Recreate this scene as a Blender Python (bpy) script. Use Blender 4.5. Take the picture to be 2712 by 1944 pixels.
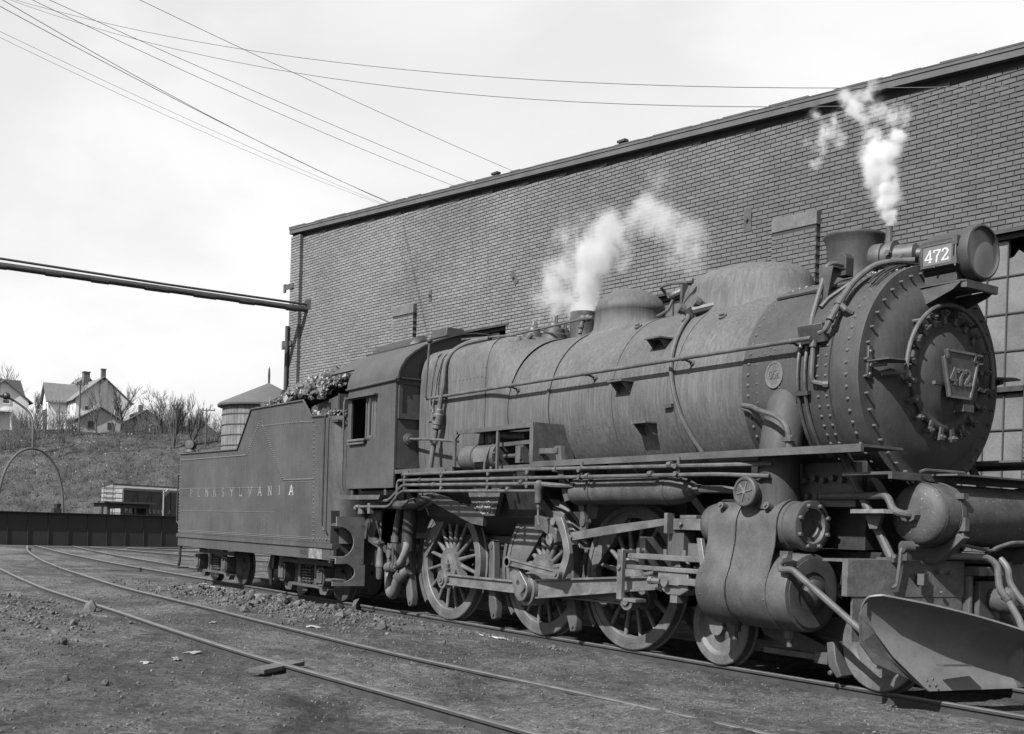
import bpy, math, random
from math import sin, cos, pi, radians, sqrt, atan2
from mathutils import Vector, Matrix, noise

# ------------------------------------------------------------------ camera, sky, sun, exposure
scene = bpy.context.scene
COL = scene.collection
for o in list(bpy.data.objects):
    bpy.data.objects.remove(o)

CAM = Vector((14.4364, -9.4072, 1.4254))
YAW, PITCH, ROLL = 0.979, -0.0027, 0.0296
_F = Vector((-sin(YAW)*cos(PITCH), cos(YAW)*cos(PITCH), sin(PITCH)))
_R = Vector((cos(YAW), sin(YAW), 0))
_U = _R.cross(_F)
_r = _R*cos(ROLL) + _U*sin(ROLL)
_u = _U*cos(ROLL) - _R*sin(ROLL)
cd = bpy.data.cameras.new('view_camera')
cam = bpy.data.objects.new('view_camera', cd)
COL.objects.link(cam)
cam.matrix_world = Matrix(((_r.x, _u.x, -_F.x, CAM.x), (_r.y, _u.y, -_F.y, CAM.y),
                           (_r.z, _u.z, -_F.z, CAM.z), (0, 0, 0, 1)))
cd.sensor_fit = 'HORIZONTAL'
cd.sensor_width = 36.0
cd.lens = 2959.7/2712*36.0
cd.shift_y = (1401.85-972)/2712          # front rise of the view camera
cd.clip_start = 0.1
cd.clip_end = 6000
scene.camera = cam

SUN = Vector((0.18, -0.72, 0.67)).normalized()     # direction towards the sun
SUN_EL = math.asin(SUN.z)
SUN_AZ = atan2(SUN.x, SUN.y)
sd = bpy.data.lights.new('sun', 'SUN')
sd.energy = 5.0
sd.angle = radians(0.53)
sd.color = (1, 1, 1)
sun = bpy.data.objects.new('sun', sd)
COL.objects.link(sun)
sun.rotation_euler = SUN.to_track_quat('Z', 'Y').to_euler()
sun.location = (20, -60, 90)

world = bpy.data.worlds.new('World')
scene.world = world
world.use_nodes = True
wt = world.node_tree
wt.nodes.clear()
sky = wt.nodes.new('ShaderNodeTexSky')
sky.sky_type = 'NISHITA'
sky.sun_disc = False
sky.sun_elevation = SUN_EL
sky.sun_rotation = SUN_AZ
sky.air_density = 1.0
sky.dust_density = 2.0
sky.ozone_density = 1.0
# blue-sensitive black-and-white film: the sky is recorded by its blue channel, as greys
sep = wt.nodes.new('ShaderNodeSeparateColor')
wt.links.new(sky.outputs[0], sep.inputs[0])
tc = wt.nodes.new('ShaderNodeTexCoord')
mp = wt.nodes.new('ShaderNodeMapping')
mp.inputs['Scale'].default_value = (1.0, 1.0, 2.2)
wt.links.new(tc.outputs['Generated'], mp.inputs[0])
cn = wt.nodes.new('ShaderNodeTexNoise')
cn.inputs['Scale'].default_value = 2.6
cn.inputs['Detail'].default_value = 7
cn.inputs['Roughness'].default_value = 0.52
cn.inputs['Distortion'].default_value = 0.35
wt.links.new(mp.outputs[0], cn.inputs['Vector'])
cr = wt.nodes.new('ShaderNodeMapRange')
cr.interpolation_type = 'SMOOTHSTEP'
cr.inputs['From Min'].default_value = 0.40
cr.inputs['From Max'].default_value = 0.66
cr.inputs['To Min'].default_value = 0.0
cr.inputs['To Max'].default_value = 1.0
wt.links.new(cn.outputs['Fac'], cr.inputs['Value'])
cm = wt.nodes.new('ShaderNodeMix')
cm.data_type = 'FLOAT'
wt.links.new(cr.outputs[0], cm.inputs[0])
SKY_K = 0.66       # flattening of the blue channel towards an even, thinly clouded sky
mm = wt.nodes.new('ShaderNodeMath'); mm.operation = 'POWER'
mm.inputs[1].default_value = 0.35
wt.links.new(sep.outputs[2], mm.inputs[0])
m2 = wt.nodes.new('ShaderNodeMath'); m2.operation = 'MULTIPLY'
m2.inputs[1].default_value = 2.25
wt.links.new(mm.outputs[0], m2.inputs[0])
m3 = wt.nodes.new('ShaderNodeMath'); m3.operation = 'MULTIPLY'
m3.inputs[1].default_value = 2.62
wt.links.new(mm.outputs[0], m3.inputs[0])
wt.links.new(m2.outputs[0], cm.inputs[2])
wt.links.new(m3.outputs[0], cm.inputs[3])
bg = wt.nodes.new('ShaderNodeBackground')
bg.inputs['Strength'].default_value = 0.10
wt.links.new(cm.outputs[0], bg.inputs['Color'])
wo = wt.nodes.new('ShaderNodeOutputWorld')
wt.links.new(bg.outputs[0], wo.inputs[0])

vs = scene.view_settings
vs.view_transform = 'Standard'
vs.look = 'None'
vs.exposure = 1.25
vs.gamma = 1.0
vs.use_curve_mapping = False

RNG = random.Random(472)
scene.cycles.volume_bounces = 6
scene.cycles.max_bounces = 10

# ------------------------------------------------------------------ helpers
WPOS = {}

class MB:
    """collects shapes, becomes one mesh"""
    def __init__(s):
        s.v = []; s.f = []
    def add(s, vs, fs):
        o = len(s.v)
        s.v.extend(tuple(p) for p in vs)
        s.f.extend(tuple(i+o for i in f) for f in fs)
        return s
    def box(s, x0, x1, y0, y1, z0, z1):
        if x0 > x1: x0, x1 = x1, x0
        if y0 > y1: y0, y1 = y1, y0
        if z0 > z1: z0, z1 = z1, z0
        return s.add([(x0,y0,z0),(x1,y0,z0),(x1,y1,z0),(x0,y1,z0),(x0,y0,z1),(x1,y0,z1),(x1,y1,z1),(x0,y1,z1)],
                     [(0,3,2,1),(4,5,6,7),(0,1,5,4),(1,2,6,5),(2,3,7,6),(3,0,4,7)])
    def obox(s, c, a, b, d):
        """oriented box: centre and three half vectors"""
        c = Vector(c); a = Vector(a); b = Vector(b); d = Vector(d)
        if a.cross(b).dot(d) < 0: a = -a
        P = [c-a-b-d, c+a-b-d, c+a+b-d, c-a+b-d, c-a-b+d, c+a-b+d, c+a+b+d, c-a+b+d]
        return s.add(P, [(0,3,2,1),(4,5,6,7),(0,1,5,4),(1,2,6,5),(2,3,7,6),(3,0,4,7)])
    def beam(s, p, q, w, h, up=(0,0,1)):
        """bar from p to q: w across, h along 'up'"""
        p = Vector(p); q = Vector(q); d = q-p; L = d.length; d.normalize()
        u = Vector(up); side = d.cross(u)
        if side.length < 1e-4: side = d.cross(Vector((1,0,0)))
        side.normalize(); u = side.cross(d)
        return s.obox((p+q)/2, d*L/2, side*w/2, u*h/2)
    def ring(s, c, d, r, n, u0=None):
        d = Vector(d).normalized()
        u = Vector(u0) if u0 else (Vector((0,0,1)) if abs(d.z) < .9 else Vector((1,0,0)))
        a = d.cross(u).normalized(); b = a.cross(d)
        return [Vector(c)+a*r*cos(2*pi*i/n)+b*r*sin(2*pi*i/n) for i in range(n)]
    def cyl(s, p, q, r, r2=None, n=16, caps=True):
        p = Vector(p); q = Vector(q); d = q-p
        r2 = r if r2 is None else r2
        A = s.ring(p, d, r, n); B = s.ring(q, d, r2, n)
        fs = [(i, (i+1) % n, n+(i+1) % n, n+i) for i in range(n)]
        if caps:
            fs += [tuple(range(n-1, -1, -1)), tuple(range(n, 2*n))]
        return s.add(A+B, fs)
    def lathe(s, prof, c, axis, n=40, caps=True, u0=None):
        """prof: list of (t along axis, radius)"""
        ax = Vector(axis).normalized(); c = Vector(c)
        vs = []; fs = []
        for t, r in prof:
            vs += s.ring(c+ax*t, ax, max(r, 1e-4), n, u0)
        for k in range(len(prof)-1):
            for i in range(n):
                j = (i+1) % n
                fs.append((k*n+i, k*n+j, (k+1)*n+j, (k+1)*n+i))
        if caps:
            fs.append(tuple(range(n-1, -1, -1)))
            fs.append(tuple(range((len(prof)-1)*n, len(prof)*n)))
        return s.add(vs, fs)
    def tube(s, pts, r, n=8, fil=0.0, closed=False, caps=True):
        P = [Vector(p) for p in pts]
        if fil > 0: P = fillet(P, fil)
        m = len(P)
        rr = r if isinstance(r, (list, tuple)) else [r]*m
        if len(rr) != m: rr = [rr[0]+(rr[-1]-rr[0])*i/(m-1) for i in range(m)]
        T = []
        for i in range(m):
            if closed: d = P[(i+1) % m]-P[i-1]
            else: d = P[min(i+1, m-1)]-P[max(i-1, 0)]
            T.append(d.normalized())
        u = Vector((0,0,1)) if abs(T[0].z) < .9 else Vector((1,0,0))
        u = (u-T[0]*u.dot(T[0])).normalized()
        vs = []
        for i in range(m):
            u = u-T[i]*u.dot(T[i])
            if u.length < 1e-5: u = T[i].orthogonal()
            u.normalize(); w = T[i].cross(u)
            for k in range(n):
                a = 2*pi*k/n
                vs.append(P[i]+(u*cos(a)+w*sin(a))*rr[i])
        fs = []
        for i in range(m if closed else m-1):
            i2 = (i+1) % m
            for k in range(n):
                k2 = (k+1) % n
                fs.append((i*n+k, i*n+k2, i2*n+k2, i2*n+k))
        if caps and not closed:
            fs += [tuple(range(n-1, -1, -1)), tuple(range((m-1)*n, m*n))]
        return s.add(vs, fs)
    def prism(s, poly, ax, a, b):
        """extrude a 2-D outline along axis ax from a to b; the outline is in the other two axes, in order"""
        if ax == 'x': P = lambda t, p: (t, p[0], p[1])
        elif ax == 'y': P = lambda t, p: (p[0], t, p[1])
        else: P = lambda t, p: (p[0], p[1], t)
        n = len(poly)
        A = sum(poly[i][0]*poly[(i+1) % n][1]-poly[(i+1) % n][0]*poly[i][1] for i in range(n))
        poly = list(poly) if A > 0 else list(poly)[::-1]
        vs = [P(a, p) for p in poly]+[P(b, p) for p in poly]
        lo, hi = tuple(range(n-1, -1, -1)), tuple(range(n, 2*n))
        fs = [(i, (i+1) % n, n+(i+1) % n, n+i) for i in range(n)]+[lo, hi]
        flip = (ax == 'y') != (a > b)
        if flip: fs = [f[::-1] for f in fs]
        return s.add(vs, fs)
    def ball(s, c, r, n=12, m=7, sq=(1,1,1)):
        c = Vector(c); vs = []; fs = []
        for j in range(m+1):
            t = pi*j/m
            for i in range(n):
                a = 2*pi*i/n
                vs.append(c+Vector((r*sin(t)*cos(a)*sq[0], r*sin(t)*sin(a)*sq[1], r*cos(t)*sq[2])))
        for j in range(m):
            for i in range(n):
                k = (i+1) % n
                fs.append((j*n+i, (j+1)*n+i, (j+1)*n+k, j*n+k))
        return s.add(vs, fs)
    def rivet(s, p, nrm, r, h=None):
        h = r*.7 if h is None else h
        nrm = Vector(nrm).normalized(); p = Vector(p)
        A = s.ring(p, nrm, r, 6); B = s.ring(p+nrm*h*.75, nrm, r*.62, 6)
        return s.add(A+B+[p+nrm*h], [(i, (i+1) % 6, 6+(i+1) % 6, 6+i) for i in range(6)]+[(6+i, 6+(i+1) % 6, 12) for i in range(6)])
    def bolt(s, p, nrm, r, h):
        nrm = Vector(nrm).normalized(); p = Vector(p)
        return s.cyl(p, p+nrm*h, r, r*.9, n=6)

def fillet(P, rad, k=5):
    out = [P[0]]
    for i in range(1, len(P)-1):
        a = P[i-1]-P[i]; b = P[i+1]-P[i]
        la, lb = a.length, b.length
        if la < 1e-6 or lb < 1e-6: continue
        a /= la; b /= lb
        if a.dot(b) < -.9995:
            out.append(P[i]); continue
        t = min(rad, la*.48, lb*.48)
        p0 = P[i]+a*t; p1 = P[i]+b*t
        for j in range(k+1):
            u = j/k
            out.append(p0*(1-u)**2+P[i]*2*u*(1-u)+p1*u*u)
    out.append(P[-1])
    return out

def mesh_of(mb, name, smooth=True, angle=34):
    me = bpy.data.meshes.new(name)
    me.from_pydata(mb.v, [], mb.f)
    if smooth:
        me.polygons.foreach_set('use_smooth', [True]*len(me.polygons))
        me.set_sharp_from_angle(angle=radians(angle))
    me.update()
    return me

def link(name, data, parent=None, loc=(0,0,0), mat=None):
    o = bpy.data.objects.new(name, data)
    COL.objects.link(o)
    loc = Vector(loc)
    WPOS[o.name] = loc
    if parent is not None:
        o.parent = parent
        o.location = loc-WPOS[parent.name]
    else:
        o.location = loc
    if mat is not None and data is not None:
        if len(data.materials) == 0: data.materials.append(mat)
    return o

def clusters(mb, gap=.015):
    """groups of loose islands whose boxes touch; returns a list of MB"""
    n = len(mb.v); par = list(range(n))
    def find(a):
        while par[a] != a:
            par[a] = par[par[a]]; a = par[a]
        return a
    for f in mb.f:
        r = find(f[0])
        for i in f[1:]:
            q = find(i)
            if q != r: par[q] = r
    box = {}
    for i, p in enumerate(mb.v):
        r = find(i); b = box.get(r)
        if b is None: box[r] = [list(p), list(p)]
        else:
            for k in range(3):
                if p[k] < b[0][k]: b[0][k] = p[k]
                if p[k] > b[1][k]: b[1][k] = p[k]
    keys = list(box)
    if len(keys) < 2 or len(keys) > 120: return [mb]
    grp = {k: k for k in keys}
    def gf(a):
        while grp[a] != a: a = grp[a]
        return a
    for i, a in enumerate(keys):
        for b in keys[i+1:]:
            A, B = box[a], box[b]
            if all(A[0][k]-gap <= B[1][k] and B[0][k]-gap <= A[1][k] for k in range(3)): grp[gf(a)] = gf(b)
    roots = {}
    for k in keys: roots.setdefault(gf(k), len(roots))
    if len(roots) < 2: return [mb]
    out = [MB() for _ in roots]; mp_ = {}
    for i, p in enumerate(mb.v):
        g = roots[gf(find(i))]; mp_[i] = len(out[g].v); out[g].v.append(p)
    for f in mb.f:
        g = roots[gf(find(f[0]))]; out[g].f.append(tuple(mp_[i] for i in f))
    out.sort(key=lambda q: -len(q.v))
    return out

def part(name, mb, mat, parent=None, loc=(0,0,0), smooth=True, angle=34, bevel=0, stuff=False, label=None):
    if parent is not None and not stuff:
        cl = clusters(mb)
        if len(cl) > 1:
            first = None
            for c in cl:
                o = part_one(name, c, mat, parent, loc, smooth, angle, bevel, False, label)
                first = first or o
            return first
    return part_one(name, mb, mat, parent, loc, smooth, angle, bevel, stuff, label)

def part_one(name, mb, mat, parent, loc, smooth, angle, bevel, stuff, label):
    me = mesh_of(mb, name, smooth, angle)
    o = link(name, me, parent, loc, mat)
    if bevel:
        b = o.modifiers.new('edge', 'BEVEL'); b.width = bevel; b.segments = 2; b.limit_method = 'ANGLE'
    if stuff: o['kind'] = 'stuff'
    if label: o['label'] = label
    return o

def split_mod(o, ang=40):
    e = o.modifiers.new('split', 'EDGE_SPLIT'); e.split_angle = radians(ang)

def thing(name, label, cat, loc=(0,0,0), group=None):
    o = link(name, None, None, loc)
    o.empty_display_size = .3
    return tag(o, label, cat, group)

def tag(o, label, cat, group=None):
    o['label'] = label; o['category'] = cat
    if group: o['group'] = group
    return o

def struct(o):
    o['kind'] = 'structure'
    return o

def copy_tree(o, loc, parent=None, rotz=None):
    c = o.copy(); COL.objects.link(c)
    WPOS[c.name] = Vector(loc)
    c.parent = parent
    c.location = Vector(loc)-(WPOS[parent.name] if parent else Vector())
    if rotz is not None: c.rotation_euler.z = rotz
    for ch in o.children:
        d = ch.copy(); COL.objects.link(d); d.parent = c
        for g in ch.children:
            e = g.copy(); COL.objects.link(e); e.parent = d
    return c

# ------------------------------------------------------------------ materials (all greys: a black-and-white photograph)
MATS = {}
KALB = 0.82
def nt(name):
    m = bpy.data.materials.new(name); m.use_nodes = True
    return m, m.node_tree, m.node_tree.nodes['Principled BSDF']

def N(t, typ, **kw):
    n = t.nodes.new(typ)
    for k, v in kw.items():
        if k in n.inputs: n.inputs[k].default_value = v
        else: setattr(n, k, v)
    return n

def surf(name, v, rough=.6, var=.25, scale=6.0, fine=60.0, bump=.12, streak=0.0, metal=0.0, spec=.5, island=0.0, spots=0.0, bumpd=.01, dent=0.0, x_falloff=None):
    """grey surface: patchy value, fine grain, optional rain streaks, pale spots, per-piece variation"""
    if name in MATS: return MATS[name]
    m, t, p = nt(name); L = t.links
    tc = N(t, 'ShaderNodeTexCoord')
    n1 = N(t, 'ShaderNodeTexNoise', Scale=scale, Detail=6.0, Roughness=.6)
    n2 = N(t, 'ShaderNodeTexNoise', Scale=fine, Detail=4.0, Roughness=.7)
    L.new(tc.outputs['Object'], n1.inputs['Vector']); L.new(tc.outputs['Object'], n2.inputs['Vector'])
    r1 = N(t, 'ShaderNodeMapRange'); r1.inputs['From Min'].default_value = .36; r1.inputs['From Max'].default_value = .64
    r1.inputs['To Min'].default_value = 1-var; r1.inputs['To Max'].default_value = 1+var
    L.new(n1.outputs['Fac'], r1.inputs['Value'])
    r2 = N(t, 'ShaderNodeMapRange'); r2.inputs['From Min'].default_value = .36; r2.inputs['From Max'].default_value = .64
    r2.inputs['To Min'].default_value = 1-var*.6; r2.inputs['To Max'].default_value = 1+var*.6
    L.new(n2.outputs['Fac'], r2.inputs['Value'])
    a = N(t, 'ShaderNodeMath', operation='MULTIPLY'); L.new(r1.outputs[0], a.inputs[0]); L.new(r2.outputs[0], a.inputs[1])
    out = a.outputs[0]
    def mul(sock):
        nonlocal out
        b = N(t, 'ShaderNodeMath', operation='MULTIPLY'); L.new(out, b.inputs[0]); L.new(sock, b.inputs[1]); out = b.outputs[0]
    if streak > 0:
        mpn = N(t, 'ShaderNodeMapping'); mpn.inputs['Scale'].default_value = (14, 14, .6)
        L.new(tc.outputs['Object'], mpn.inputs[0])
        n3 = N(t, 'ShaderNodeTexNoise', Scale=2.2, Detail=5.0, Roughness=.65); L.new(mpn.outputs[0], n3.inputs['Vector'])
        r3 = N(t, 'ShaderNodeMapRange'); r3.inputs['From Min'].default_value = .35; r3.inputs['From Max'].default_value = .68
        r3.inputs['To Min'].default_value = 1-streak; r3.inputs['To Max'].default_value = 1+streak
        L.new(n3.outputs['Fac'], r3.inputs['Value']); mul(r3.outputs[0])
    if island > 0:
        g = N(t, 'ShaderNodeNewGeometry')
        oi = N(t, 'ShaderNodeObjectInfo')
        ad = N(t, 'ShaderNodeMath', operation='ADD'); L.new(g.outputs['Random Per Island'], ad.inputs[0]); L.new(oi.outputs['Random'], ad.inputs[1])
        fr = N(t, 'ShaderNodeMath', operation='FRACT'); L.new(ad.outputs[0], fr.inputs[0])
        r4 = N(t, 'ShaderNodeMapRange'); r4.inputs['To Min'].default_value = 1-island; r4.inputs['To Max'].default_value = 1+island
        L.new(fr.outputs[0], r4.inputs['Value']); mul(r4.outputs[0])
    if x_falloff:      # brightness falloff along a wall painted into its colour, by world x plus noise
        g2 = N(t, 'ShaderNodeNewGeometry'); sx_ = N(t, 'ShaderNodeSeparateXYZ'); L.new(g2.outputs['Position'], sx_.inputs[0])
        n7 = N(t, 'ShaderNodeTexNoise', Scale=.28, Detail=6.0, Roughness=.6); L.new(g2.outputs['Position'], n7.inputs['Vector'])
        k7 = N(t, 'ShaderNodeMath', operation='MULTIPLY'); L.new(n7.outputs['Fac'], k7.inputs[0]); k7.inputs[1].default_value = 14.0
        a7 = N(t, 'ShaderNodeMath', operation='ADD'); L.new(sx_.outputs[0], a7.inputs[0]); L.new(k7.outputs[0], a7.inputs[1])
        r7 = N(t, 'ShaderNodeMapRange'); r7.inputs['From Min'].default_value = x_falloff[0]+7; r7.inputs['From Max'].default_value = x_falloff[1]+7
        r7.inputs['To Min'].default_value = x_falloff[2]; r7.inputs['To Max'].default_value = x_falloff[3]
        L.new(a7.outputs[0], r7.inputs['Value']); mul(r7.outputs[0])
    c = N(t, 'ShaderNodeMath', operation='MULTIPLY'); c.inputs[1].default_value = v*KALB; L.new(out, c.inputs[0]); out = c.outputs[0]
    if spots > 0:
        n5 = N(t, 'ShaderNodeTexNoise', Scale=38.0, Detail=2.0); L.new(tc.outputs['Object'], n5.inputs['Vector'])
        r5 = N(t, 'ShaderNodeMapRange'); r5.inputs['From Min'].default_value = .66; r5.inputs['From Max'].default_value = .74
        r5.inputs['To Min'].default_value = 0; r5.inputs['To Max'].default_value = spots
        L.new(n5.outputs['Fac'], r5.inputs['Value'])
        b = N(t, 'ShaderNodeMath', operation='ADD'); L.new(out, b.inputs[0]); L.new(r5.outputs[0], b.inputs[1]); out = b.outputs[0]
    L.new(out, p.inputs['Base Color'])
    p.inputs['Metallic'].default_value = metal
    p.inputs['Specular IOR Level'].default_value = spec
    rr = N(t, 'ShaderNodeMapRange'); rr.inputs['To Min'].default_value = max(.05, rough-.12); rr.inputs['To Max'].default_value = min(1, rough+.12)
    L.new(n1.outputs['Fac'], rr.inputs['Value']); L.new(rr.outputs[0], p.inputs['Roughness'])
    if bump > 0:
        bp = N(t, 'ShaderNodeBump'); bp.inputs['Strength'].default_value = bump; bp.inputs['Distance'].default_value = bumpd
        L.new(n2.outputs['Fac'], bp.inputs['Height'])
        if dent > 0:
            n6 = N(t, 'ShaderNodeTexNoise', Scale=2.3, Detail=3.0); L.new(tc.outputs['Object'], n6.inputs['Vector'])
            b6 = N(t, 'ShaderNodeBump'); b6.inputs['Strength'].default_value = 1.0; b6.inputs['Distance'].default_value = dent
            L.new(n6.outputs['Fac'], b6.inputs['Height']); L.new(b6.outputs[0], bp.inputs['Normal'])
        L.new(bp.outputs[0], p.inputs['Normal'])
    MATS[name] = m
    return m

M_BOILER = surf('boiler_paint', .068, .72, .17, 1.5, 45, .10, streak=.27, dent=.010, spec=.32)
M_SMOKEBOX = surf('smokebox_graphite', .032, .68, .22, 2.2, 60, .14, streak=.16, dent=.008, spec=.35)
M_CAB = surf('cab_paint', .036, .62, .20, 1.7, 55, .10, streak=.16, dent=.012)
M_TENDER = surf('tender_paint', .036, .64, .24, .9, 50, .10, streak=.20, dent=.016)
M_IRON = surf('sooty_iron', .040, .52, .32, 5, 70, .2)
M_DARK = surf('oily_dark_iron', .016, .55, .35, 7, 60, .2)
M_GEAR = surf('dusty_gear_iron', .045, .66, .34, 3.5, 60, .2, dent=.006)
M_PIPE = surf('pipe_iron', .058, .64, .30, 6, 80, .14, spec=.35)
M_STEEL = surf('worn_rod_steel', .080, .42, .34, 5, 70, .12, spec=.7)
M_TANKM = surf('speckled_tank', .044, .66, .24, 5, 60, .12, spots=.09, spec=.35)
M_PALE = surf('lime_scale', .22, .8, .4, 14, 60, .4)
M_WHEEL = surf('dusty_wheel', .068, .62, .32, 3, 50, .2)
M_RIVET = surf('rivet_paint', .056, .55, .10, 4, 40, .0)
M_LETTER = surf('faded_lettering', .092, .7, .35, 6, 70, .0)
M_WHITE = surf('white_numerals', .36, .6, .06, 8, 60, .0)
M_RUBBER = surf('hose_rubber', .075, .6, .2, 8, 60, .15)
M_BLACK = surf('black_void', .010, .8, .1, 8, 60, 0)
M_CANVAS = surf('canvas', .035, .85, .3, 8, 80, .3)
M_BRICK = surf('brick_face', .108, .85, .14, .5, 55, .35, island=.15, bumpd=.006, x_falloff=(-9, 6, 1.05, .50))
M_MORTAR = surf('mortar', .020, .95, .25, 4, 60, .3)
M_STONE = surf('cap_stone', .078, .9, .2, 8, 60, .4)
M_FASCIA = surf('fascia_board', .052, .8, .2, 3, 50, .15)
M_ROOF = surf('tar_roof', .04, .9, .25, 3, 40, .3)
M_FRAMEW = surf('window_frame_paint', .018, .8, .2, 6, 50, .1)
M_RAIL = surf('worn_rail', .075, .45, .2, 5, 60, .12, spec=.6)
M_RAILR = surf('rusty_rail_side', .020, .85, .3, 7, 60, .25)
M_WOOD = surf('weathered_wood', .055, .9, .3, 6, 60, .35)
M_COAL = surf('coal', .036, .50, .35, 9, 60, .25, island=.65, spec=.5)
M_ROCK = surf('cinder_rock', .060, .9, .3, 9, 60, .4, island=.45)
M_LIGHTROCK = surf('pale_stone', .16, .9, .25, 9, 60, .4, island=.4)
M_HOUSE = surf('white_clapboard', .55, .8, .06, 3, 30, .0)
M_SHINGLE = surf('grey_shingle', .11, .9, .15, 2, 20, .2)
M_DARKHOUSE = surf('dark_siding', .05, .9, .2, 2, 20, .1)
M_BARK = surf('bark', .045, .9, .25, 6, 40, .3)
M_TWIG = surf('bare_twigs', .055, .9, .25, 3, 30, .0)
M_POLE = surf('pole_wood', .05, .9, .25, 3, 40, .2)
M_TANKW = surf('water_tank_staves', .105, .85, .22, 2.2, 50, .2, island=.16, streak=.12)
M_BOXCAR = surf('boxcar_paint', .035, .8, .18, 2, 40, .1)
M_STEP = surf('step_plate', .105, .65, .25, 4, 50, .15)
M_GIRDER = surf('girder_paint', .012, .75, .3, .8, 30, .1, streak=.2)
M_WIRE = surf('weathered_wire', .05, .7, .1, 3, 30, 0)
M_LITTER = surf('pale_litter', .26, .9, .3, 9, 40, .2)
# ------------------------------------------------------------------ terrain
PIT_C, PIT_R = (-49.5, 2.6), 12.3
def hill_t(x, y): return -x + .8*(y-24)
HILL = [(-1e9, 0), (92, 0), (96, .8), (107, 4.9), (118, 8.6), (126, 10.7), (134, 11.6), (155, 13.3), (175, 14.2), (260, 16), (1e9, 16)]
def hill(x, y):
    t = hill_t(x, y)
    for (a, za), (b, zb) in zip(HILL, HILL[1:]):
        if t <= b:
            u = (t-a)/(b-a); return za+(zb-za)*u
    return 16
def nz(x, y, s, k=0): return noise.noise(Vector((x*s, y*s, k)))
RAILS = {}
def ground_z(x, y):
    z = -.095
    d = sqrt((x-14)**2+(y+9)**2)
    if d < 70:
        z += .035*nz(x, y, .5, 1)+.026*nz(x, y, 1.7, 2)
        z += .010*math.exp(-((y+4.2)/1.5)**2)
        if x > 3.0: z += min(1, (x-3.0)/4.0)*.075*math.exp(-((y+3.35)/.45)**2)
        if d < 40: z += .020*nz(x, y, 4.3, 3)+.012*nz(x, y*1.3, 8.0, 5)*(1+nz(x, y, .9, 6))
        # cinders banked up beside the tender, heap at the left
        z += .09*math.exp(-((x+5)/3.2)**2-((y+2.2)/.9)**2)*(1+.6*nz(x, y, 2.5, 7))
        z += .13*math.exp(-((x+4.2)/2.6)**2-((y+6.4)/.8)**2)*(1+.8*nz(x, y, 2.5, 9))
    r = sqrt((x-PIT_C[0])**2+(y-PIT_C[1])**2)
    if r < PIT_R: z = -1.9
    h = hill(x, y)
    if h > 0: z += h+.35*nz(x, y, .16, 4)*min(1, h)+.15*nz(x, y, .6, 4)*min(1, h)
    if abs(y) < 1.15 and -40 < x < 12 and r > PIT_R: z = min(z, -.10)-.02*(abs(y) < .62)
    if 1.2 < y < 2.0 or -2.0 < y < -1.2: pass
    return z

def spaced(segs):
    out = []
    for a, b, st in segs:
        n = max(1, int(round((b-a)/st)))
        out += [a+(b-a)*i/n for i in range(n)]
    out.append(segs[-1][1])
    return out
gx = spaced([(-3000,-600,400),(-600,-260,60),(-260,-170,10),(-170,-90,1.5),(-90,-62,4),(-62,-36,.5),(-36,-12,.4),(-12,-4,.14),(-4,11,.085),(11,20,.35),(20,60,5),(60,600,90),(600,3000,400)])
gy = spaced([(-3000,-400,400),(-400,-60,40),(-60,-14,4),(-14,-9,.4),(-9,-1,.075),(-1,4,.25),(4,20,.8),(20,70,1.5),(70,200,10),(200,3000,400)])
mb = MB()
nx, ny = len(gx), len(gy)
mb.v = [(x, y, ground_z(x, y)) for x in gx for y in gy]
mb.f = [(i*ny+j, (i+1)*ny+j, (i+1)*ny+j+1, i*ny+j+1) for i in range(nx-1) for j in range(ny-1)]

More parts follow.
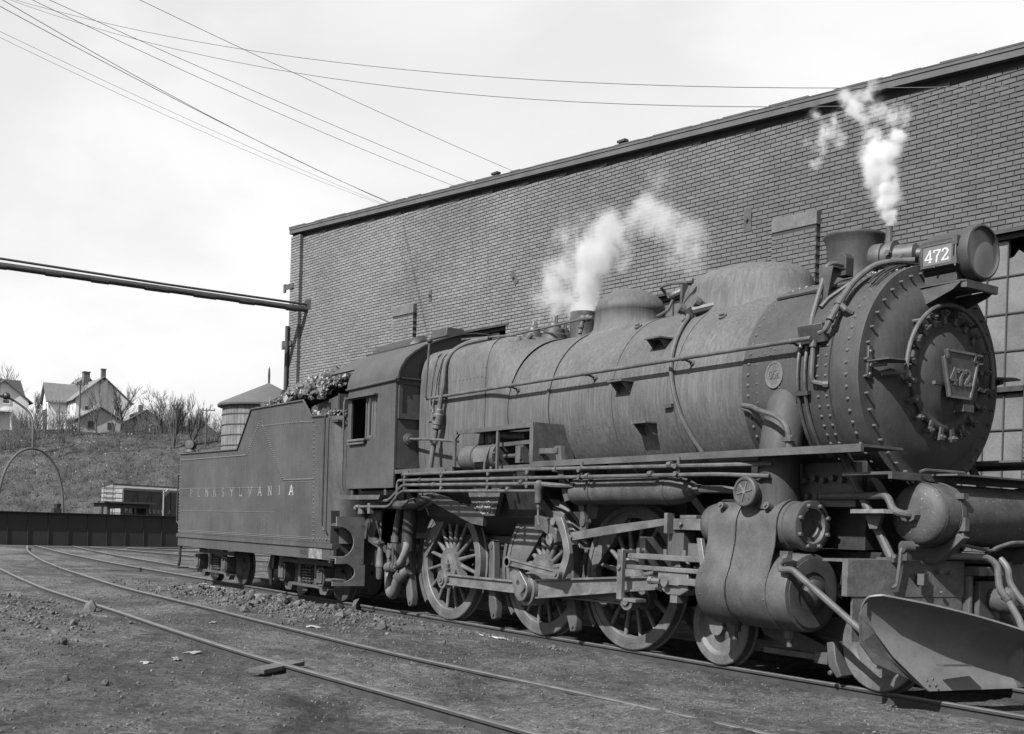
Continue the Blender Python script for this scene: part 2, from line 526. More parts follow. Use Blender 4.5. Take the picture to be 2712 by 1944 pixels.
def ground_mat():
    m, t, p = nt('cinder_ground'); L = t.links
    tc = N(t, 'ShaderNodeTexCoord')
    def nn(scale, det=6.0, ro=.6, vec=None, dist=0.0):  # noise at a given scale
        n = N(t, 'ShaderNodeTexNoise', Scale=scale, Detail=det, Roughness=ro, Distortion=dist)
        L.new(vec or tc.outputs['Object'], n.inputs['Vector']); return n.outputs['Fac']
    def rng(sock, a, b, c, d, smooth=False):
        r = N(t, 'ShaderNodeMapRange')
        if smooth: r.interpolation_type = 'SMOOTHSTEP'
        for k, v in zip(('From Min','From Max','To Min','To Max'), (a,b,c,d)): r.inputs[k].default_value = v
        L.new(sock, r.inputs['Value']); return r.outputs[0]
    def mul(a, b):
        q = N(t, 'ShaderNodeMath', operation='MULTIPLY'); L.new(a, q.inputs[0])
        if isinstance(b, float): q.inputs[1].default_value = b
        else: L.new(b, q.inputs[1])
        return q.outputs[0]
    # streaks of oil and ash lie along the tracks
    mpn = N(t, 'ShaderNodeMapping'); mpn.inputs['Scale'].default_value = (.6, 1.0, 1.0)
    L.new(tc.outputs['Object'], mpn.inputs[0])
    big = rng(nn(.55, 7, .62, mpn.outputs[0], .5), .38, .62, .66, 1.34, True)
    mid = rng(nn(3.0, 8, .74, None, .9), .38, .62, .66, 1.34)
    fine = rng(nn(15, 6, .76), .40, .60, .62, 1.38)
    grit = rng(nn(60, 4, .75), .40, .60, .74, 1.26)
    oil = rng(nn(.42, 7, .66, mpn.outputs[0], 1.2), .54, .68, 1.0, .48, True)
    val = mul(mul(mul(mul(big, mid), fine), grit), oil)
    val = mul(val, .071)
    ash = rng(nn(3.2, 6, .7, mpn.outputs[0], .8), .70, .80, 0, .05, True)
    speck = rng(nn(55, 2, .5), .735, .79, 0, .11)
    ad = N(t, 'ShaderNodeMath', operation='ADD'); L.new(val, ad.inputs[0]); L.new(ash, ad.inputs[1])
    ad2 = N(t, 'ShaderNodeMath', operation='ADD'); L.new(ad.outputs[0], ad2.inputs[0]); L.new(speck, ad2.inputs[1])
    # dry grass further off, on the hillside
    sx = N(t, 'ShaderNodeSeparateXYZ'); L.new(tc.outputs['Object'], sx.inputs[0])
    far = rng(sx.outputs[2], -.02, .8, 0, 1)
    g1 = rng(nn(.35, 8, .70), .36, .64, .020, .055)
    g2 = rng(nn(3.5, 6, .7), .3, .7, .65, 1.35)
    gr = mul(g1, g2)
    mx = N(t, 'ShaderNodeMix', data_type='FLOAT'); L.new(far, mx.inputs[0]); L.new(ad2.outputs[0], mx.inputs[2]); L.new(gr, mx.inputs[3])
    L.new(mx.outputs[0], p.inputs['Base Color'])
    p.inputs['Roughness'].default_value = .95
    p.inputs['Specular IOR Level'].default_value = .2
    b1 = N(t, 'ShaderNodeBump'); b1.inputs['Strength'].default_value = 1.0; b1.inputs['Distance'].default_value = .09
    L.new(nn(14, 7, .78), b1.inputs['Height'])
    b2 = N(t, 'ShaderNodeBump'); b2.inputs['Strength'].default_value = .6; b2.inputs['Distance'].default_value = .006
    L.new(nn(140, 3, .7), b2.inputs['Height']); L.new(b1.outputs[0], b2.inputs['Normal'])
    L.new(b2.outputs[0], p.inputs['Normal'])
    return m
ground = struct(part('ground', mb, ground_mat(), smooth=True, angle=60))

# pit wall of the turntable
mb = MB()
mb.lathe([(-1.95, PIT_R-.1), (-.03, PIT_R-.1), (-.03, PIT_R+.35), (-.35, PIT_R+.35)], (PIT_C[0], PIT_C[1], 0), (0,0,1), n=96, caps=False)
struct(part('turntable_pit_wall', mb, M_STONE))

# ------------------------------------------------------------------ rails
def rail_obj(path, label, ztop=0.0, name='rail', group=None, bars=()):
    sec = [(-.024,0),(-.031,-.009),(-.030,-.030),(-.009,-.040),(-.009,-.115),(-.055,-.13),(-.055,-.14),(.055,-.14),(.055,-.13),(.009,-.115),(.009,-.040),(.030,-.030),(.031,-.009),(.024,0)]
    P = []
    pts = [Vector((x, y, 0)) for x, y in path]
    # smooth the polyline (Catmull-Rom)
    for i in range(len(pts)-1):
        p0 = pts[max(i-1,0)]; p1 = pts[i]; p2 = pts[i+1]; p3 = pts[min(i+2,len(pts)-1)]
        L = (p2-p1).length; n = max(2, int(L/.6))
        for j in range(n):
            t = j/n
            P.append(.5*((2*p1)+(-p0+p2)*t+(2*p0-5*p1+4*p2-p3)*t*t+(-p0+3*p1-3*p2+p3)*t**3))
    P.append(pts[-1])
    m = MB(); k = len(sec)
    vs = []
    for i, p in enumerate(P):
        d = (P[min(i+1,len(P)-1)]-P[max(i-1,0)]).normalized()
        s = Vector((-d.y, d.x, 0))
        zz = ztop+.006*nz(p.x, p.y, .35, 11)
        for a, b in sec:
            vs.append(p+s*a+Vector((0,0,b+zz)))
    fs = []
    for i in range(len(P)-1):
        for j in range(k):
            j2 = (j+1) % k
            fs.append((i*k+j, i*k+j2, (i+1)*k+j2, (i+1)*k+j))
    fs.append(tuple(range(k))); fs.append(tuple(range((len(P)-1)*k, len(P)*k))[::-1])
    m.add(vs, fs)
    o = part(name, m, M_RAIL, angle=25)
    o.data.materials.append(M_RAILR)
    idx = [0 if (j % k) in (k-1, 0, k-2) else 1 for i in range(len(P)-1) for j in range(k)]+[1, 1]
    o.data.polygons.foreach_set('material_index', idx)
    tag(o, label, 'rail', group)
    for bx, by, ang in bars:
        for sgn in (-1, 1):
            b = MB(); d = Vector((cos(ang), sin(ang), 0)); s = Vector((-d.y, d.x, 0))
            b.obox(Vector((bx,by,ztop-.085))+s*sgn*.022, d*.33, s*.010, Vector((0,0,.035)))
            for q in (-.24,-.08,.08,.24):
                b.bolt(Vector((bx,by,ztop-.085))+d*q+s*sgn*.032, s*sgn, .02, .02)
            part('joint_bar', b, M_RAILR, o)
    return o
def offs(path, d):
    out = []
    for i, (x, y) in enumerate(path):
        a = Vector(path[max(i-1,0)]); b = Vector(path[min(i+1,len(path)-1)])
        t = (b-a).normalized(); out.append((x-t.y*d, y+t.x*d))
    return out
T1 = [(14,0),(-13,0),(-21,.12),(-29,.52),(-37.0,1.22)]
T2 = [(16,-3.95),(8.2,-4.10),(3,-4.28),(-3,-4.18),(-8,-4.12),(-13.5,-3.78),(-18,-3.42),(-23,-2.86),(-30,-1.86),(-36.9,-.62)]
G = .7525
rail_obj(offs(T1, G), 'near rail under the locomotive wheels', bars=((-1.5,-G,0),))
rail_obj(offs(T1, -G), 'far rail under the locomotive, hidden behind its wheels')
rail_obj(offs(T2, G+.05), 'nearest rail of the empty foreground track, with a joint and a plank beside it', bars=((3.75,-4.99,0.02),))
rail_obj(offs(T2, -G+.05), 'second rail of the empty foreground track, curving off to the left', bars=((-13.8,-3.02,-.07),))
T3 = [(-20,4.9),(-27,3.35),(-33,2.75),(-36.2,2.5)]
rail_obj([(-20.5,5.4),(-27.1,3.75),(-32,3.05),(-36.0,2.45)], 'far rail seen beside the back of the tender, first behind the engine track')
rail_obj([(-24,8.2),(-29,6.9),(-33.2,5.35),(-35.4,3.9)], 'farthest short rail at the pit edge behind the tender')

# a plank lying across the nearest rail, ties sunk in the cinders
m = MB(); m.obox((3.98,-5.13,-.035), (-.14,.27,.012), (.085,.045,0), (0,0,.022))
tag(part('plank', m, M_WOOD, bevel=.004), 'short dark plank lying against the nearest foreground rail', 'plank')

# ------------------------------------------------------------------ roundhouse
WO = Vector((-13.478, 2.091, 0))
WT = Vector((.99415, .1080, 0)).normalized()
WN = Vector((WT.y, -WT.x, 0))          # outward, towards the track
def W(s, z, d=0.0): return WO+WT*s+WN*d+Vector((0,0,z))
WANG = atan2(WT.y, WT.x)
def xs(x): return (x+13.478)/.99415      # wall distance from world x
WLEN = 26.0
def eave_z(s): return 8.898-.0613*s
roundhouse = thing('roundhouse', 'long dark brick roundhouse wall with pilasters and sloping eave behind the locomotive', 'building', tuple(WO))
WIN = [(xs(-6.06), xs(-4.55)), (xs(-.50), xs(1.01)), (xs(5.06-.51), xs(6.05)), (xs(10.1), xs(11.6))]
WZ0, WZ1 = 1.9, 5.50
PIL = [(0.12, .60), (xs(-8.50), xs(-7.68)), (xs(-2.93), xs(-2.11)), (xs(2.04), xs(2.86)), (xs(7.6), xs(8.42)), (xs(13.1), xs(13.9))]
PILTOP = 6.36
PD = .11
# backing wall with openings
m = MB()
D0 = -.45
def wbox(mm, s0, s1, z0, z1, d0, d1):
    a = WT*(s1-s0)/2; b = WN*(d1-d0)/2; c = Vector((0,0,(z1-z0)/2))
    mm.obox(W((s0+s1)/2, (z0+z1)/2, (d0+d1)/2), a, b, c)
cur = 0.0
for a, b in WIN:
    wbox(m, cur, a, -.3, WZ1, D0, 0); wbox(m, a, b, -.3, WZ0, D0, 0); cur = b
wbox(m, cur, WLEN, -.3, WZ1, D0, 0)
P4 = [W(0, WZ1, 0), W(WLEN, WZ1, 0), W(WLEN, eave_z(WLEN)+.12, 0), W(0, eave_z(0)+.12, 0)]
P4b = [p+WN*D0 for p in P4]
m.add(P4+P4b, [(0,1,2,3),(7,6,5,4),(0,4,5,1),(1,5,6,2),(2,6,7,3),(3,7,4,0)])
wall = part('wall', m, M_MORTAR, roundhouse, smooth=False)
# other sides and roof of the building
m = MB()
BD = 19.0
m.obox(W(.2, 4.3, -BD/2-.45), WT*.2, WN*(BD/2), Vector((0,0,4.6)))
m.obox(W(WLEN-.2, 3.6, -BD/2-.45), WT*.2, WN*(BD/2), Vector((0,0,3.9)))
m.obox(W(WLEN/2, 3.6, -BD-.65), WT*(WLEN/2), WN*.2, Vector((0,0,3.9)))
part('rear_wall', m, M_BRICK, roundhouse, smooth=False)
E_OUT = .15
m = MB()
a0, a1 = .08, WLEN+.3
R0 = [W(a0, eave_z(a0)+.186, E_OUT+.012), W(a1, eave_z(a1)+.186, E_OUT+.012), W(a1, eave_z(a1)+.186, -BD-1), W(a0, eave_z(a0)+.186, -BD-1)]
m.add(R0+[p+Vector((0,0,.018)) for p in R0], [(3,2,1,0),(4,5,6,7),(0,1,5,4),(1,2,6,5),(2,3,7,6),(3,0,4,7)])
part('roof', m, M_ROOF, roundhouse, smooth=False)
# torn felt edge standing up along the roof
m = MB()
s = a0
while s < a1:
    L = RNG.uniform(.25, .9); h = RNG.uniform(.004, .022)
    m.obox(W(s+L/2, eave_z(s+L/2)+.204+h/2, E_OUT-.02), (WT*L+Vector((0,0,-.0613*L)))/2, WN*.03, Vector((0,0,h/2)))
    s += L+RNG.uniform(0, .5)
part('felt_edge', m, M_ROOF, roundhouse, smooth=False, stuff=True)
def along(mm, z0, z1, d0, d1, s0=a0, s1=a1):
    q = [W(s0, eave_z(s0)+z0, d1), W(s1, eave_z(s1)+z0, d1), W(s1, eave_z(s1)+z0, d0), W(s0, eave_z(s0)+z0, d0)]
    r = [W(s0, eave_z(s0)+z1, d1), W(s1, eave_z(s1)+z1, d1), W(s1, eave_z(s1)+z1, d0), W(s0, eave_z(s0)+z1, d0)]
    mm.add(q+r, [(3,2,1,0),(4,5,6,7),(0,1,5,4),(1,2,6,5),(2,3,7,6),(3,0,4,7)])
# fascia boards, butted end to end
s = a0
while s < a1:
    e = min(s+4.3, a1)
    m = MB(); along(m, .045, .140, E_OUT-.03, E_OUT-.008, s, e-.006)
    part('fascia_board', m, M_FASCIA, roundhouse, smooth=False)
    m = MB(); along(m, .142, .185, E_OUT-.03, E_OUT+.006, s, e-.004)
    part('drip_board', m, M_FASCIA, roundhouse, smooth=False)
    s = e
m = MB(); along(m, .045, .065, .0, E_OUT-.032)
part('soffit', m, M_FASCIA, roundhouse, smooth=False)
m = MB(); q = W(-.30, 9.05, E_OUT-.3)
m.obox(W(.06, eave_z(.06)+.115, -2), WT*.015, WN*2.12, Vector((0,0,.07)))
part('rake_board', m, M_FASCIA, roundhouse, smooth=False)

# bricks, laid course by course: each a raised block; the largest ones in view are objects of their own
BL, BH, CH, JT = .2032, .0565, .0690, .0120
def in_open(s0, s1, z0, z1):
    for a, b in WIN:
        if s1 > a+.005 and s0 < b-.005 and z1 > WZ0 and z0 < WZ1-.002: return (a, b)
    return None
brick_mesh_full = None
mbk = MB(); indiv = []
def brick_block(mm, s0, s1, z, d):
    dd = d+RNG.uniform(-.0022, .0022)
    dz = RNG.uniform(-.0012, .0012); bv = .0035
    f = [W(s0+bv, z+dz+bv, dd), W(s1-bv, z+dz+bv, dd), W(s1-bv, z+dz+BH-bv, dd), W(s0+bv, z+dz+BH-bv, dd)]
    b = [W(s0, z+dz, dd-bv), W(s1, z+dz, dd-bv), W(s1, z+dz+BH, dd-bv), W(s0, z+dz+BH, dd-bv)]
    c = [W(s0, z+dz, 0.0005), W(s1, z+dz, .0005), W(s1, z+dz+BH, .0005), W(s0, z+dz+BH, .0005)]
    mm.add(f+b+c, [(0,1,2,3)]+[(i, 4+i, 4+(i+1) % 4, (i+1) % 4) for i in range(4)]+[(4+i, 8+i, 8+(i+1) % 4, 4+(i+1) % 4) for i in range(4)])
cand = []
row = 0
z = -.18
while z < 9.0:
    off = (row % 2)*BL*.5+RNG.uniform(-.018, .018)
    header = False
    s = -BL+off
    while s < WLEN-.02:
        L = BL
        s0, s1 = max(s, .0)+JT/2, min(s+L, WLEN)-JT/2
        if s1-s0 > .03 and z+BH < eave_z((s0+s1)/2)-.02:
            cov = [p for p in PIL if s1 > p[0]-.004 and s0 < p[1]+.004 and (z < PILTOP or p[0] < .2)]
            segs = [(s0, s1)]
            for p in cov:
                nsg = []
                for a, b in segs:
                    if a < p[0]-.02: nsg.append((a, min(b, p[0]-.004)))
                    if b > p[1]+.02: nsg.append((max(a, p[1]+.004), b))
                segs = nsg
            for a, b in segs:
                op = in_open(a, b, z, z+BH)
                if op:
                    if a < op[0]-.03: cand.append((a, op[0]-.002, z, .013, 0))
                    if b > op[1]+.03: cand.append((op[1]+.002, b, z, .013, 0))
                else:
                    cand.append((a, b, z, .013, 0))
        s += L
    # pilaster courses
    for pi_, (p0, p1) in enumerate(PIL):
        top = PILTOP-.26 if pi_ else eave_z(p0)-.02
        if z+BH < top:
            s = p0-(row % 2)*BL*.5
            while s < p1:
                a, b = max(s, p0)+JT/2*(s > p0), min(s+BL, p1)-JT/2*(s+BL < p1)
                if b-a > .03: cand.append((a, b, z, PD, 1))
                s += BL
    z += CH; row += 1
# the three hundred that show largest: full bricks near the camera end of the wall, clear of locomotive and steam
vis = [c for c in cand if c[4] == 0 and xs(3.05) < c[0] and c[1] < xs(6.25) and c[2] > 5.62 and (c[1]-c[0]) > .19]
vis.sort(key=lambda c: -c[0]+.15*c[2])
chosen = set(id(c) for c in vis[:300])
unit = MB()
def unit_brick(L):
    mm = MB(); bv = .0035; d = .013
    f = [(-L/2+bv,-d,bv),(L/2-bv,-d,bv),(L/2-bv,-d,BH-bv),(-L/2+bv,-d,BH-bv)]
    b = [(-L/2,-d+bv,0),(L/2,-d+bv,0),(L/2,-d+bv,BH),(-L/2,-d+bv,BH)]
    c = [(-L/2,.003,0),(L/2,.003,0),(L/2,.003,BH),(-L/2,.003,BH)]
    mm.add(f+b+c, [(0,1,2,3)]+[(i, 4+i, 4+(i+1) % 4, (i+1) % 4) for i in range(4)]+[(4+i, 8+i, 8+(i+1) % 4, 4+(i+1) % 4) for i in range(4)]+[(11,10,9,8)])
    return mesh_of(mm, 'brick', False)
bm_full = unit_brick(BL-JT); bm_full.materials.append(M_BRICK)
for c in cand:
    s0, s1, z, d, k = c
    if id(c) in chosen:
        o = link('brick', bm_full, wall, W((s0+s1)/2, z+RNG.uniform(-.0012,.0012), RNG.uniform(-.002,.002)))
        o.rotation_euler.z = WANG+RNG.uniform(-.004,.004)
    else:
        if k == 1:
            # pilaster bricks reach back to the wall: their sides show
            brick_block(mbk, s0, s1, z, d)
        else:
            brick_block(mbk, s0, s1, z, d)
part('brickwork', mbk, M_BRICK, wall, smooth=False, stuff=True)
# pilaster cores and stone caps
for i, (p0, p1) in enumerate(PIL):
    m = MB()
    top = PILTOP-.22 if i else eave_z(p0)-.03
    wbox(m, p0+.006, p1-.006, -.3, top, .001, PD-.009)
    pl = part('pilaster', m, M_MORTAR, roundhouse, smooth=False)
    if i:
        m = MB(); wbox(m, p0-.004, p1+.004, PILTOP-.215, PILTOP, .001, PD+.008)
        part('cap_stone', m, M_STONE, pl, smooth=False, bevel=.008)

# windows: frame, glazing bars, single panes of dirty glass, some missing
def pane_mat(name, v, rough=.35):
    return surf(name, v, rough, .18, 2.5, 40, .05, spec=.5)
M_PANE = pane_mat('dirty_pane', .100); M_PANE2 = pane_mat('darker_pane', .065); M_PANE3 = pane_mat('greyer_pane', .085)
for wi, (a, b) in enumerate(WIN):
    m = MB()
    wbox(m, a, a+.05, WZ0, WZ1, -.2, -.06); wbox(m, b-.05, b, WZ0, WZ1, -.2, -.06)
    wbox(m, a+.05, b-.05, WZ1-.07, WZ1, -.2, -.06); wbox(m, a+.05, b-.05, WZ0, WZ0+.08, -.2, -.02)
    w = part('window', m, M_FRAMEW, roundhouse, smooth=False)
    m = MB(); wbox(m, a-.10, b+.10, WZ1, WZ1+.045, -.1, .022)
    part('lintel', m, M_DARK, w, smooth=False)
    m = MB(); wbox(m, a+.05, b-.05, 3.40, 3.47, -.18, -.04)
    part('transom', m, M_DARK, w, smooth=False)
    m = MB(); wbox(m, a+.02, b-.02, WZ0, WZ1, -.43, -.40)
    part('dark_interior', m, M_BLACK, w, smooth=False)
    cols = 5
    zs = [WZ0+.08, 2.39, 2.90, 3.40] ; zs2 = [3.47, 3.95, 4.45, 4.95, WZ1-.07]
    cw = (b-a-.1)/cols
    bars = MB()
    for k in range(1, cols): wbox(bars, a+.05+cw*k-.009, a+.05+cw*k+.009, WZ0+.08, 3.40, -.15, -.10); wbox(bars, a+.05+cw*k-.009, a+.05+cw*k+.009, 3.47, WZ1-.07, -.15, -.10)
    for zz in zs[1:-1]+zs2[1:-1]: wbox(bars, a+.05, b-.05, zz-.009, zz+.009, -.148, -.102)
    part('glazing_bars', bars, M_FRAMEW, w, smooth=False)
    for zl in (zs, zs2):
        for z0, z1 in zip(zl, zl[1:]):
            for k in range(cols):
                s0, s1 = a+.05+cw*k+.008, a+.05+cw*(k+1)-.008
                top = (zl is zs2 and z1 == zl[-1])
                if wi == 2 and top and k == 4:
                    # broken pane: a jagged remnant below, dark above
                    m = MB(); d = -.125
                    pl = [(s0, z0+.008), (s1, z0+.008), (s1, z0+.20), (s0+cw*.72, z0+.27), (s0+cw*.45, z0+.33), (s0+cw*.22, z0+.25), (s0, z0+.23)]
                    vsx = [W(p, q, d) for p, q in pl]+[W(p, q, d-.004) for p, q in pl]; n = len(pl)
                    m.add(vsx, [tuple(range(n)), tuple(range(2*n-1, n-1, -1))]+[(i, n+i, n+(i+1) % n, (i+1) % n) for i in range(n)])
                    part('pane', m, M_PANE3, w, smooth=False, label='broken pane with a jagged top edge')
                    continue
                if wi != 2 and RNG.random() < .3: continue
                m = MB(); t = RNG.uniform(-.004, .004)
                wbox(m, s0, s1, z0+.008, z1-.008, -.129, -.123)
                part('pane', m, RNG.choice([M_PANE, M_PANE, M_PANE3, M_PANE2 if wi != 2 else M_PANE]), w, smooth=False)
# wall plates and anchors
for x, z, w_, h, ro in ((-7.17,6.47,.09,.26,0),(-4.32,6.43,.13,.30,.62),(1.49,6.48,.15,.38,0),(-11.9,3.75,.12,.42,0)):
    m = MB(); s = xs(x)
    a = (WT*cos(ro)+Vector((0,0,1))*sin(ro)); c = (Vector((0,0,1))*cos(ro)-WT*sin(ro))
    m.obox(W(s, z, .018), a*w_/2, WN*.008, c*h/2)
    pl = part('anchor_plate', m, M_IRON, roundhouse, smooth=False)
    m = MB(); m.bolt(W(s, z, .026), WN, .026, .04); part('anchor_bolt', m, M_IRON, pl)
for zz in (7.55, 6.05):
    m = MB(); m.obox(W(.10, zz, PD+.02), WT*.24, WN*.012, Vector((0,0,.07))); m.obox(W(-.10, zz-.02, PD+.02), WT*.05, WN*.02, Vector((0,0,.11)))
    part('corner_strap', m, M_IRON, roundhouse, smooth=False)
# small holes and brackets low on the wall
m = MB(); m.obox(W(xs(-11.25), 4.28, .006), WT*.05, WN*.008, Vector((0,0,.07))); part('vent_hole', m, M_BLACK, roundhouse, smooth=False)
m = MB(); m.beam(W(xs(-11.1), 3.75, .01), W(xs(-11.1), 3.62, .22), .05, .05); part('wall_bracket', m, M_IRON, roundhouse)
m = MB(); m.beam(W(xs(-12.2), 4.0, .01), W(xs(-12.2), 3.93, .15), .06, .06); part('wall_bracket', m, M_IRON, roundhouse)
# downspout on the corner pilaster
m = MB(); m.tube([W(.17, 6.5, PD+.06), W(.17, -.1, PD+.06)], .055, 10)
dn = part('downspout', m, M_DARK, roundhouse)
for zz in (5.9, 4.2, 2.6):
    m = MB(); m.cyl(W(.17, zz, PD+.06), W(.17, zz+.05, PD+.06), .064, n=10); part('pipe_clip', m, M_DARK, dn)
# hole in the wall round the overhead pipes
m = MB(); m.obox(W(.93, 6.98, .004), WT*.16, WN*.014, Vector((0,0,.13))); part('pipe_hole', m, M_BLACK, roundhouse, smooth=False)
# birds or insulators along the eave
for i, s in enumerate((xs(-4.9), xs(-1.3))):
    m = MB(); m.obox(W(s, eave_z(s)+.27, .1), WT*.10, WN*.05, Vector((0,0,.02))); m.cyl(W(s, eave_z(s)+.20, .1), W(s, eave_z(s)+.26, .1), .02, n=6)
    part('eave_bracket', m, M_DARK, roundhouse)
# ------------------------------------------------------------------ steam locomotive
loco = thing('steam_locomotive', 'black steam locomotive number 472 with round smokebox front, headlight and plow', 'locomotive', (3.6, 0, 0))
BZ = 2.985           # boiler centre height
X = Vector((1,0,0)); Y = Vector((0,1,0)); ZV = Vector((0,0,1))
def bpt(x, ang, r=1.08):     # point on the boiler: ang from top towards the camera side
    return Vector((x, -r*sin(ang), BZ+r*cos(ang)))
def bn(ang): return Vector((0, -sin(ang), cos(ang)))

# boiler barrel with jacket courses
m = MB()
m.lathe([(1.7,1.075),(4.05,1.078),(4.055,1.086),(6.22,1.088)], (0,0,BZ), X, n=96)
boiler = part('boiler', m, M_BOILER, loco, angle=25)
for x, w in ((2.78,.05),(4.06,.06),(5.15,.045)):
    m = MB(); m.lathe([(x-w/2,1.084),(x-w/2,1.094),(x+w/2,1.094),(x+w/2,1.084)], (0,0,BZ), X, n=96, caps=False)
    part('jacket_band', m, M_BOILER, boiler, angle=25)
# Belpaire firebox: lofted from a square-shouldered section to the round barrel
def section(x, e, a, b, n=72):
    out = []
    for i in range(n):
        t = 2*pi*i/n
        c, s = cos(t), sin(t)
        ex = e if s > -.05 else 2+(e-2)*.7
        yy = a*math.copysign(abs(c)**(2/ex), c); zz = b*math.copysign(abs(s)**(2/ex), s)
        out.append(Vector((x, yy, BZ+zz)))
    return out
m = MB(); secs = []
for x, e, a, b in ((-.50,5.2,1.10,1.10),(-.49,5.6,1.13,1.125),(.2,5.6,1.13,1.125),(1.36,5.4,1.125,1.12),(1.50,4.4,1.12,1.118),(1.60,3.3,1.11,1.108),(1.72,2.5,1.098,1.098),(1.86,2.1,1.084,1.085)):
    secs.append(section(x, e, a, b))
n = 72
vv = [p for sct in secs for p in sct]
ff = [(k*n+i, k*n+(i+1) % n, (k+1)*n+(i+1) % n, (k+1)*n+i) for k in range(len(secs)-1) for i in range(n)]
ff = [f[::-1] for f in ff]+[tuple(range(n))[::-1]]
m.add(vv, ff)
firebox = part('firebox', m, M_BOILER, loco, angle=50)
m = MB(); m.ball((1.52,-.72,4.0), .075, 12, 8); m.cyl((1.60,-.60,4.04),(1.66,-.58,4.10),.03,n=8)
part('washout_plug', m, M_BOILER, firebox)
for xx, zz in ((.45,4.09),(.95,4.09)):
    m = MB(); m.tube([(xx-.09,-.70,zz-.03),(xx-.08,-.72,zz+.02),(xx+.08,-.72,zz+.02),(xx+.09,-.70,zz-.03)], .012, 6); part('lifting_eye', m, M_IRON, firebox)
# seams and rivets of the firebox jacket
m = MB()
for x in (-.30, 1.36):
    pts = [p for p in section(x, 5.45, 1.131, 1.127, 90)]
    m.tube([p for p in pts if p.y < .3 and p.z > 2.1], .006, 5)
part('jacket_seam', m, M_DARK, firebox)
m = MB()
for i in range(17): m.rivet((-.25+i*.10,-1.128,3.50+.0*i), -Y, .010)
for i in range(9): m.rivet((1.33,-1.126,2.5+i*.14), -Y, .010)
for i in range(6): m.rivet((3.05+i*.20,-1.062,2.62+.0*i) if False else bpt(2.95+i*.21, radians(108), 1.078), bn(radians(108)), .011)
part('firebox_rivets', m, M_RIVET, firebox, stuff=True)
# smokebox
m = MB()
m.lathe([(6.215,1.094),(6.215,1.100),(6.255,1.100),(7.17,1.098),(7.17,1.106),(7.34,1.106),(7.345,1.088),(7.60,1.088),(7.64,1.09),(7.668,1.085)], (0,0,BZ), X, n=96)
smokebox = part('smokebox', m, M_SMOKEBOX, loco, angle=25)
m = MB()
def ring_rivets(mm, x, r, n, rad, a0=0, a1=2*pi, dx=0):
    for i in range(n):
        a = a0+(a1-a0)*(i+.5)/n
        mm.rivet((x, -r*sin(a), BZ+r*cos(a)), (0,-sin(a),cos(a)), rad)
ring_rivets(m, 6.30, 1.100, 64, .021); ring_rivets(m, 6.42, 1.099, 20, .013, radians(20), radians(120))
ring_rivets(m, 7.205, 1.106, 72, .019); ring_rivets(m, 7.305, 1.106, 72, .019)
ring_rivets(m, 7.53, 1.088, 60, .022)
for a, x in ((40,6.55),(43,6.55),(47,6.5),(72,6.50),(74,6.56),(75,6.62),(77,6.50),(78,6.58),(96,6.72),(100,7.0),(112,6.5)):
    m.rivet(bpt(x, radians(a), 1.099), bn(radians(a)), .015)
part('smokebox_rivets', m, M_RIVET, smokebox, stuff=True)
# smokebox front: flat ring, bulged door ring, clamped inner door
m = MB()
m.lathe([(7.668,1.075),(7.672,1.0),(7.674,.93),(7.690,.90),(7.735,.84),(7.775,.76),(7.795,.68),(7.800,.60),(7.800,.50)], (0,0,BZ), X, n=96, caps=False)
front = part('smokebox_front', m, M_SMOKEBOX, loco, angle=40)
m = MB()
for i in range(40):
    a = 2*pi*(i+.5)/40
    m.cyl((7.670,-.985*sin(a)*1.02,BZ+.985*cos(a)*1.02),(7.712,-.985*sin(a)*1.02,BZ+.985*cos(a)*1.02),.014,.013,n=8)
part('front_studs', m, M_RIVET, front, stuff=True)
m = MB()
m.lathe([(7.79,.53),(7.83,.53),(7.842,.515),(7.842,.475),(7.835,.462),(7.835,.44),(7.862,.40),(7.895,.30),(7.915,.16),(7.918,.001)], (0,0,BZ), X, n=72, caps=False)
door = part('smokebox_door', m, M_SMOKEBOX, loco, angle=40)
dog = MB()
dog.cyl((7.80,0,.60),(7.872,0,.60),.020,n=8); dog.cyl((7.862,0,.60),(7.892,0,.60),.030,n=6)
dog.prism([(-.026,.63),(.026,.63),(.020,.50),(-.020,.50)], 'x', 7.843, 7.864)
dog.cyl((7.892,0,.60),(7.915,0,.60),.012,n=6)
dog_me = mesh_of(dog, 'door_clamp'); dog_me.materials.append(M_IRON)
for i in range(20):
    a = 2*pi*(i+.5)/20
    o = link('door_clamp', dog_me, door, (0,0,BZ)); o.rotation_euler.x = a
# hand rail round the door, ending left at the foot of the arc
m = MB()
arc = [Vector((7.885, -.675*sin(a), BZ+.675*cos(a))) for a in [radians(d) for d in range(96, -100, -6)]]
m.tube(arc, .021, 8)
rl = part('door_handrail', m, M_PIPE, loco)
m = MB(); m.tube([(7.78,-.90,BZ-.06),(7.84,-.84,BZ-.05),(7.885,-.672,BZ-.03)], .02, 8, fil=.05); m.ball((7.885,-.672,BZ-.07),.028,8,5)
for a in (45, -38):
    m.cyl((7.79,-.675*sin(radians(a)),BZ+.675*cos(radians(a))),(7.885,-.675*sin(radians(a)),BZ+.675*cos(radians(a))),.016,n=6)
part('rail_stanchion', m, M_PIPE, rl)
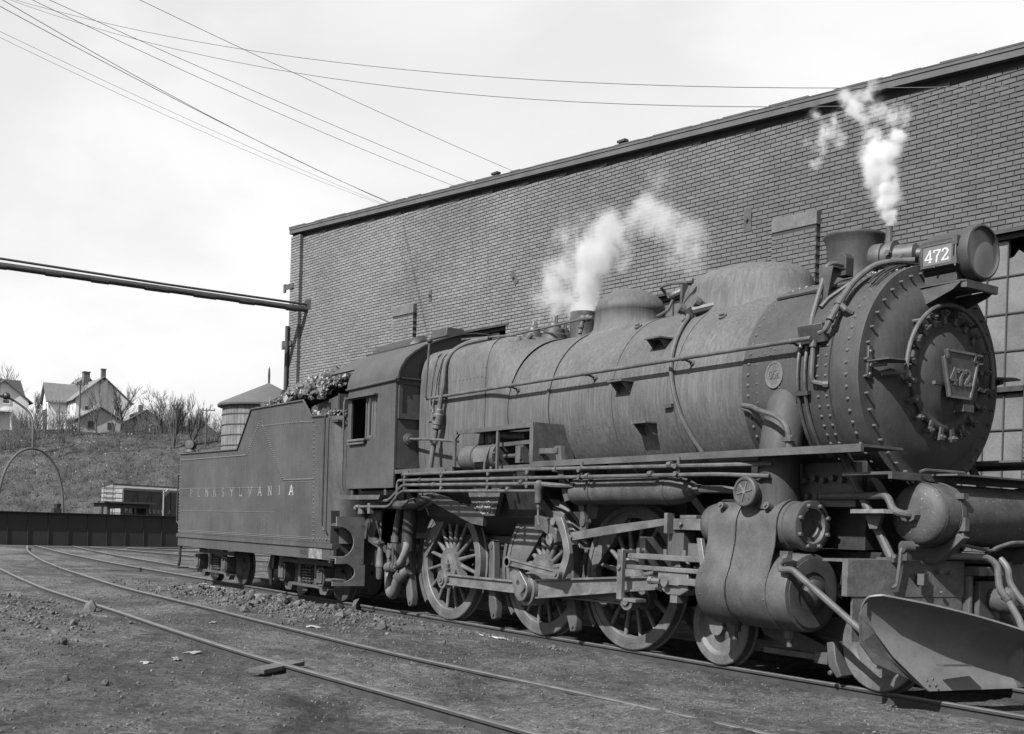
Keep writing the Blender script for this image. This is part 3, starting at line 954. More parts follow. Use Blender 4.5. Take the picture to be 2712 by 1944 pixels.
# serif stroke alphabet (units: height 1)
def arcp(cx, cy, rx, ry, a0, a1, n=8): return [(cx+rx*cos(radians(a0+(a1-a0)*i/n)), cy+ry*sin(radians(a0+(a1-a0)*i/n))) for i in range(n+1)]
GL = {
 'P': ([[(.15,0),(.15,1)],[(.15,.96),(.4,.96)]+arcp(.4,.74,.22,.22,90,-90)+[(.15,.52)]], [(.15,0),(.08,1)], .72),
 'E': ([[(.15,0),(.15,1)],[(.15,.96),(.62,.96),(.62,.80)],[(.15,.52),(.45,.52)],[(.15,.04),(.62,.04),(.62,.2)]], [], .74),
 'N': ([[(.15,0),(.15,1)],[(.15,1),(.65,0)],[(.65,0),(.65,1)]], [(.15,0),(.1,1),(.65,1)], .80),
 'S': ([arcp(.36,.74,.22,.23,35,270)+arcp(.36,.27,.24,.24,90,-145)], [], .72),
 'Y': ([[(.05,1),(.38,.48)],[(.71,1),(.38,.48)],[(.38,.48),(.38,0)]], [(.08,1),(.68,1),(.38,0)], .76),
 'L': ([[(.15,0),(.15,1)],[(.15,.04),(.62,.04),(.62,.24)]], [(.15,1)], .70),
 'V': ([[(.05,1),(.38,0)],[(.71,1),(.38,0)]], [(.08,1),(.68,1)], .76),
 'A': ([[(.05,0),(.38,1)],[(.71,0),(.38,1)],[(.18,.36),(.58,.36)]], [(.08,0),(.68,0)], .76),
 'I': ([[(.2,0),(.2,1)]], [(.2,0),(.2,1)], .40),
 '4': ([[(.5,0),(.5,1)],[(.5,.98),(.06,.28),(.70,.28)]], [(.5,0)], .76),
 '7': ([[(.08,.78),(.08,.94),(.64,.94)],[(.64,.94),(.36,.45),(.32,0)]], [], .70),
 '2': ([arcp(.36,.72,.24,.25,170,-20)+[(.10,.06)],[(.10,.06),(.62,.06),(.64,.2)]], [], .72),
 '0': ([arcp(.36,.5,.26,.46,0,360,16)], [], .74),
 'G': ([arcp(.40,.5,.30,.47,40,330,12)+[(.66,.45),(.42,.45)]], [], .80),
 '5': ([[(.60,.95),(.16,.95),(.14,.55)]+arcp(.34,.32,.26,.29,110,-140,9)], [], .72),
 's': ([arcp(.28,.47,.17,.14,35,270)+arcp(.28,.19,.18,.15,90,-145)], [], .56),
}
def glyph(mm, ch, O, R_, U_, h, w=.13, th=.004, wx=1.0, off=.0):
    """flat strokes of one character standing on origin O in the plane (R_, U_), raised by th"""
    Nn = R_.cross(U_)
    strokes, serifs, adv = GL[ch]
    for si, st in enumerate(strokes):
        for kk, ((a, b), (c, d)) in enumerate(zip(st, st[1:])):
            p = O+R_*a*h*wx+U_*b*h; q = O+R_*c*h*wx+U_*d*h
            dd = (q-p)
            if dd.length < 1e-6: continue
            ww = w*h*(1.0 if abs(dd.dot(U_)) > abs(dd.dot(R_))*.6 else .75)
            e = dd.normalized()*ww*.22
            mm.obox((p+q)/2+Nn*(th/2+off+si*.0006+(kk % 2)*.0003), dd/2+e, dd.normalized().cross(Nn)*ww/2, Nn*th/2)
    for a, b in serifs:
        p = O+R_*a*h*wx+U_*(b*h+(.03*h if b < .5 else -.03*h))
        mm.obox(p+Nn*(th/2+off+.0024), R_*h*.15*wx, U_*h*.032, Nn*th/2)
    return adv*h*wx
# keystone number plate
kx = 7.985
m = MB()
key = [(-.163,-.222),(.163,-.222),(.272,.150),(.212,.150),(.228,.222),(-.228,.222),(-.212,.150),(-.272,.150)]
m.prism([(a, BZ+b) for a, b in key], 'x', kx-.03, kx)
plate = part('keystone_plate', m, M_IRON, loco, bevel=.003)
m = MB()
for i in range(8):
    a = key[i]; b = key[(i+1) % 8]
    m.beam((kx+.006,a[0]*.97,BZ+a[1]*.97),(kx+.006,b[0]*.97,BZ+b[1]*.97),.022,.016,(1,0,0))
part('plate_rim', m, M_STEEL, plate)
yy = -.165
for ch in '472':
    m = MB(); adv = glyph(m, ch, Vector((kx,yy,BZ-.10)), Y, ZV, .155, .20, .012, .95)
    part('raised_numeral', m, M_STEEL, plate); yy += adv
m = MB(); m.beam((7.92,-.13,BZ-.10),(kx-.03,-.36,BZ-.10),.03,.03); m.box(7.89,kx-.03,-.04,.04,BZ-.05,BZ+.05); m.box(7.86,7.99,.06,.22,BZ-.34,BZ-.27)
for dz in (.14, .22): m.beam((7.90,.15,BZ+dz),(7.97,.36,BZ+dz),.03,.016)
part('plate_bracket', m, M_IRON, plate)
# step plates on the smokebox front
for sy in (-1, 1):
    m = MB(); m.box(7.674,7.70,sy*.955-.03,sy*.955+.03,BZ-.10,BZ+.20); st = part('step_bracket', m, M_IRON, loco, bevel=.005)
    m = MB(); m.beam((7.70,sy*.955,BZ+.02),(7.84,sy*.90,BZ+.03),.035,.035)
    m.prism([(7.72,sy*1.03),(7.96,sy*1.03),(8.0,sy*.86),(7.90,sy*.70),(7.80,sy*.78)], 'z', BZ+.048, BZ+.060)
    part('step_tread', m, M_IRON, st)
    m = MB()
    for dz in (-.06,.15): m.rivet((7.70,sy*.955,BZ+dz), X, .02)
    part('step_bolts', m, M_RIVET, st)
# headlight shelf and headlight
m = MB()
for q0, q1 in ((-.285,-.27),(.27,.285)): m.prism([(7.69,3.62),(7.715,3.62),(8.07,3.745),(8.155,3.809),(7.69,3.789)], 'y', q0, q1)
m.prism([(7.69,-.285),(8.16,-.285),(8.19,-.25),(8.19,.25),(8.16,.285),(7.69,.285)], 'z', 3.81, 3.824)
m.prism([(8.145,-.269),(8.16,-.269),(8.19,-.245),(8.19,.245),(8.16,.269),(8.145,.269)], 'z', 3.755, 3.808)
shelf = part('headlight_shelf', m, M_IRON, loco, smooth=False)
m = MB()
m.box(7.672,7.684,-.34,-.265,3.58,3.84); m.box(7.672,7.684,.265,.34,3.58,3.84)
for z in (3.63,3.72,3.80): m.rivet((7.684,-.315,z), X, .018)
part('shelf_flange', m, M_IRON, shelf)
HZ = 4.115
m = MB()
m.lathe([(7.63,.01),(7.63,.20),(7.66,.232),(7.72,.240),(8.08,.240),(8.082,.262),(8.175,.262),(8.19,.256),(8.195,.238),(8.17,.234),(8.15,.2)], (0,0,HZ), X, n=48)
hl = part('headlight', m, M_SMOKEBOX, loco, angle=35)
glassm, gt, gp = nt('headlight_glass')
gp.inputs['Base Color'].default_value = (.10,.10,.10,1); gp.inputs['Roughness'].default_value = .18; gp.inputs['Specular IOR Level'].default_value = .5
gp.inputs['Coat Weight'].default_value = .4; gp.inputs['Coat Roughness'].default_value = .1
m = MB(); m.lathe([(8.148,.234),(8.152,.234),(8.162,.15),(8.166,.001)], (0,0,HZ), X, n=40, caps=False)
part('lens', m, glassm, hl, angle=60)
for sy in (-1, 1):
    m = MB(); m.box(7.70,8.05,sy*.205,sy*.262,HZ-.135,HZ+.135); nb = part('number_case', m, M_SMOKEBOX, hl, bevel=.012)
    m = MB(); q = sy*.263
    m.box(7.725,8.035,q,q+sy*.004,HZ-.10,HZ+.075); part('number_glass', m, surf('number_glass', .10, .3, .1, 6, 50, 0), hl, smooth=False)
    xx = 7.745 if sy < 0 else 8.015
    dirn = X if sy < 0 else -X
    for ch in '472':
        m = MB(); adv = glyph(m, ch, Vector((xx, q+sy*.004, HZ-.078)), dirn, ZV, .115, .155, .002, 1.05)
        part('numeral', m, M_WHITE, hl, smooth=False); xx += adv*(1 if sy < 0 else -1)*1.0
    m = MB()
    for a, b, c, d in ((7.705,8.055,HZ+.078,HZ+.10),(7.705,8.055,HZ-.125,HZ-.102),(7.705,7.724,HZ-.10,HZ+.076),(8.036,8.055,HZ-.10,HZ+.076)): m.box(a,b,q-sy*.001,q+sy*.010,c,d)
    m.box(8.06,8.10,q-sy*.03,q+sy*.02,HZ+.05,HZ+.13); m.box(8.06,8.10,q-sy*.03,q+sy*.02,HZ-.13,HZ-.06); m.cyl((8.08,q+sy*.01,HZ-.15),(8.08,q+sy*.01,HZ+.15),.010,n=6)
    m.cyl((7.87,q,HZ-.125),(7.87,q+sy*.03,HZ-.125),.014,n=6)
    part('number_frame', m, M_IRON, hl)
m = MB(); m.box(7.70,8.05,-.20,.20,3.842,3.93); m.box(7.78,7.86,-.24,.24,3.825,3.842); m.box(8.02,8.10,-.22,.22,3.825,3.842)
part('headlight_base', m, M_SMOKEBOX, hl, bevel=.008)
m = MB(); m.box(7.90,7.98,.256,.30,HZ-.2,HZ-.02); part('side_lamp', m, M_DARK, hl)
# turbo generator between stack and headlight, with its exhaust pipe
m = MB()
m.lathe([(-.22,.001),(-.22,.145),(-.20,.155),(-.10,.155),(-.095,.135),(-.06,.135),(-.055,.165),(.02,.165),(.03,.12),(.22,.11),(.24,.06),(.30,.055),(.30,.001)], (7.27,-.10,4.215), X+Y*.25, n=28)
gen = part('turbo_generator', m, M_IRON, loco)
m = MB(); m.box(7.12,7.5,-.22,.02,4.03,4.09); m.cyl((7.2,-.1,4.02),(7.2,-.1,4.1),.05,n=8); m.cyl((7.45,-.05,4.02),(7.45,-.05,4.12),.05,n=8); part('generator_foot', m, M_DARK, gen)
m = MB(); m.tube([(7.22,.02,4.15),(7.15,.02,4.3),(7.12,.0,4.38),(7.12,0,4.57)], .034, 10, fil=.06); m.cyl((7.12,0,4.55),(7.12,0,4.572),.036,n=10); part('exhaust_pipe', m, M_PIPE, gen)
m = MB()
m.tube([(7.35,-.22,4.17),(7.40,-.30,4.12),(7.55,-.33,4.14)], .025, 8, fil=.04); m.tube([(7.18,-.24,4.15),(7.14,-.30,4.05),(7.15,-.32,4.02)], .018, 8, fil=.03); m.cyl((7.33,-.26,4.22),(7.33,-.30,4.22),.03,n=8)
part('generator_fitting', m, M_PIPE, gen)
# stack
m = MB()
m.lathe([(3.97,.44),(4.02,.36),(4.06,.30),(4.12,.268),(4.20,.258),(4.44,.282),(4.50,.300),(4.525,.314),(4.54,.318),(4.555,.312),(4.555,.268),(4.40,.245),(4.20,.235)], (6.69,0,0), ZV, n=56, caps=False)
stack = part('smokestack', m, M_SMOKEBOX, loco, angle=40)
m = MB(); m.lathe([(4.18,.001),(4.18,.24)], (6.69,0,0), ZV, n=32, caps=False); part('flue', m, M_BLACK, stack)
# blower box and marker bracket beside the stack
m = MB(); m.prism([(6.90,4.02),(7.02,4.02),(7.02,4.20),(6.985,4.25),(6.935,4.25),(6.90,4.20)], 'y', -.52, -.40); bb = part('blower_box', m, M_SMOKEBOX, loco, bevel=.006)
m = MB(); m.prism([(6.98,3.72),(7.03,3.72),(7.10,4.06),(6.92,4.06)], 'y', -.80, -.788); m.box(6.92,7.10,-.79,-.60,4.045,4.06); m.prism([(-.79,3.78),(-.79,4.045),(-.60,4.045)], 'x', 7.02, 7.03)
part('marker_bracket', m, M_IRON, loco, smooth=False)
m = MB(); m.tube([(6.98,-.50,4.12),(6.96,-.62,4.13),(6.96,-.72,4.10),(6.97,-.86,3.75),(6.99,-.96,3.53),(7.03,-1.02,3.42)], .024, 8, fil=.06); part('marker_pipe', m, M_PIPE, bb)
# sand dome and steam dome
def dome(name, cx, prof, mat=M_BOILER, ex=1.0, n=48):
    """surface lofted from a saddle base on the boiler to a rounded cap; prof (z, half length, half width)"""
    mm = MB(); vs = []; 
    for z, a, b in prof:
        for i in range(n):
            t = 2*pi*i/n; x = cx+a*cos(t); y = b*sin(t)
            zz = z
            if z < 4.12:
                zb = BZ+sqrt(max(1.07**2-y*y, 0))
                zz = zb+(z-4.055)*.9
            vs.append((x, y, zz))
    fs = [(k*n+i, k*n+(i+1) % n, (k+1)*n+(i+1) % n, (k+1)*n+i) for k in range(len(prof)-1) for i in range(n)]
    fs.append(tuple(range((len(prof)-1)*n, len(prof)*n)))
    mm.add(vs, fs)
    return part(name, mm, mat, loco, angle=60)
sand = dome('sand_dome', 5.17, [(4.02,1.02,.70),(4.055,.98,.66),(4.09,.93,.60),(4.12,.905,.575),(4.18,.89,.56),(4.27,.865,.545),(4.34,.825,.515),(4.39,.76,.47),(4.43,.66,.41),(4.462,.52,.32),(4.484,.36,.22),(4.495,.18,.11),(4.498,.02,.01)])
m = MB(); m.lathe([(4.46,.20),(4.512,.20),(4.522,.18),(4.522,.001)], (5.05,0,0), ZV, n=24, caps=False); part('sand_hatch', m, M_BOILER, sand)
steam = dome('steam_dome', 3.07, [(4.02,.63,.62),(4.055,.58,.57),(4.085,.51,.50),(4.115,.48,.475),(4.13,.47,.465),(4.26,.465,.46),(4.265,.470,.465),(4.34,.455,.45),(4.41,.42,.415),(4.47,.36,.355),(4.52,.28,.275),(4.555,.18,.18),(4.573,.09,.09),(4.578,.01,.01)])
# curved hand rails and fittings round the domes
m = MB(); m.tube([(4.30,-.42,4.22),(4.25,-.46,4.30),(4.34,-.60,4.32),(4.60,-.66,4.31),(4.80,-.62,4.30),(4.86,-.58,4.27)], .018, 6, fil=.06); part('dome_grab', m, M_PIPE, sand)
m = MB(); m.cyl((4.84,-.63,4.30),(4.90,-.60,4.30),.032,n=8); part('grab_knob', m, M_PIPE, sand)
# safety valves, whistle valve and turret ahead of the cab
for i, (x, y) in enumerate(((1.12,-.18),(1.60,-.16),(1.32,.2))):
    m = MB(); m.lathe([(4.06,.19),(4.14,.185),(4.16,.16),(4.22,.155),(4.24,.10),(4.30,.085),(4.33,.05),(4.40,.03),(4.42,.001)], (x,y,0), ZV, n=20, caps=False)
    m.cyl((x+.06,y,4.3),(x+.06,y,4.42),.015,n=6); m.cyl((x-.05,y+.05,4.28),(x-.05,y+.05,4.40),.02,n=6)
    part('safety_valve', m, M_IRON, loco)
m = MB(); m.lathe([(4.05,.20),(4.40,.20),(4.41,.205),(4.425,.205),(4.43,.19),(4.20,.18)], (2.02,.05,0), ZV, n=28, caps=False); part('vent_drum', m, M_IRON, loco)
m = MB(); m.tube([(-.35,-.50,4.28),(.9,-.42,4.20),(1.9,-.38,4.215),(2.42,-.34,4.23)], .017, 6); m.tube([(2.42,-.34,4.23),(2.75,-.36,4.21)], .028, 8); m.ball((2.50,-.34,4.23),.055,10,6); m.ball((2.62,-.35,4.22),.05,10,6)
wr = part('whistle_rod', m, M_PIPE, loco)
m = MB(); m.tube([(2.50,-.34,4.22),(2.52,-.40,4.02)], .028, 8); m.cyl((2.515,-.385,4.10),(2.515,-.385,4.13),.042,n=8); part('rod_support', m, M_PIPE, wr)
# bell bracket and small valves between the domes
m = MB(); m.tube([(3.95,-.30,4.06),(4.0,-.16,4.15),(4.02,-.1,4.30)], .02, 6, fil=.05); m.ball((4.02,-.10,4.34),.06,8,6); m.cyl((4.02,-.10,4.34),(4.14,-.02,4.40),.05,n=10); m.tube([(4.12,-.05,4.30),(4.15,0,4.08)], .03, 6); m.box(4.16,4.20,-.12,.02,4.10,4.46)
part('feed_valve', m, M_IRON, loco)
m = MB(); m.lathe([(4.20,.17),(4.24,.15),(4.36,.10),(4.42,.08),(4.44,.001)], (4.14,.12,0), ZV, n=20, caps=False); part('bell', m, M_IRON, loco)
m = MB()
for a, x0 in ((33, 4.95), (28, 5.12)): m.cyl(bpt(x0, radians(a), 1.09), bpt(x0-.07, radians(a+4), 1.22), .045, .045, n=10); m.cyl(bpt(x0-.06, radians(a+3.6), 1.205), bpt(x0-.085, radians(a+4.8), 1.25), .058, n=10)
m.tube([bpt(5.0, radians(35), 1.16), bpt(5.25, radians(28), 1.13), bpt(5.35, radians(26), 1.12)], .05, 8)
part('sand_trap', m, M_IRON, sand)
# sanding pipe down the barrel
m = MB()
pts = [bpt(4.93, radians(36), 1.16)]+[bpt(4.95+.004*(d-36)+.0022*max(0,d-75), radians(d), 1.118) for d in range(40, 132, 8)]
m.tube(pts, .026, 8)
sp = part('sand_pipe', m, M_PIPE, loco)
m = MB(); m.cyl(bpt(4.93, radians(36), 1.10), bpt(4.93, radians(36), 1.22), .05, n=10); m.obox(bpt(5.1, radians(99), 1.10), (.07,0,0), bn(radians(99)).cross(X)*.02, bn(radians(99))*.03); part('pipe_clamp', m, M_PIPE, sp)
# step treads on the barrel side
for x, z in ((4.78,3.56),(4.33,3.10),(4.70,2.60)):
    ca = (z-BZ)/1.09; a = math.acos(max(-1, min(1, ca))); p = bpt(x, a, 1.088)
    m = MB(); m.prism([(x-.13,p.y-.17),(x+.13,p.y-.17),(x+.15,p.y+.04),(x-.15,p.y+.04)], 'z', z+.035, z+.052)
    st = part('boiler_step', m, M_BOILER, loco, smooth=False)
    m = MB()
    for sx in (-.10,.10): m.prism([(p.y+.06,z-.09),(p.y-.02,z-.09),(p.y-.15,z+.034),(p.y+.06,z+.034)], 'x', x+sx-.006, x+sx+.006)
    part('step_bracket', m, M_BOILER, st, smooth=False)
# plugs and handhole covers on the barrel
for x, a in ((3.95,33),(5.55,43)):
    m = MB(); p = bpt(x, radians(a), 1.087); nn_ = bn(radians(a)); m.cyl(p, p+nn_*.02, .05, n=14); m.obox(p+nn_*.03, X*.03, nn_.cross(X)*.012, nn_*.012); part('washout_cover', m, M_BOILER, boiler)
# long hand rail with its stanchions
HRZ, HRY = 3.29, -1.20
m = MB(); m.tube([(-.15,HRY,HRZ),(7.20,HRY,HRZ)], .023, 10)
hr = part('boiler_handrail', m, M_PIPE, loco)
for x in (.30, 2.06, 3.72, 5.43, 6.95):
    m = MB(); p = Vector((x, HRY, HRZ)); nn_ = Vector((0, p.y, p.z-BZ)).normalized(); base = Vector((x,0,BZ))+nn_*(1.085 if x > 1.6 else 1.14)
    m.cyl(base, p, .016, n=8); m.cyl(base-nn_*.01, base+nn_*.025, .042, .03, n=10); m.ball(p, .032, 8, 6)
    part('handrail_stanchion', m, M_PIPE, hr)
# fabricated seam lines on the smokebox jacket (pipe along top, cover strip)
m = MB(); m.tube([bpt(6.28, radians(37), 1.115), bpt(6.7, radians(36.5), 1.118), bpt(7.2, radians(36), 1.118)], .026, 8); m.cyl(bpt(6.75, radians(36.5),1.118), bpt(6.95, radians(36.3),1.118), .036, n=8); m.tube([bpt(7.20, radians(36),1.118), bpt(7.08, radians(48),1.118), bpt(7.05, radians(54),1.118)], .024, 8); part('blower_pipe', m, M_IRON, loco)
m = MB()
for i, dx in enumerate((0,.035,.07)):
    m.tube([bpt(7.56-dx, radians(d), 1.112+.012*i) for d in range(2, 46, 4)], .010, 6)
m.tube([bpt(7.50, radians(d), 1.125) for d in range(0, 30, 4)], .014, 6)
part('conduit', m, M_DARK, loco)
# lamp conduit: big curved pipe from headlight down to a junction box
m = MB()
m.tube([(7.62,-.25,4.10),(7.50,-.36,4.10),(7.40,-.56,4.05),(7.36,-.80,3.87),(7.36,-.98,3.66),(7.36,-1.12,3.46),(7.32,-1.14,3.36),(7.25,-1.14,3.34)], .030, 10, fil=.10)
cp = part('lamp_conduit', m, M_PIPE, loco)
m = MB(); m.cyl((7.36,-.98,3.66),(7.36,-1.02,3.60),.042,n=10); m.tube([(7.36,-1.0,3.62),(7.44,-1.0,3.55),(7.47,-.95,3.52)], .03, 8); m.cyl((7.36,-1.10,3.49),(7.36,-1.13,3.44),.04,n=10); part('pipe_union', m, M_PIPE, cp)
m = MB(); m.obox((7.16,-1.135,3.345), (.15,0,0), (0,.025,.008), (0,-.03,.085)); jb = part('junction_box', m, M_IRON, loco, bevel=.006)
m = MB(); m.tube([(7.19,-1.15,3.28),(7.19,-1.16,3.10),(7.185,-1.16,2.93),(7.19,-1.14,2.88),(7.31,-1.12,2.85)], .024, 8, fil=.05); m.cyl((7.19,-1.15,3.26),(7.19,-1.155,3.21),.036,n=8); m.cyl((7.29,-1.12,2.85),(7.33,-1.09,2.85),.036,n=8); part('drop_conduit', m, M_PIPE, jb)
m = MB()
for x in (6.98, 7.07):
    m.tube([bpt(x, radians(d), 1.125) for d in range(72, 138, 6)], .019, 8)
m.obox(bpt(7.03, radians(100), 1.13), (.09,0,0), bn(radians(100)).cross(X)*.02, bn(radians(100))*.025)
part('drain_pipes', m, M_IRON, loco)
# oval builder badge
m = MB(); c = bpt(6.66, radians(89), 1.098); nb_ = bn(radians(89)); up = nb_.cross(X)*-1
up = Vector((0,0,1)); A_ = m.ring(c, nb_, 1, 28)
pts = [c+X*.115*cos(2*pi*i/28)+up*.135*sin(2*pi*i/28) for i in range(28)]
pts2 = [p+nb_*.012 for p in pts]; pts3 = [c+(p-c)*.84+nb_*.012 for p in pts]; pts4 = [c+(p-c)*.82+nb_*.007 for p in pts]
nn = 28
m.add(pts+pts2+pts3+pts4, [f for k in range(3) for f in [(k*nn+i, k*nn+(i+1) % nn, (k+1)*nn+(i+1) % nn, (k+1)*nn+i) for i in range(nn)]]+[tuple(range(3*nn, 4*nn))])
badge = part('builder_badge', m, M_STEEL, loco)
xx = 6.585
for ch in 'G5s':
    m = MB(); adv = glyph(m, ch, Vector((xx, c.y-.0075, c.z-.035)), X, ZV, .08, .2, .005, .85); part('raised_letter', m, M_STEEL, badge); xx += adv
# ------------------------------------------------------------------ cab
CY = 1.52
roof_prof = [(-1.535,3.56),(-1.53,3.66),(-1.50,3.76),(-1.41,3.91),(-1.27,4.03),(-1.07,4.16),(-.87,4.25),(-.66,4.33),(-.44,4.40),(-.19,4.44),(0,4.45)]
roof_prof = roof_prof+[(-a, b) for a, b in roof_prof[-2::-1]]
m = MB()
for sy in (-1, 1):
    y0, y1 = sy*CY, sy*(CY-.03)
    for x0, x1, z0, z1 in ((-2.18,-.54,1.955,2.70),(-2.18,-.54,3.39,3.56),(-2.18,-2.05,2.70,3.39),(-1.14,-.54,2.70,3.39)):
        m.box(x0,x1,y0,y1,z0,z1)
cab = part('cab', m, M_CAB, loco, smooth=False)
def roof_strip(mm, x0, x1, prof, th=.02):
    n = len(prof)
    vs = [(x0,a,b) for a,b in prof]+[(x1,a,b) for a,b in prof]+[(x0,a*.985,b-th) for a,b in prof]+[(x1,a*.985,b-th) for a,b in prof]
    fs = []
    for i in range(n-1):
        fs += [(i, i+1, n+i+1, n+i), (2*n+i, 3*n+i, 3*n+i+1, 2*n+i+1), (i, 2*n+i, 2*n+i+1, i+1), (n+i, n+i+1, 3*n+i+1, 3*n+i)]
    fs += [(0, n, 3*n, 2*n), (n-1, 3*n-1, 4*n-1, 2*n-1)]
    mm.add(vs, [f[::-1] for f in fs])
m = MB(); roof_strip(m, -2.20, -.46, roof_prof); roof = part('roof', m, M_CAB, cab, angle=40)
over = [p for p in roof_prof if p[1] >= 3.90]
m = MB(); roof_strip(m, -3.10, -2.202, over); part('roof_overhang', m, M_CAB, cab, angle=40)
m = MB()
for sy in (-1,1): m.tube([(-2.22,sy*1.54,3.56),(-.50,sy*1.54,3.585),(-.46,sy*1.545,3.61)], .022, 8)
part('rain_gutter', m, M_CAB, cab)
m = MB(); roof_strip(m, -3.05, -1.45, [(-.80,4.300),(-.55,4.385),(-.30,4.445),(0,4.475),(.30,4.445),(.55,4.385),(.80,4.300)], .03); part('roof_hatch', m, M_CAB, cab, angle=40)
m = MB(); m.lathe([(-.9,.001),(-.9,.24),(-.86,.30),(.62,.30),(.7,.22),(.7,.001)], (-3.7,.35,4.48), X, n=28); part('roof_ventilator', m, M_DARK, cab)
m = MB(); m.box(-1.1,-.62,-.62,-.3,4.36,4.50); part('roof_box', m, M_CAB, cab, bevel=.01)
# front bulkhead with its window
pr = [(a*.98, b-.02) for a, b in roof_prof]
m = MB(); m.prism([(-1.49,2.25)]+[p for p in pr]+[(1.49,2.25)], 'x', -.575, -.545); part('front_bulkhead', m, M_DARK if False else M_CAB, cab, smooth=False)
for sy in (-1, 1):
    m = MB()
    for y0, y1, z0, z1 in ((1.03,1.09,3.00,3.60),(1.42,1.48,3.00,3.60),(1.09,1.42,3.00,3.08),(1.09,1.42,3.52,3.60)): m.box(-.545,-.505,sy*y0,sy*y1,z0,z1)
    m.box(-.53,-.47,sy*1.02,sy*1.49,3.60,3.62)
    fw = part('front_window', m, M_CAB, cab, smooth=False)
    m = MB(); m.box(-.536,-.528,sy*1.09,sy*1.42,3.08,3.52); part('pane', m, pane_mat('cab_glass', .05, .15), fw, smooth=False)
# side window: sliding sash half open, arm rest, visor
for sy in (-1, 1):
    m = MB()
    for x0, x1, z0, z1 in ((-1.60,-1.56,2.70,3.39),(-1.18,-1.14,2.70,3.39),(-1.56,-1.18,2.70,2.76),(-1.56,-1.18,3.33,3.39)): m.box(x0,x1,sy*(CY-.06),sy*(CY-.032),z0,z1)
    sw = part('side_window', m, M_CAB, cab, smooth=False)
    m = MB(); m.box(-1.56,-1.18,sy*(CY-.048),sy*(CY-.042),2.76,3.33); part('pane', m, pane_mat('cab_glass', .05, .15), sw, smooth=False)
    m = MB(); m.box(-2.20,-1.12,sy*(CY+.002),sy*(CY+.07),3.40,3.425); part('window_visor', m, M_CAB, cab, smooth=False)
    m = MB(); m.box(-2.08,-1.50,sy*(CY+.001),sy*(CY+.05),2.655,2.70); m.box(-2.05,-1.45,sy*(CY-.05),sy*(CY+.07),2.702,2.74); part('arm_rest', m, M_WOOD, cab, bevel=.008)
    m = MB(); m.box(-1.345,-1.325,sy*(CY+.001),sy*(CY+.035),2.78,3.36); part('window_mullion', m, M_CAB, cab)
    m = MB()
    for i in range(22): m.rivet((-2.14+i*.075,sy*CY,1.99), Y*sy, .008)
    for i in range(18):
        m.rivet((-.575,sy*CY,2.02+i*.085), Y*sy, .008)
        if i < 8 or i > 16: m.rivet((-2.15,sy*CY,2.02+i*.085), Y*sy, .008)
    for i in range(20): m.rivet((-2.12+i*.08,sy*CY,3.50), Y*sy, .007)
    part('cab_rivets', m, M_RIVET, cab, stuff=True)
# seat back showing in the window, dark interior
m = MB(); m.box(-2.16,-.60,-1.44,1.44,1.98,2.03); m.box(-1.75,-1.25,-1.40,-1.32,2.30,2.98); part('cab_floor', m, M_DARK, cab, smooth=False)
m = MB(); m.lathe([(-.60,.001),(-.60,.95),(-.58,1.0)], (0,0,3.0), X, n=32); part('backhead', m, M_DARK, cab)
# canvas curtain hanging at the rear of the cab
m = MB()
n = 9
for j in range(11):
    z = 3.86-j*.19
    for i in range(n):
        y = -1.46+.10*i*.55
        x = -2.24-.035*i*.4-.03*sin(i*1.7+j*.6)-.012*j+.05*sin(j*.7)
        m.v.append((x-.02*i, y, z+.015*sin(i*2.1)))
for j in range(10):
    for i in range(n-1):
        m.f.append((j*n+i, j*n+i+1, (j+1)*n+i+1, (j+1)*n+i))
c_ = part('cab_curtain', m, M_CANVAS, cab, angle=80)
sol = c_.modifiers.new('th', 'SOLIDIFY'); sol.thickness = .012
m = MB(); m.tube([(-2.24,-1.54,3.45),(-2.25,-1.56,3.35),(-2.25,-1.56,2.0),(-2.24,-1.52,1.9)], .016, 8, fil=.04); part('cab_grab_iron', m, M_PIPE, cab)
# step bar hung under the cab
m = MB(); m.prism([(-2.27,1.775),(-.86,1.775),(-.80,1.845),(-2.30,1.845)], 'y', -1.60, -1.40); sb = part('cab_step_bar', m, M_GEAR, loco, smooth=False)
m = MB()
for x in (-2.02,-.86): m.beam((x,-1.48,1.845),(x,-1.48,1.955),.07,.02,(0,1,0))
part('step_hanger', m, M_GEAR, sb)
m = MB(); m.box(-2.15,-.6,-1.30,1.30,1.70,1.93); part('cab_bed', m, M_DARK, loco, smooth=False)

# ------------------------------------------------------------------ running boards and pump recess
m = MB(); m.box(3.06,8.06,-1.50,-1.46,2.165,2.235); m.box(3.06,8.06,-1.458,-.92,2.21,2.232)
rb = part('running_board', m, M_GEAR, loco, smooth=False)
m = MB(); m.box(3.06,8.06,1.46,1.50,2.165,2.235); m.box(3.06,8.06,.92,1.458,2.21,2.232); part('running_board', m, M_GEAR, loco, smooth=False)
m = MB(); m.box(-.54,1.15,-1.50,-1.47,2.165,2.225); m.box(-.54,1.15,-1.468,-1.1,2.20,2.222); part('rear_running_board', m, M_GEAR, loco, smooth=False)
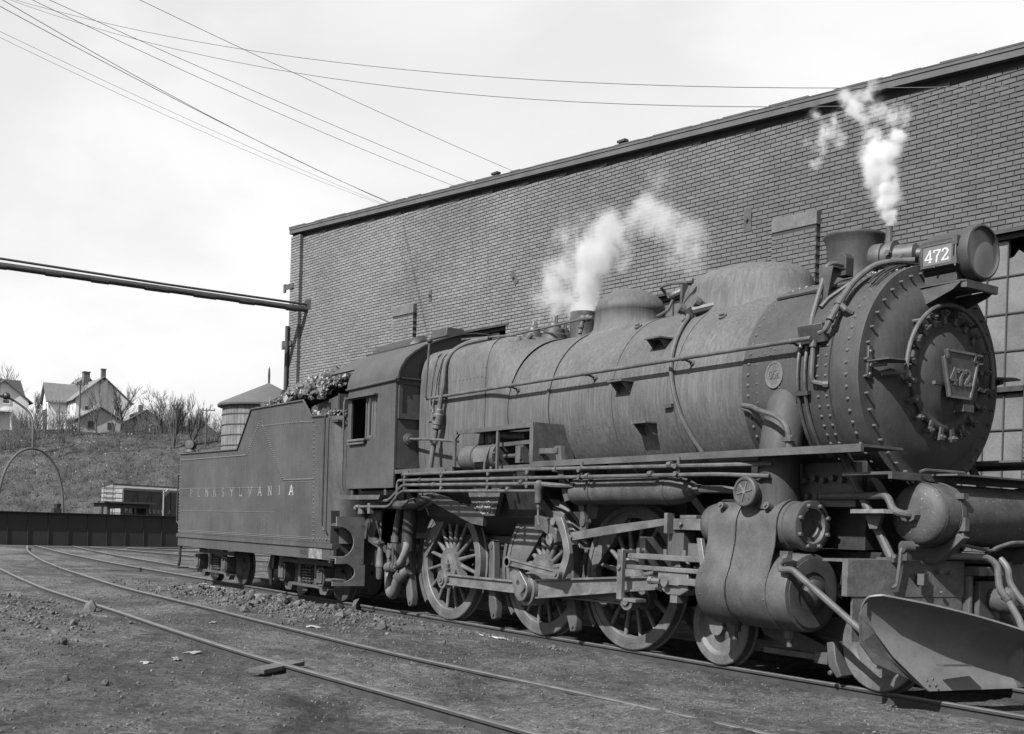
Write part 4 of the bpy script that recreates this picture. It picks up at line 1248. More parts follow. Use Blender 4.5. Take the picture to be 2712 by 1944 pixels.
# hood over the reverse gear: top bar, front plate, end plate
m = MB(); m.box(1.24,3.09,-1.50,-1.47,2.665,2.722); m.box(1.24,3.07,-1.468,-1.10,2.70,2.720); m.prism([(1.15,2.222),(1.205,2.222),(1.205,2.60),(1.285,2.665),(1.24,2.722),(1.15,2.63)], 'y', -1.50, -1.47)
hood = part('gear_hood', m, M_GEAR, loco, smooth=False)
m = MB(); m.prism([(-1.50,2.236),(-1.50,2.722),(-1.02,2.722),(-.90,2.50),(-.86,2.236)], 'x', 3.075, 3.10); part('hood_front_plate', m, surf('rough_plate', .050, .8, .3, 14, 70, .5), hood, smooth=False)
m = MB(); m.prism([(3.02,2.665),(3.10,2.665),(3.10,2.236),(3.16,2.165),(3.06,2.165),(3.02,2.25)], 'y', -1.512, -1.502); part('hood_corner', m, M_GEAR, hood, smooth=False)
m = MB(); m.box(2.23,2.27,-1.495,-1.465,2.165,2.664); part('hood_post', m, M_GEAR, hood)
m = MB(); m.box(1.18,3.06,-1.06,-1.04,2.22,2.70); part('recess_back', m, M_BLACK, hood, smooth=False)
# power reverse cylinder
m = MB()
m.lathe([(1.10,.001),(1.105,.07),(1.13,.125),(1.18,.165),(1.25,.182),(1.50,.182),(1.505,.192),(1.55,.192),(1.555,.172),(2.05,.172),(2.06,.196),(2.12,.196),(2.12,.001)], (0,-1.28,2.345), X, n=36, caps=False)
rc = part('reverse_cylinder', m, M_GEAR, loco, angle=35)
m = MB()
for i in range(8):
    a = 2*pi*i/8+.2; m.bolt((2.12,-1.28+.17*sin(a),2.345+.17*cos(a)), X, .018, .03)
part('cylinder_bolts', m, M_RIVET, rc)
m = MB(); m.obox((1.78,-1.452,2.36), (.16,0,0), (0,.004,0), (0,0,.085)); part('maker_plate', m, M_STEEL, rc)
m = MB(); m.cyl((2.12,-1.28,2.345),(2.75,-1.28,2.345),.03,n=8)
m.beam((2.15,-1.36,2.49),(2.98,-1.36,2.50),.05,.05); m.beam((2.15,-1.36,2.19),(2.98,-1.36,2.19),.05,.05); m.box(2.55,2.72,-1.40,-1.16,2.24,2.46); m.box(2.66,2.72,-1.44,-1.40,2.28,2.44)
part('crosshead_block', m, M_GEAR, rc)
m = MB(); m.tube([(1.9,-1.30,2.52),(1.95,-1.40,2.47),(1.99,-1.47,2.40),(1.96,-1.49,2.22),(1.96,-1.49,2.12)], .018, 8, fil=.05); m.tube([(1.75,-1.28,2.60),(2.0,-1.28,2.64),(2.5,-1.2,2.60)], .05, 8); m.lathe([(0,.06),(.10,.07),(.14,.05)], (1.82,-1.28,2.53), ZV, n=12); part('reverse_piping', m, M_PIPE, rc)
m = MB(); m.beam((3.10,-1.40,2.37),(3.48,-1.40,2.36),.03,.065); m.prism([(3.40,2.42),(3.52,2.42),(3.60,2.05),(3.72,1.76),(3.64,1.74),(3.50,2.02)], 'y', -1.40, -1.34); m.cyl((3.44,-1.42,2.37),(3.44,-1.33,2.37),.04,n=10)
part('reach_rod', m, M_GEAR, loco)

# ------------------------------------------------------------------ long piping below the running board
PY = -1.545
m = MB(); m.tube([(-.32,-1.30,2.08),(-.30,-1.45,2.10),(-.22,PY,2.14),(3.0,PY,2.135),(6.30,PY+.04,2.095),(6.9,-1.35,2.10)], .024, 8, fil=.12); p1 = part('train_pipe', m, M_PIPE, loco)
m = MB(); m.tube([(-.62,-1.50,1.74),(-.36,PY,1.78),(-.36,PY,2.055),(-.2,PY,2.055),(6.30,PY+.04,2.005),(6.9,-1.38,1.98)], .023, 8, fil=.10); p2 = part('train_pipe', m, M_PIPE, loco)
m = MB(); m.tube([(-1.45,-1.42,1.755),(-.62,PY,1.76),(-.36,PY+.01,1.90),(-.20,PY,1.985),(.0,PY,1.985),(3.25,PY,1.955)], .024, 8, fil=.12); p3 = part('train_pipe', m, M_PIPE, loco)
m = MB(); m.tube([(-1.60,PY,1.665),(-.60,PY,1.665),(-.35,PY,1.84),(-.20,PY,1.90),(3.25,PY,1.865)], .021, 8, fil=.12); p4 = part('train_pipe', m, M_PIPE, loco)
m = MB(); m.tube([(3.25,PY,1.955),(3.55,PY+.06,1.935),(3.85,-1.42,1.93)], .03, 8, fil=.08); part('train_pipe', m, M_PIPE, loco)
for px_, z_, xsx in ((p1, 2.14, (.9,3.6,5.6)), (p2, 2.05, (.3,4.2,5.3)), (p3, 1.98, (.7,2.9)), (p4, 1.89, (2.6,))):
    for xq in xsx:
        mm_ = MB(); mm_.cyl((xq,PY+(.0 if xq < 4 else .025),z_-(.0 if xq < 3 else .02)),(xq+.06,PY+(.0 if xq < 4 else .025),z_-(.0 if xq < 3 else .02)),.034,n=8); part('pipe_coupling', mm_, M_PIPE, px_)
for x in (-.12,.95,2.15,3.05,4.10,5.75):
    m = MB(); zlow = 1.86 if x < 3.2 else 1.97
    m.box(x-.02,x+.02,PY+.028,PY+.04,zlow,2.20)
    for z in (2.10,2.02,1.93):
        if z > zlow: m.cyl((x,PY+.03,z),(x,PY-.02,z),.028,n=8)
    part('pipe_hanger', m, M_PIPE, loco)
# drip valve on the pipes
m = MB(); m.lathe([(1.66,.02),(1.70,.022),(1.72,.042),(1.78,.048),(1.88,.048),(1.90,.060),(1.96,.060),(1.99,.035),(2.0,.001)], (3.30,PY,0), ZV, n=14, caps=False); m.tube([(3.30,PY,1.66),(3.30,PY,1.52),(3.33,PY,1.45)], .014, 6); part('drip_valve', m, M_PIPE, loco)
# air reservoir
m = MB(); m.lathe([(3.72,.001),(3.725,.15),(3.74,.165),(3.86,.165),(3.87,.158),(5.28,.158),(5.29,.165),(5.36,.165),(5.50,.158),(5.66,.125),(5.76,.07),(5.79,.001)], (0,-1.27,1.868), X, n=40, caps=False)
rs = part('air_reservoir', m, M_TANKM, loco, angle=35)
for x in (4.10,5.40):
    m = MB(); m.beam((x,-1.27,2.02),(x-.10,-1.10,2.21),.05,.015); m.lathe([(x-.02,.168),(x+.02,.168)], (0,-1.27,1.868), X, n=32, caps=False); part('reservoir_strap', m, M_GEAR, rs)
m = MB(); m.tube([(5.78,-1.27,1.868),(6.1,-1.24,1.868),(6.45,-1.1,1.85)], .04, 8); m.cyl((5.76,-1.27,1.868),(5.84,-1.27,1.868),.055,n=8); part('reservoir_pipe', m, M_PIPE, rs)

# ------------------------------------------------------------------ frame, ash pan, spring rigging
m = MB()
for sy in (-1,1):
    m.box(-2.2,8.0,sy*.60,sy*.50,.95,1.28); m.box(-2.2,4.9,sy*.595,sy*.505,.62,.78)
    for x in (-.55,.55,1.85,2.95,3.67,4.77): m.box(x-.06,x+.06,sy*.598,sy*.502,.62,1.1)
frame = part('main_frame', m, M_DARK, loco, smooth=False)
m = MB(); m.prism([(-1.12,2.19),(-1.12,1.95),(-.95,1.55),(-.55,1.28),(.55,1.28),(.95,1.55),(1.12,1.95),(1.12,2.19)], 'x', -.45, 2.6)
part('firebox_lower', m, M_DARK, loco, smooth=False)
m = MB(); m.prism([(-.35,1.90),(.05,1.905),(1.22,1.66),(1.52,1.56),(1.50,1.42),(1.2,1.45),(.1,1.74),(-.35,1.62)], 'y', -1.20, -1.14); ap = part('ash_pan_guard', m, M_IRON, loco, smooth=False)
m = MB(); m.prism([(1.0,1.93),(1.9,1.93),(1.75,1.56),(1.3,1.56)], 'y', -1.17, -1.10); part('lime_crusted_plate', m, surf('crusted_plate', .045, .85, .4, 9, 60, .4, spots=.12), ap)
for i in range(60):
    pass
m = MB()
for i in range(70):
    x = 1.32+RNG.random()**1.4*.42; z = 1.58+RNG.random()*.16
    m.ball((x, -1.176, z), RNG.uniform(.008,.024), 5, 4)
part('lime_crust', m, M_PALE, ap, stuff=True)
m = MB(); m.prism([(-2.75,1.30),(-2.2,1.72),(-1.9,1.72),(-2.25,1.20),(-1.65,.98),(-1.7,.90),(-2.75,1.18)], 'y', -.95, -.90); part('drawbar_brace', m, M_IRON, loco, smooth=False)
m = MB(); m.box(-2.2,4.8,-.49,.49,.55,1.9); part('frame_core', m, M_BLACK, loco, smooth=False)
# boiler support sheet ahead of the firebox, behind the valve gear
m = MB(); m.prism([(3.40,2.2),(4.05,2.2),(4.0,1.95),(3.90,1.55),(3.62,1.5),(3.50,1.8)], 'y', -1.12, -1.08); part('link_support', m, M_GEAR, loco, smooth=False)
m = MB(); m.lathe([(2.3,.90),(6.2,.90)], (0,0,2.75), X, n=32); m.box(6.0,7.5,-.7,.7,1.3,2.3); part('cylinder_saddle', m, M_DARK, loco)

# ------------------------------------------------------------------ driving wheels
def spoke_mesh(r0, r1, w0, w1, t0, t1, yc):
    mm = MB(); k = 6
    vs = []
    for r, w, t in ((r0,w0,t0),((r0+r1)/2,(w0*.45+w1*.55),(t0+t1)/2),(r1,w1,t1),(r1+.03,w1*1.9,t1*1.1)):
        for i in range(8):
            a = 2*pi*i/8; vs.append((w*cos(a), yc+t*sin(a), r))
    fs = [(q*8+i, q*8+(i+1) % 8, (q+1)*8+(i+1) % 8, (q+1)*8+i) for q in range(3) for i in range(8)]
    mm.add(vs, [f[::-1] for f in fs])
    return mm
CRX, CRZ = .26, -.243       # crank pin offset
NSP = 16
def wheel_parts(R):
    """meshes for a wheel centred on the origin, axle along y, outside face to -y; tyre treads at y -.068 .. +.07"""
    tyre = MB(); tyre.lathe([(-.070,R-.075),(-.070,R-.012),(-.062,R),(.030,R+.004),(.042,R+.028),(.062,R+.028),(.070,R+.01),(.070,R-.075)], (0,0,0), Y, n=72, caps=False)
    tyre.lathe([(-.070,R-.075),(.070,R-.075)], (0,0,0), Y, n=72, caps=False)
    rim = MB(); rim.lathe([(-.060,R-.077),(-.060,R-.145),(-.045,R-.160),(.045,R-.160),(.060,R-.145),(.060,R-.077)], (0,0,0), Y, n=64, caps=False)
    return tyre, rim
R1 = .864
ty, ri = wheel_parts(R1)
ty_me = mesh_of(ty, 'tyre', angle=30); ty_me.materials.append(M_WHEEL)
sp_me = mesh_of(spoke_mesh(.10, R1-.15, .044, .024, .046, .032, .0), 'spoke', angle=50); sp_me.materials.append(M_WHEEL)
def driver(x, sy, main=False):
    wy = sy*.749
    m = MB(); m.v = list(ri.v); m.f = list(ri.f)
    hub = MB()
    hub.lathe([(-.105,.001),(-.105,.10),(-.10,.115),(-.085,.17),(-.07,.205),(.07,.205),(.09,.16)], (0,0,0), Y, n=32, caps=False)
    # crank boss: hub swells out to the pin
    boss = [(.205*cos(a), .205*sin(a)) for a in [radians(d) for d in range(0, 360, 15)]]
    pin = [(CRX+.125*cos(a), CRZ+.125*sin(a)) for a in [radians(d) for d in range(0, 360, 15)]]
    pts = boss+pin
    # convex hull
    pts = sorted(set((round(a,5), round(b,5)) for a, b in pts))
    def half(ps):
        h = []
        for p in ps:
            while len(h) > 1 and (h[-1][0]-h[-2][0])*(p[1]-h[-2][1])-(h[-1][1]-h[-2][1])*(p[0]-h[-2][0]) <= 0: h.pop()
            h.append(p)
        return h
    hull = half(pts)[:-1]+half(pts[::-1])[:-1]
    hub.prism(hull, 'y', -.098, .03)
    if sy > 0:
        hub.v = [(a, -b, c) for a, b, c in hub.v]; hub.f = [f[::-1] for f in hub.f]
    w = part('driving_wheel', m, M_WHEEL, loco, (x, wy, R1))
    t = link('tyre', ty_me, w, (x, wy, R1))
    if sy > 0: t.rotation_euler.z = pi
    part('hub', hub, M_WHEEL, w, (x, wy, R1), angle=40)
    for i in range(NSP):
        o = link('spoke', sp_me, w, (x, wy, R1)); o.rotation_euler.y = 2*pi*(i+.5)/NSP
    # counterweight opposite the pin
    ca = atan2(-CRZ, -CRX); half_a = radians(62 if main else 42)
    arc_ = [((R1-.125)*cos(ca+half_a*k/10), (R1-.125)*sin(ca+half_a*k/10)) for k in range(-10, 11)]
    cw = MB(); cw.prism(arc_, 'y', -sy*-.066 if sy < 0 else .066, -.05*sy if sy < 0 else -.05)
    cw = MB(); cw.prism(arc_, 'y', -.068 if sy < 0 else -.05, .05 if sy < 0 else .068)
    part('counterweight', cw, M_WHEEL, w, (x, wy, R1), bevel=.004)
    m = MB(); m.cyl((CRX,sy*.09,CRZ),(CRX,sy*(.52 if main else .34),CRZ),.075,n=20); part('crank_pin', m, M_STEEL, w, (x, wy, R1))
    return w
DX = (0.0, 2.4, 4.216)
for x in DX:
    for sy in (-1, 1): driver(x, sy, x == DX[1])
for x in DX:
    m = MB(); m.cyl((x,-.7,R1),(x,.7,R1),.11,n=16); part('axle', m, M_DARK, loco)
# brake shoes hung ahead of and behind the wheels
for x, lab in ((-.93,0),(1.36,0),(3.24,0)):
    m = MB()
    outer = [(x+(.0 if True else 0)+.0, 0)]
    cxw = [d for d in DX if d > x][0]
    a0, a1 = radians(196), radians(226) if False else radians(222)
    # shoe follows the tread
    pts = []
    for k in range(9):
        a = radians(160+k*8); pts.append((cxw+(R1+.02)*cos(a), R1+(R1+.02)*sin(a)))
    for k in range(9):
        a = radians(224-k*8); pts.append((cxw+(R1+.085)*cos(a), R1+(R1+.085)*sin(a)))
    m.prism(pts, 'y', -.83, -.70); bs = part('brake_shoe', m, M_GEAR, loco, smooth=False, bevel=.006)
    m = MB(); hx = cxw-R1-.14
    m.prism([(hx-.06,1.20),(hx+.04,1.22),(hx+.07,1.02),(hx+.08,.62),(hx+.17,.30),(hx+.15,.14),(hx+.05,.12),(hx-.03,.30),(hx-.06,.70)], 'y', -.98, -.86); part('brake_hanger', m, M_GEAR, bs, bevel=.02)
    m = MB(); m.cyl((hx-.01,-.99,1.14),(hx-.01,-.6,1.14),.05,n=10); m.cyl((hx+.10,-1.0,.20),(hx+.10,-.84,.20),.025,n=8); part('hanger_pin', m, M_GEAR, bs)

# ------------------------------------------------------------------ rods
def rod(mm, p, q, y0, y1, h0, h1, flute=True):
    """I-section rod between two pins in the xz plane, from y0 (front face) to y1"""
    p = Vector(p); q = Vector(q); d = q-p; L = d.length; d.normalize(); u = Vector((-d.z, 0, d.x)) if False else Vector((0,1,0)).cross(d)*-1
    u = Vector((-d.z, 0, d.x)); 
    if u.z < 0: u = -u
    def quad(a0, b0, a1, b1, yy0, yy1):
        c = [p+d*a0+u*b0[0], p+d*a1+u*b1[0], p+d*a1+u*b1[1], p+d*a0+u*b0[1]]
        vs = [Vector((v.x, yy0, v.z)) for v in c]+[Vector((v.x, yy1, v.z)) for v in c]
        mm.add(vs, [(0,1,2,3),(7,6,5,4),(0,4,5,1),(1,5,6,2),(2,6,7,3),(3,7,4,0)])
    fl = .026
    quad(0, (-h0/2+fl, h0/2-fl), L, (-h1/2+fl, h1/2-fl), (y0+y1)/2-.012 if flute else y0, y1)
    quad(0, (h0/2-fl, h0/2), L, (h1/2-fl, h1/2), y0, y1+.001)
    quad(0, (-h0/2, -h0/2+fl), L, (-h1/2, -h1/2+fl), y0, y1+.001)
pins = [Vector((x+CRX, 0, R1+CRZ)) for x in DX]
SY0, SY1 = -1.075, -.985
m = MB(); rod(m, pins[0]+Vector((.06,0,0)), pins[1]-Vector((.10,0,0)), SY0, SY1, .16, .17)
sr = part('side_rod', m, M_STEEL, loco, smooth=False, bevel=.004)
m = MB(); m.cyl((pins[0].x,SY0-.02,pins[0].z),(pins[0].x,SY1,pins[0].z),.135,n=32); m.cyl((pins[0].x,SY0-.045,pins[0].z),(pins[0].x,SY0-.02,pins[0].z),.085,n=24); m.cyl((pins[0].x,SY0-.06,pins[0].z),(pins[0].x,SY0-.045,pins[0].z),.045,n=16); part('rod_end', m, M_STEEL, sr)
m = MB(); m.lathe([(0,.055),(.03,.055),(.035,.04),(.10,.045),(.115,.025),(.16,.022),(.165,.001)], (pins[0].x+.03,(SY0+SY1)/2,pins[0].z+.125), ZV, n=12, caps=False); part('oil_cup', m, M_STEEL, sr)
m = MB(); rod(m, pins[1]+Vector((.10,0,0)), pins[2]-Vector((.06,0,0)), SY0, SY1, .16, .14)
sr2 = part('side_rod', m, M_STEEL, loco, smooth=False, bevel=.004)
m = MB(); m.cyl((pins[2].x,SY0-.02,pins[2].z),(pins[2].x,SY1,pins[2].z),.125,n=32); m.cyl((pins[2].x,SY0-.05,pins[2].z),(pins[2].x,SY0-.02,pins[2].z),.07,n=20); part('rod_end', m, M_STEEL, sr2)
MY0, MY1 = -1.235, -1.135
WP = Vector((5.42,0,.880))
m = MB(); rod(m, pins[1]+(WP-pins[1]).normalized()*.10, WP-(WP-pins[1]).normalized()*.05, MY0, MY1, .25, .15)
mr = part('main_rod', m, M_STEEL, loco, smooth=False, bevel=.004)
m = MB(); m.cyl((pins[1].x,MY0-.025,pins[1].z),(pins[1].x,SY1,pins[1].z),.205,n=40); part('big_end', m, M_STEEL, mr)
# eccentric crank with two holes, eccentric rod, link
m = MB()
cr0 = pins[1]; cr1 = Vector((2.42,0,.965))
dd = (cr1-cr0).normalized(); uu = Vector((-dd.z,0,dd.x))
oc = []
for k in range(13): a = radians(-90+k*15)-pi/2*0; oc.append(cr0+(-dd*cos(radians(-90+15*k)))*.15+uu*sin(radians(-90+15*k))*.15)
for k in range(9): oc.append(cr1+(dd*cos(radians(-90+22.5*k)))*.07-uu*sin(radians(-90+22.5*k))*.07)
m.prism([(p.x,p.z) for p in oc], 'y', -1.335, -1.262); ec = part('eccentric_crank', m, M_STEEL, loco, bevel=.006)
m = MB()
for k in (-.055,.055):
    c = cr0+dd*.02+dd*k*1.6; m.cyl((c.x,-1.340,c.z),(c.x,-1.333,c.z),.032,n=14)
part('crank_hole', m, M_BLACK, ec)
m = MB(); m.cyl((cr0.x+.08,-1.37,cr0.z+.03),(cr0.x+.08,-1.335,cr0.z+.03),.045,n=8); m.cyl((cr1.x,-1.40,cr1.z),(cr1.x,-1.26,cr1.z),.05,n=14); part('crank_bolt', m, M_STEEL, ec)
lk = Vector((3.50,0,.865))
m = MB(); rod(m, cr1+Vector((.03,0,0)), lk-Vector((.02,0,0)), -1.385, -1.325, .095, .085)
er = part('eccentric_rod', m, M_STEEL, loco, smooth=False, bevel=.003)
m = MB(); m.cyl((cr1.x,-1.40,cr1.z),(cr1.x,-1.31,cr1.z),.075,n=20); m.cyl((lk.x,-1.40,lk.z),(lk.x,-1.31,lk.z),.065,n=20); m.cyl((lk.x,-1.42,lk.z),(lk.x,-1.40,lk.z),.03,n=8); part('rod_end', m, M_STEEL, er)
# curved expansion link with its bracket
m = MB()
for off_ in (0,):
    pts = [(3.36,1.56),(3.50,1.56),(3.57,1.45),(3.66,1.25),(3.70,1.12),(3.66,1.0),(3.60,.86),(3.55,.80),(3.47,.80),(3.47,.90),(3.55,1.05),(3.57,1.14),(3.53,1.28),(3.43,1.45),(3.36,1.50)]
    m.prism(pts, 'y', -1.345, -1.29)
el = part('expansion_link', m, M_STEEL, loco, bevel=.005)
m = MB(); m.prism([(2.93,1.575),(3.30,1.52),(3.40,1.40),(3.40,1.24),(3.30,1.20),(3.24,1.32),(3.10,1.38),(2.93,1.38)], 'y', -1.34, -1.22); lb = part('link_bracket', m, M_GEAR, loco, bevel=.015)
m = MB(); m.cyl((3.30,-1.37,1.28),(3.30,-1.20,1.28),.07,n=16); m.cyl((3.36,-1.37,1.5),(3.36,-1.2,1.5),.05,n=10); part('trunnion', m, M_STEEL, lb)
m = MB(); m.prism([(3.42,1.35),(3.44,1.25),(5.35,1.49),(5.35,1.565),(4.4,1.475)], 'y', -1.27, -1.235); rr_ = part('radius_rod', m, M_STEEL, loco, bevel=.003)
m = MB(); m.cyl((3.62,-1.30,1.315),(3.62,-1.23,1.315),.03,n=8); m.cyl((3.48,-1.29,1.30),(3.48,-1.23,1.30),.02,n=8); m.box(5.33,5.38,-1.31,-1.20,1.40,1.62); part('rod_pin', m, M_STEEL, rr_)
m = MB(); m.prism([(3.72,1.95),(3.79,1.95),(3.83,1.62),(3.86,1.50),(3.76,1.50),(3.76,1.62)], 'y', -1.25, -1.20); m.cyl((3.80,-1.27,1.78),(3.80,-1.16,1.78),.06,n=12); m.cyl((3.81,-1.26,1.50),(3.81,-1.16,1.50),.05,n=12); m.box(3.75,3.86,-1.24,-1.2,1.28,1.50); part('lifting_link', m, M_GEAR, loco)
# combination lever and valve stem
m = MB(); m.prism([(5.86,1.36),(5.93,1.36),(6.04,.92),(6.06,.80),(5.97,.80),(5.94,1.0)], 'y', -1.33, -1.28); cl = part('combination_lever', m, M_STEEL, loco, bevel=.005)
m = MB(); m.box(5.62,6.05,-1.34,-1.24,.86,.93); m.cyl((6.02,-1.36,.86),(6.02,-1.24,.86),.035,n=8); part('union_link', m, M_STEEL, cl)
m = MB(); m.box(5.42,5.86,-1.26,-1.12,1.44,1.56); m.cyl((5.40,-1.19,1.50),(6.05,-1.19,1.50),.035,n=10); m.box(5.5,5.75,-1.24,-1.14,1.56,1.60); m.bolt((5.55,-1.265,1.5), -Y, .03, .03); part('valve_stem_guide', m, M_STEEL, loco, bevel=.005)
# guide bars, yoke, crosshead, piston rod
m = MB(); m.box(4.66,6.03,-1.30,-1.10,1.105,1.165); gb = part('guide_bar', m, M_STEEL, loco, bevel=.006)
m = MB(); m.box(4.66,6.03,-1.32,-1.08,.985,1.035); part('guide_bar', m, M_STEEL, loco, bevel=.006)
m = MB()
for x in (4.80,5.25,5.55): m.bolt((x,-1.2,1.165), ZV, .035, .06)
m.box(5.30,5.55,-1.22,-1.05,1.166,1.42); m.box(5.60,5.80,-1.20,-1.05,1.166,1.30); part('guide_bracket', m, M_GEAR, gb)
m = MB(); m.box(4.645,4.735,-1.385,-1.335,.64,1.20); m.box(4.645,4.735,-1.334,-1.0,1.168,1.20); m.box(4.645,4.95,-1.36,-1.2,.62,.66); m.cyl((4.69,-1.41,1.0),(4.69,-1.38,1.0),.03,n=8); m.box(4.64,4.74,-1.06,-.5,1.0,1.35); part('guide_yoke', m, M_STEEL, loco, bevel=.004)
m = MB(); m.prism([(5.24,.99),(5.72,.99),(5.72,.80),(5.60,.74),(5.40,.74),(5.24,.82)], 'y', -1.30, -1.10); ch_ = part('crosshead', m, M_STEEL, loco, bevel=.01)
m = MB(); m.cyl((5.42,-1.37,.88),(5.42,-1.10,.88),.055,n=14); m.cyl((5.20,-1.34,.88),(5.34,-1.34,.88),.035,n=8); m.box(5.30,5.62,-1.34,-1.30,.85,.93); m.box(5.45,5.56,-1.30,-1.16,.66,.74); m.bolt((5.16,-1.34,.88), X, .05, .05); part('wrist_pin', m, M_STEEL, ch_)
m = MB(); m.cyl((5.70,-1.19,.880),(6.10,-1.19,.880),.05,n=16); part('piston_rod', m, M_STEEL, loco)
# ------------------------------------------------------------------ cylinders and valve chests, both sides
for sy in (-1, 1):
    yc = sy*1.12
    m = MB(); m.lathe([(6.02,.001),(6.02,.36),(6.05,.375),(6.08,.378),(7.19,.378),(7.235,.368),(7.24,.34),(7.245,.001)], (0,yc,.876), X, n=56)
    cyl_ = part('cylinder', m, M_GEAR, loco, angle=35)
    m = MB(); m.lathe([(7.246,.13),(7.29,.125),(7.31,.09),(7.312,.001)], (0,yc,.876), X, n=28, caps=False); m.lathe([(7.246,.33),(7.252,.33),(7.252,.20)], (0,yc,.876), X, n=48, caps=False); part('cylinder_cover', m, M_GEAR, cyl_)
    m = MB(); m.lathe([(5.82,.001),(5.84,.13),(5.90,.20),(6.0,.232),(6.10,.24),(7.04,.24),(7.05,.225),(7.16,.225),(7.165,.245),(7.225,.245),(7.23,.235),(7.23,.165),(7.20,.150),(7.20,.11),(7.18,.10),(7.18,.001)], (0,yc,1.510), X, n=48, caps=False)
    vc = part('valve_chest', m, M_GEAR, loco, angle=35)
    m = MB()
    for i in range(8):
        a = 2*pi*(i+.5)/8; m.cyl((7.225,yc+.205*sin(a),1.51+.205*cos(a)),(7.262,yc+.205*sin(a),1.51+.205*cos(a)),.022,.018,n=8)
    part('cover_bolts', m, M_RIVET, vc)
    # sheet jacket wrapping valve chest and cylinder on the outside
    prof = []
    for d in range(75, -1, -15): prof.append((yc+sy*.262*cos(radians(d)), 1.51+.262*sin(radians(d))))
    prof += [(yc+sy*.262,1.45),(yc+sy*.272,1.32),(yc+sy*.33,1.10),(yc+sy*.385,.95)]
    for d in range(0, 80, 12): prof.append((yc+sy*.388*cos(radians(d)), .876-.388*sin(radians(d))))
    x0, x1 = 6.09, 7.0
    mm = MB(); nxs = 7
    for k in range(nxs):
        x = x0+(x1-x0)*k/(nxs-1)
        bul = -.012*math.exp(-((x-6.52)/.06)**2)
        for a, b in prof: mm.v.append((x, a+sy*bul*2.5, b))
    n = len(prof)
    for k in range(nxs-1):
        for i in range(n-1):
            f = (k*n+i, k*n+i+1, (k+1)*n+i+1, (k+1)*n+i); mm.f.append(f if sy < 0 else f[::-1])
    sm_ = MB(); sm_.tube([(6.47, a+sy*.004, b) for a, b in prof], .007, 6)
    jk = part('cylinder_jacket', mm, M_GEAR, loco, angle=45)
    so = jk.modifiers.new('th', 'SOLIDIFY'); so.thickness = .012; split_mod(jk)
    part('jacket_seam', sm_, M_DARK, jk)
    m = MB()
    for z in (1.40,1.22,1.02,.80): m.rivet((6.98,yc+sy*(.264 if z > 1.3 else .30 if z > 1.15 else .365 if z > .9 else .382),z), Y*sy, .010); m.rivet((6.11,yc+sy*(.264 if z > 1.3 else .30 if z > 1.15 else .365 if z > .9 else .382),z), Y*sy, .010)
    for x in (6.26,6.87): m.cyl((x,yc+sy*.20,1.68),(x,yc+sy*.27,1.70),.038,n=12); m.cyl((x,yc+sy*.27,1.70),(x,yc+sy*.285,1.705),.018,n=6)
    part('jacket_screws', m, M_RIVET, jk)
    # relief valve cover with radial ribs
    c = Vector((6.66, sy*1.42, 1.83))
    m = MB(); m.lathe([(-.03,.10),(-.03,.13),(.0,.148),(.05,.148),(.06,.138),(.06,.118),(.048,.112),(.048,.001)], c, Vector((0,sy,0)), n=32, caps=False); m.cyl(c-Y*sy*.30, c, .15, .12, n=24); cv = part('relief_valve', m, M_GEAR, loco)
    m = MB()
    for i in range(6):
        a = 2*pi*i/6+.2; e = Vector((cos(a),0,sin(a))); m.beam(c+Y*sy*.052+e*.02, c+Y*sy*.052+e*.10, .014, .010, (0,1,0))
    m.cyl(c+Y*sy*.045, c+Y*sy*.06, .022, n=8); part('valve_ribs', m, M_STEEL, cv)
    # steam pipe from smokebox down to the chest
    m = MB(); m.tube([(6.70,sy*.84,2.84),(6.74,sy*.98,2.68),(6.79,sy*1.10,2.45),(6.81,sy*1.16,2.2),(6.80,sy*1.15,1.95),(6.76,sy*1.12,1.70)], [.20,.205,.20,.20,.205,.24], 28); stp = part('steam_pipe', m, M_SMOKEBOX, loco, angle=60)
    m = MB(); p = bpt(6.66, radians(96), 1.095); 
    for k in range(9):
        a = radians(-80+20*k); m.rivet((6.69+.30*sin(a), sy*-bpt(0, radians(90-15*cos(a)), 1.1).y*-1, bpt(0, radians(95-15*cos(a)), 1.1).z), Y*sy, .016)
    part('flange_bolts', m, M_RIVET, stp)
    # drain cocks
    m = MB()
    for x in (6.25,6.98): m.cyl((x,yc,.42),(x,yc,.52),.055,.065,n=10); m.cyl((x,yc,.34),(x,yc,.42),.028,n=8)
    part('drain_cock', m, M_GEAR, cyl_)
# hose pipes crossing the smokebox side by the steam pipe
m = MB(); m.tube([bpt(6.22, radians(103), 1.11), bpt(6.4, radians(104), 1.16), (6.75,-1.40,2.62),(7.0,-1.42,2.55),(7.12,-1.40,2.45),(7.14,-1.38,2.27)], .026, 8, fil=.10); m.cyl((7.14,-1.38,2.36),(7.14,-1.38,2.24),.045,n=10); m.box(7.08,7.2,-1.44,-1.34,2.30,2.34); part('oil_pipe', m, M_PIPE, loco)
m = MB(); m.tube([bpt(6.22, radians(105), 1.11), bpt(6.35, radians(106), 1.14), bpt(6.45, radians(112), 1.13), bpt(6.48, radians(118), 1.12)], .022, 8, fil=.05); part('oil_pipe', m, M_PIPE, loco)
# saddle bolts under the running board
m = MB()
for i in range(5): m.bolt((7.02+i*.11,-.98,1.95+.02*(i % 2)), -Y, .035, .06); m.bolt((7.05+i*.11,-.98,1.80), -Y, .03, .05)
m.box(6.95,7.6,-.98,-.9,1.7,2.12); part('saddle_flange', m, M_IRON, loco)

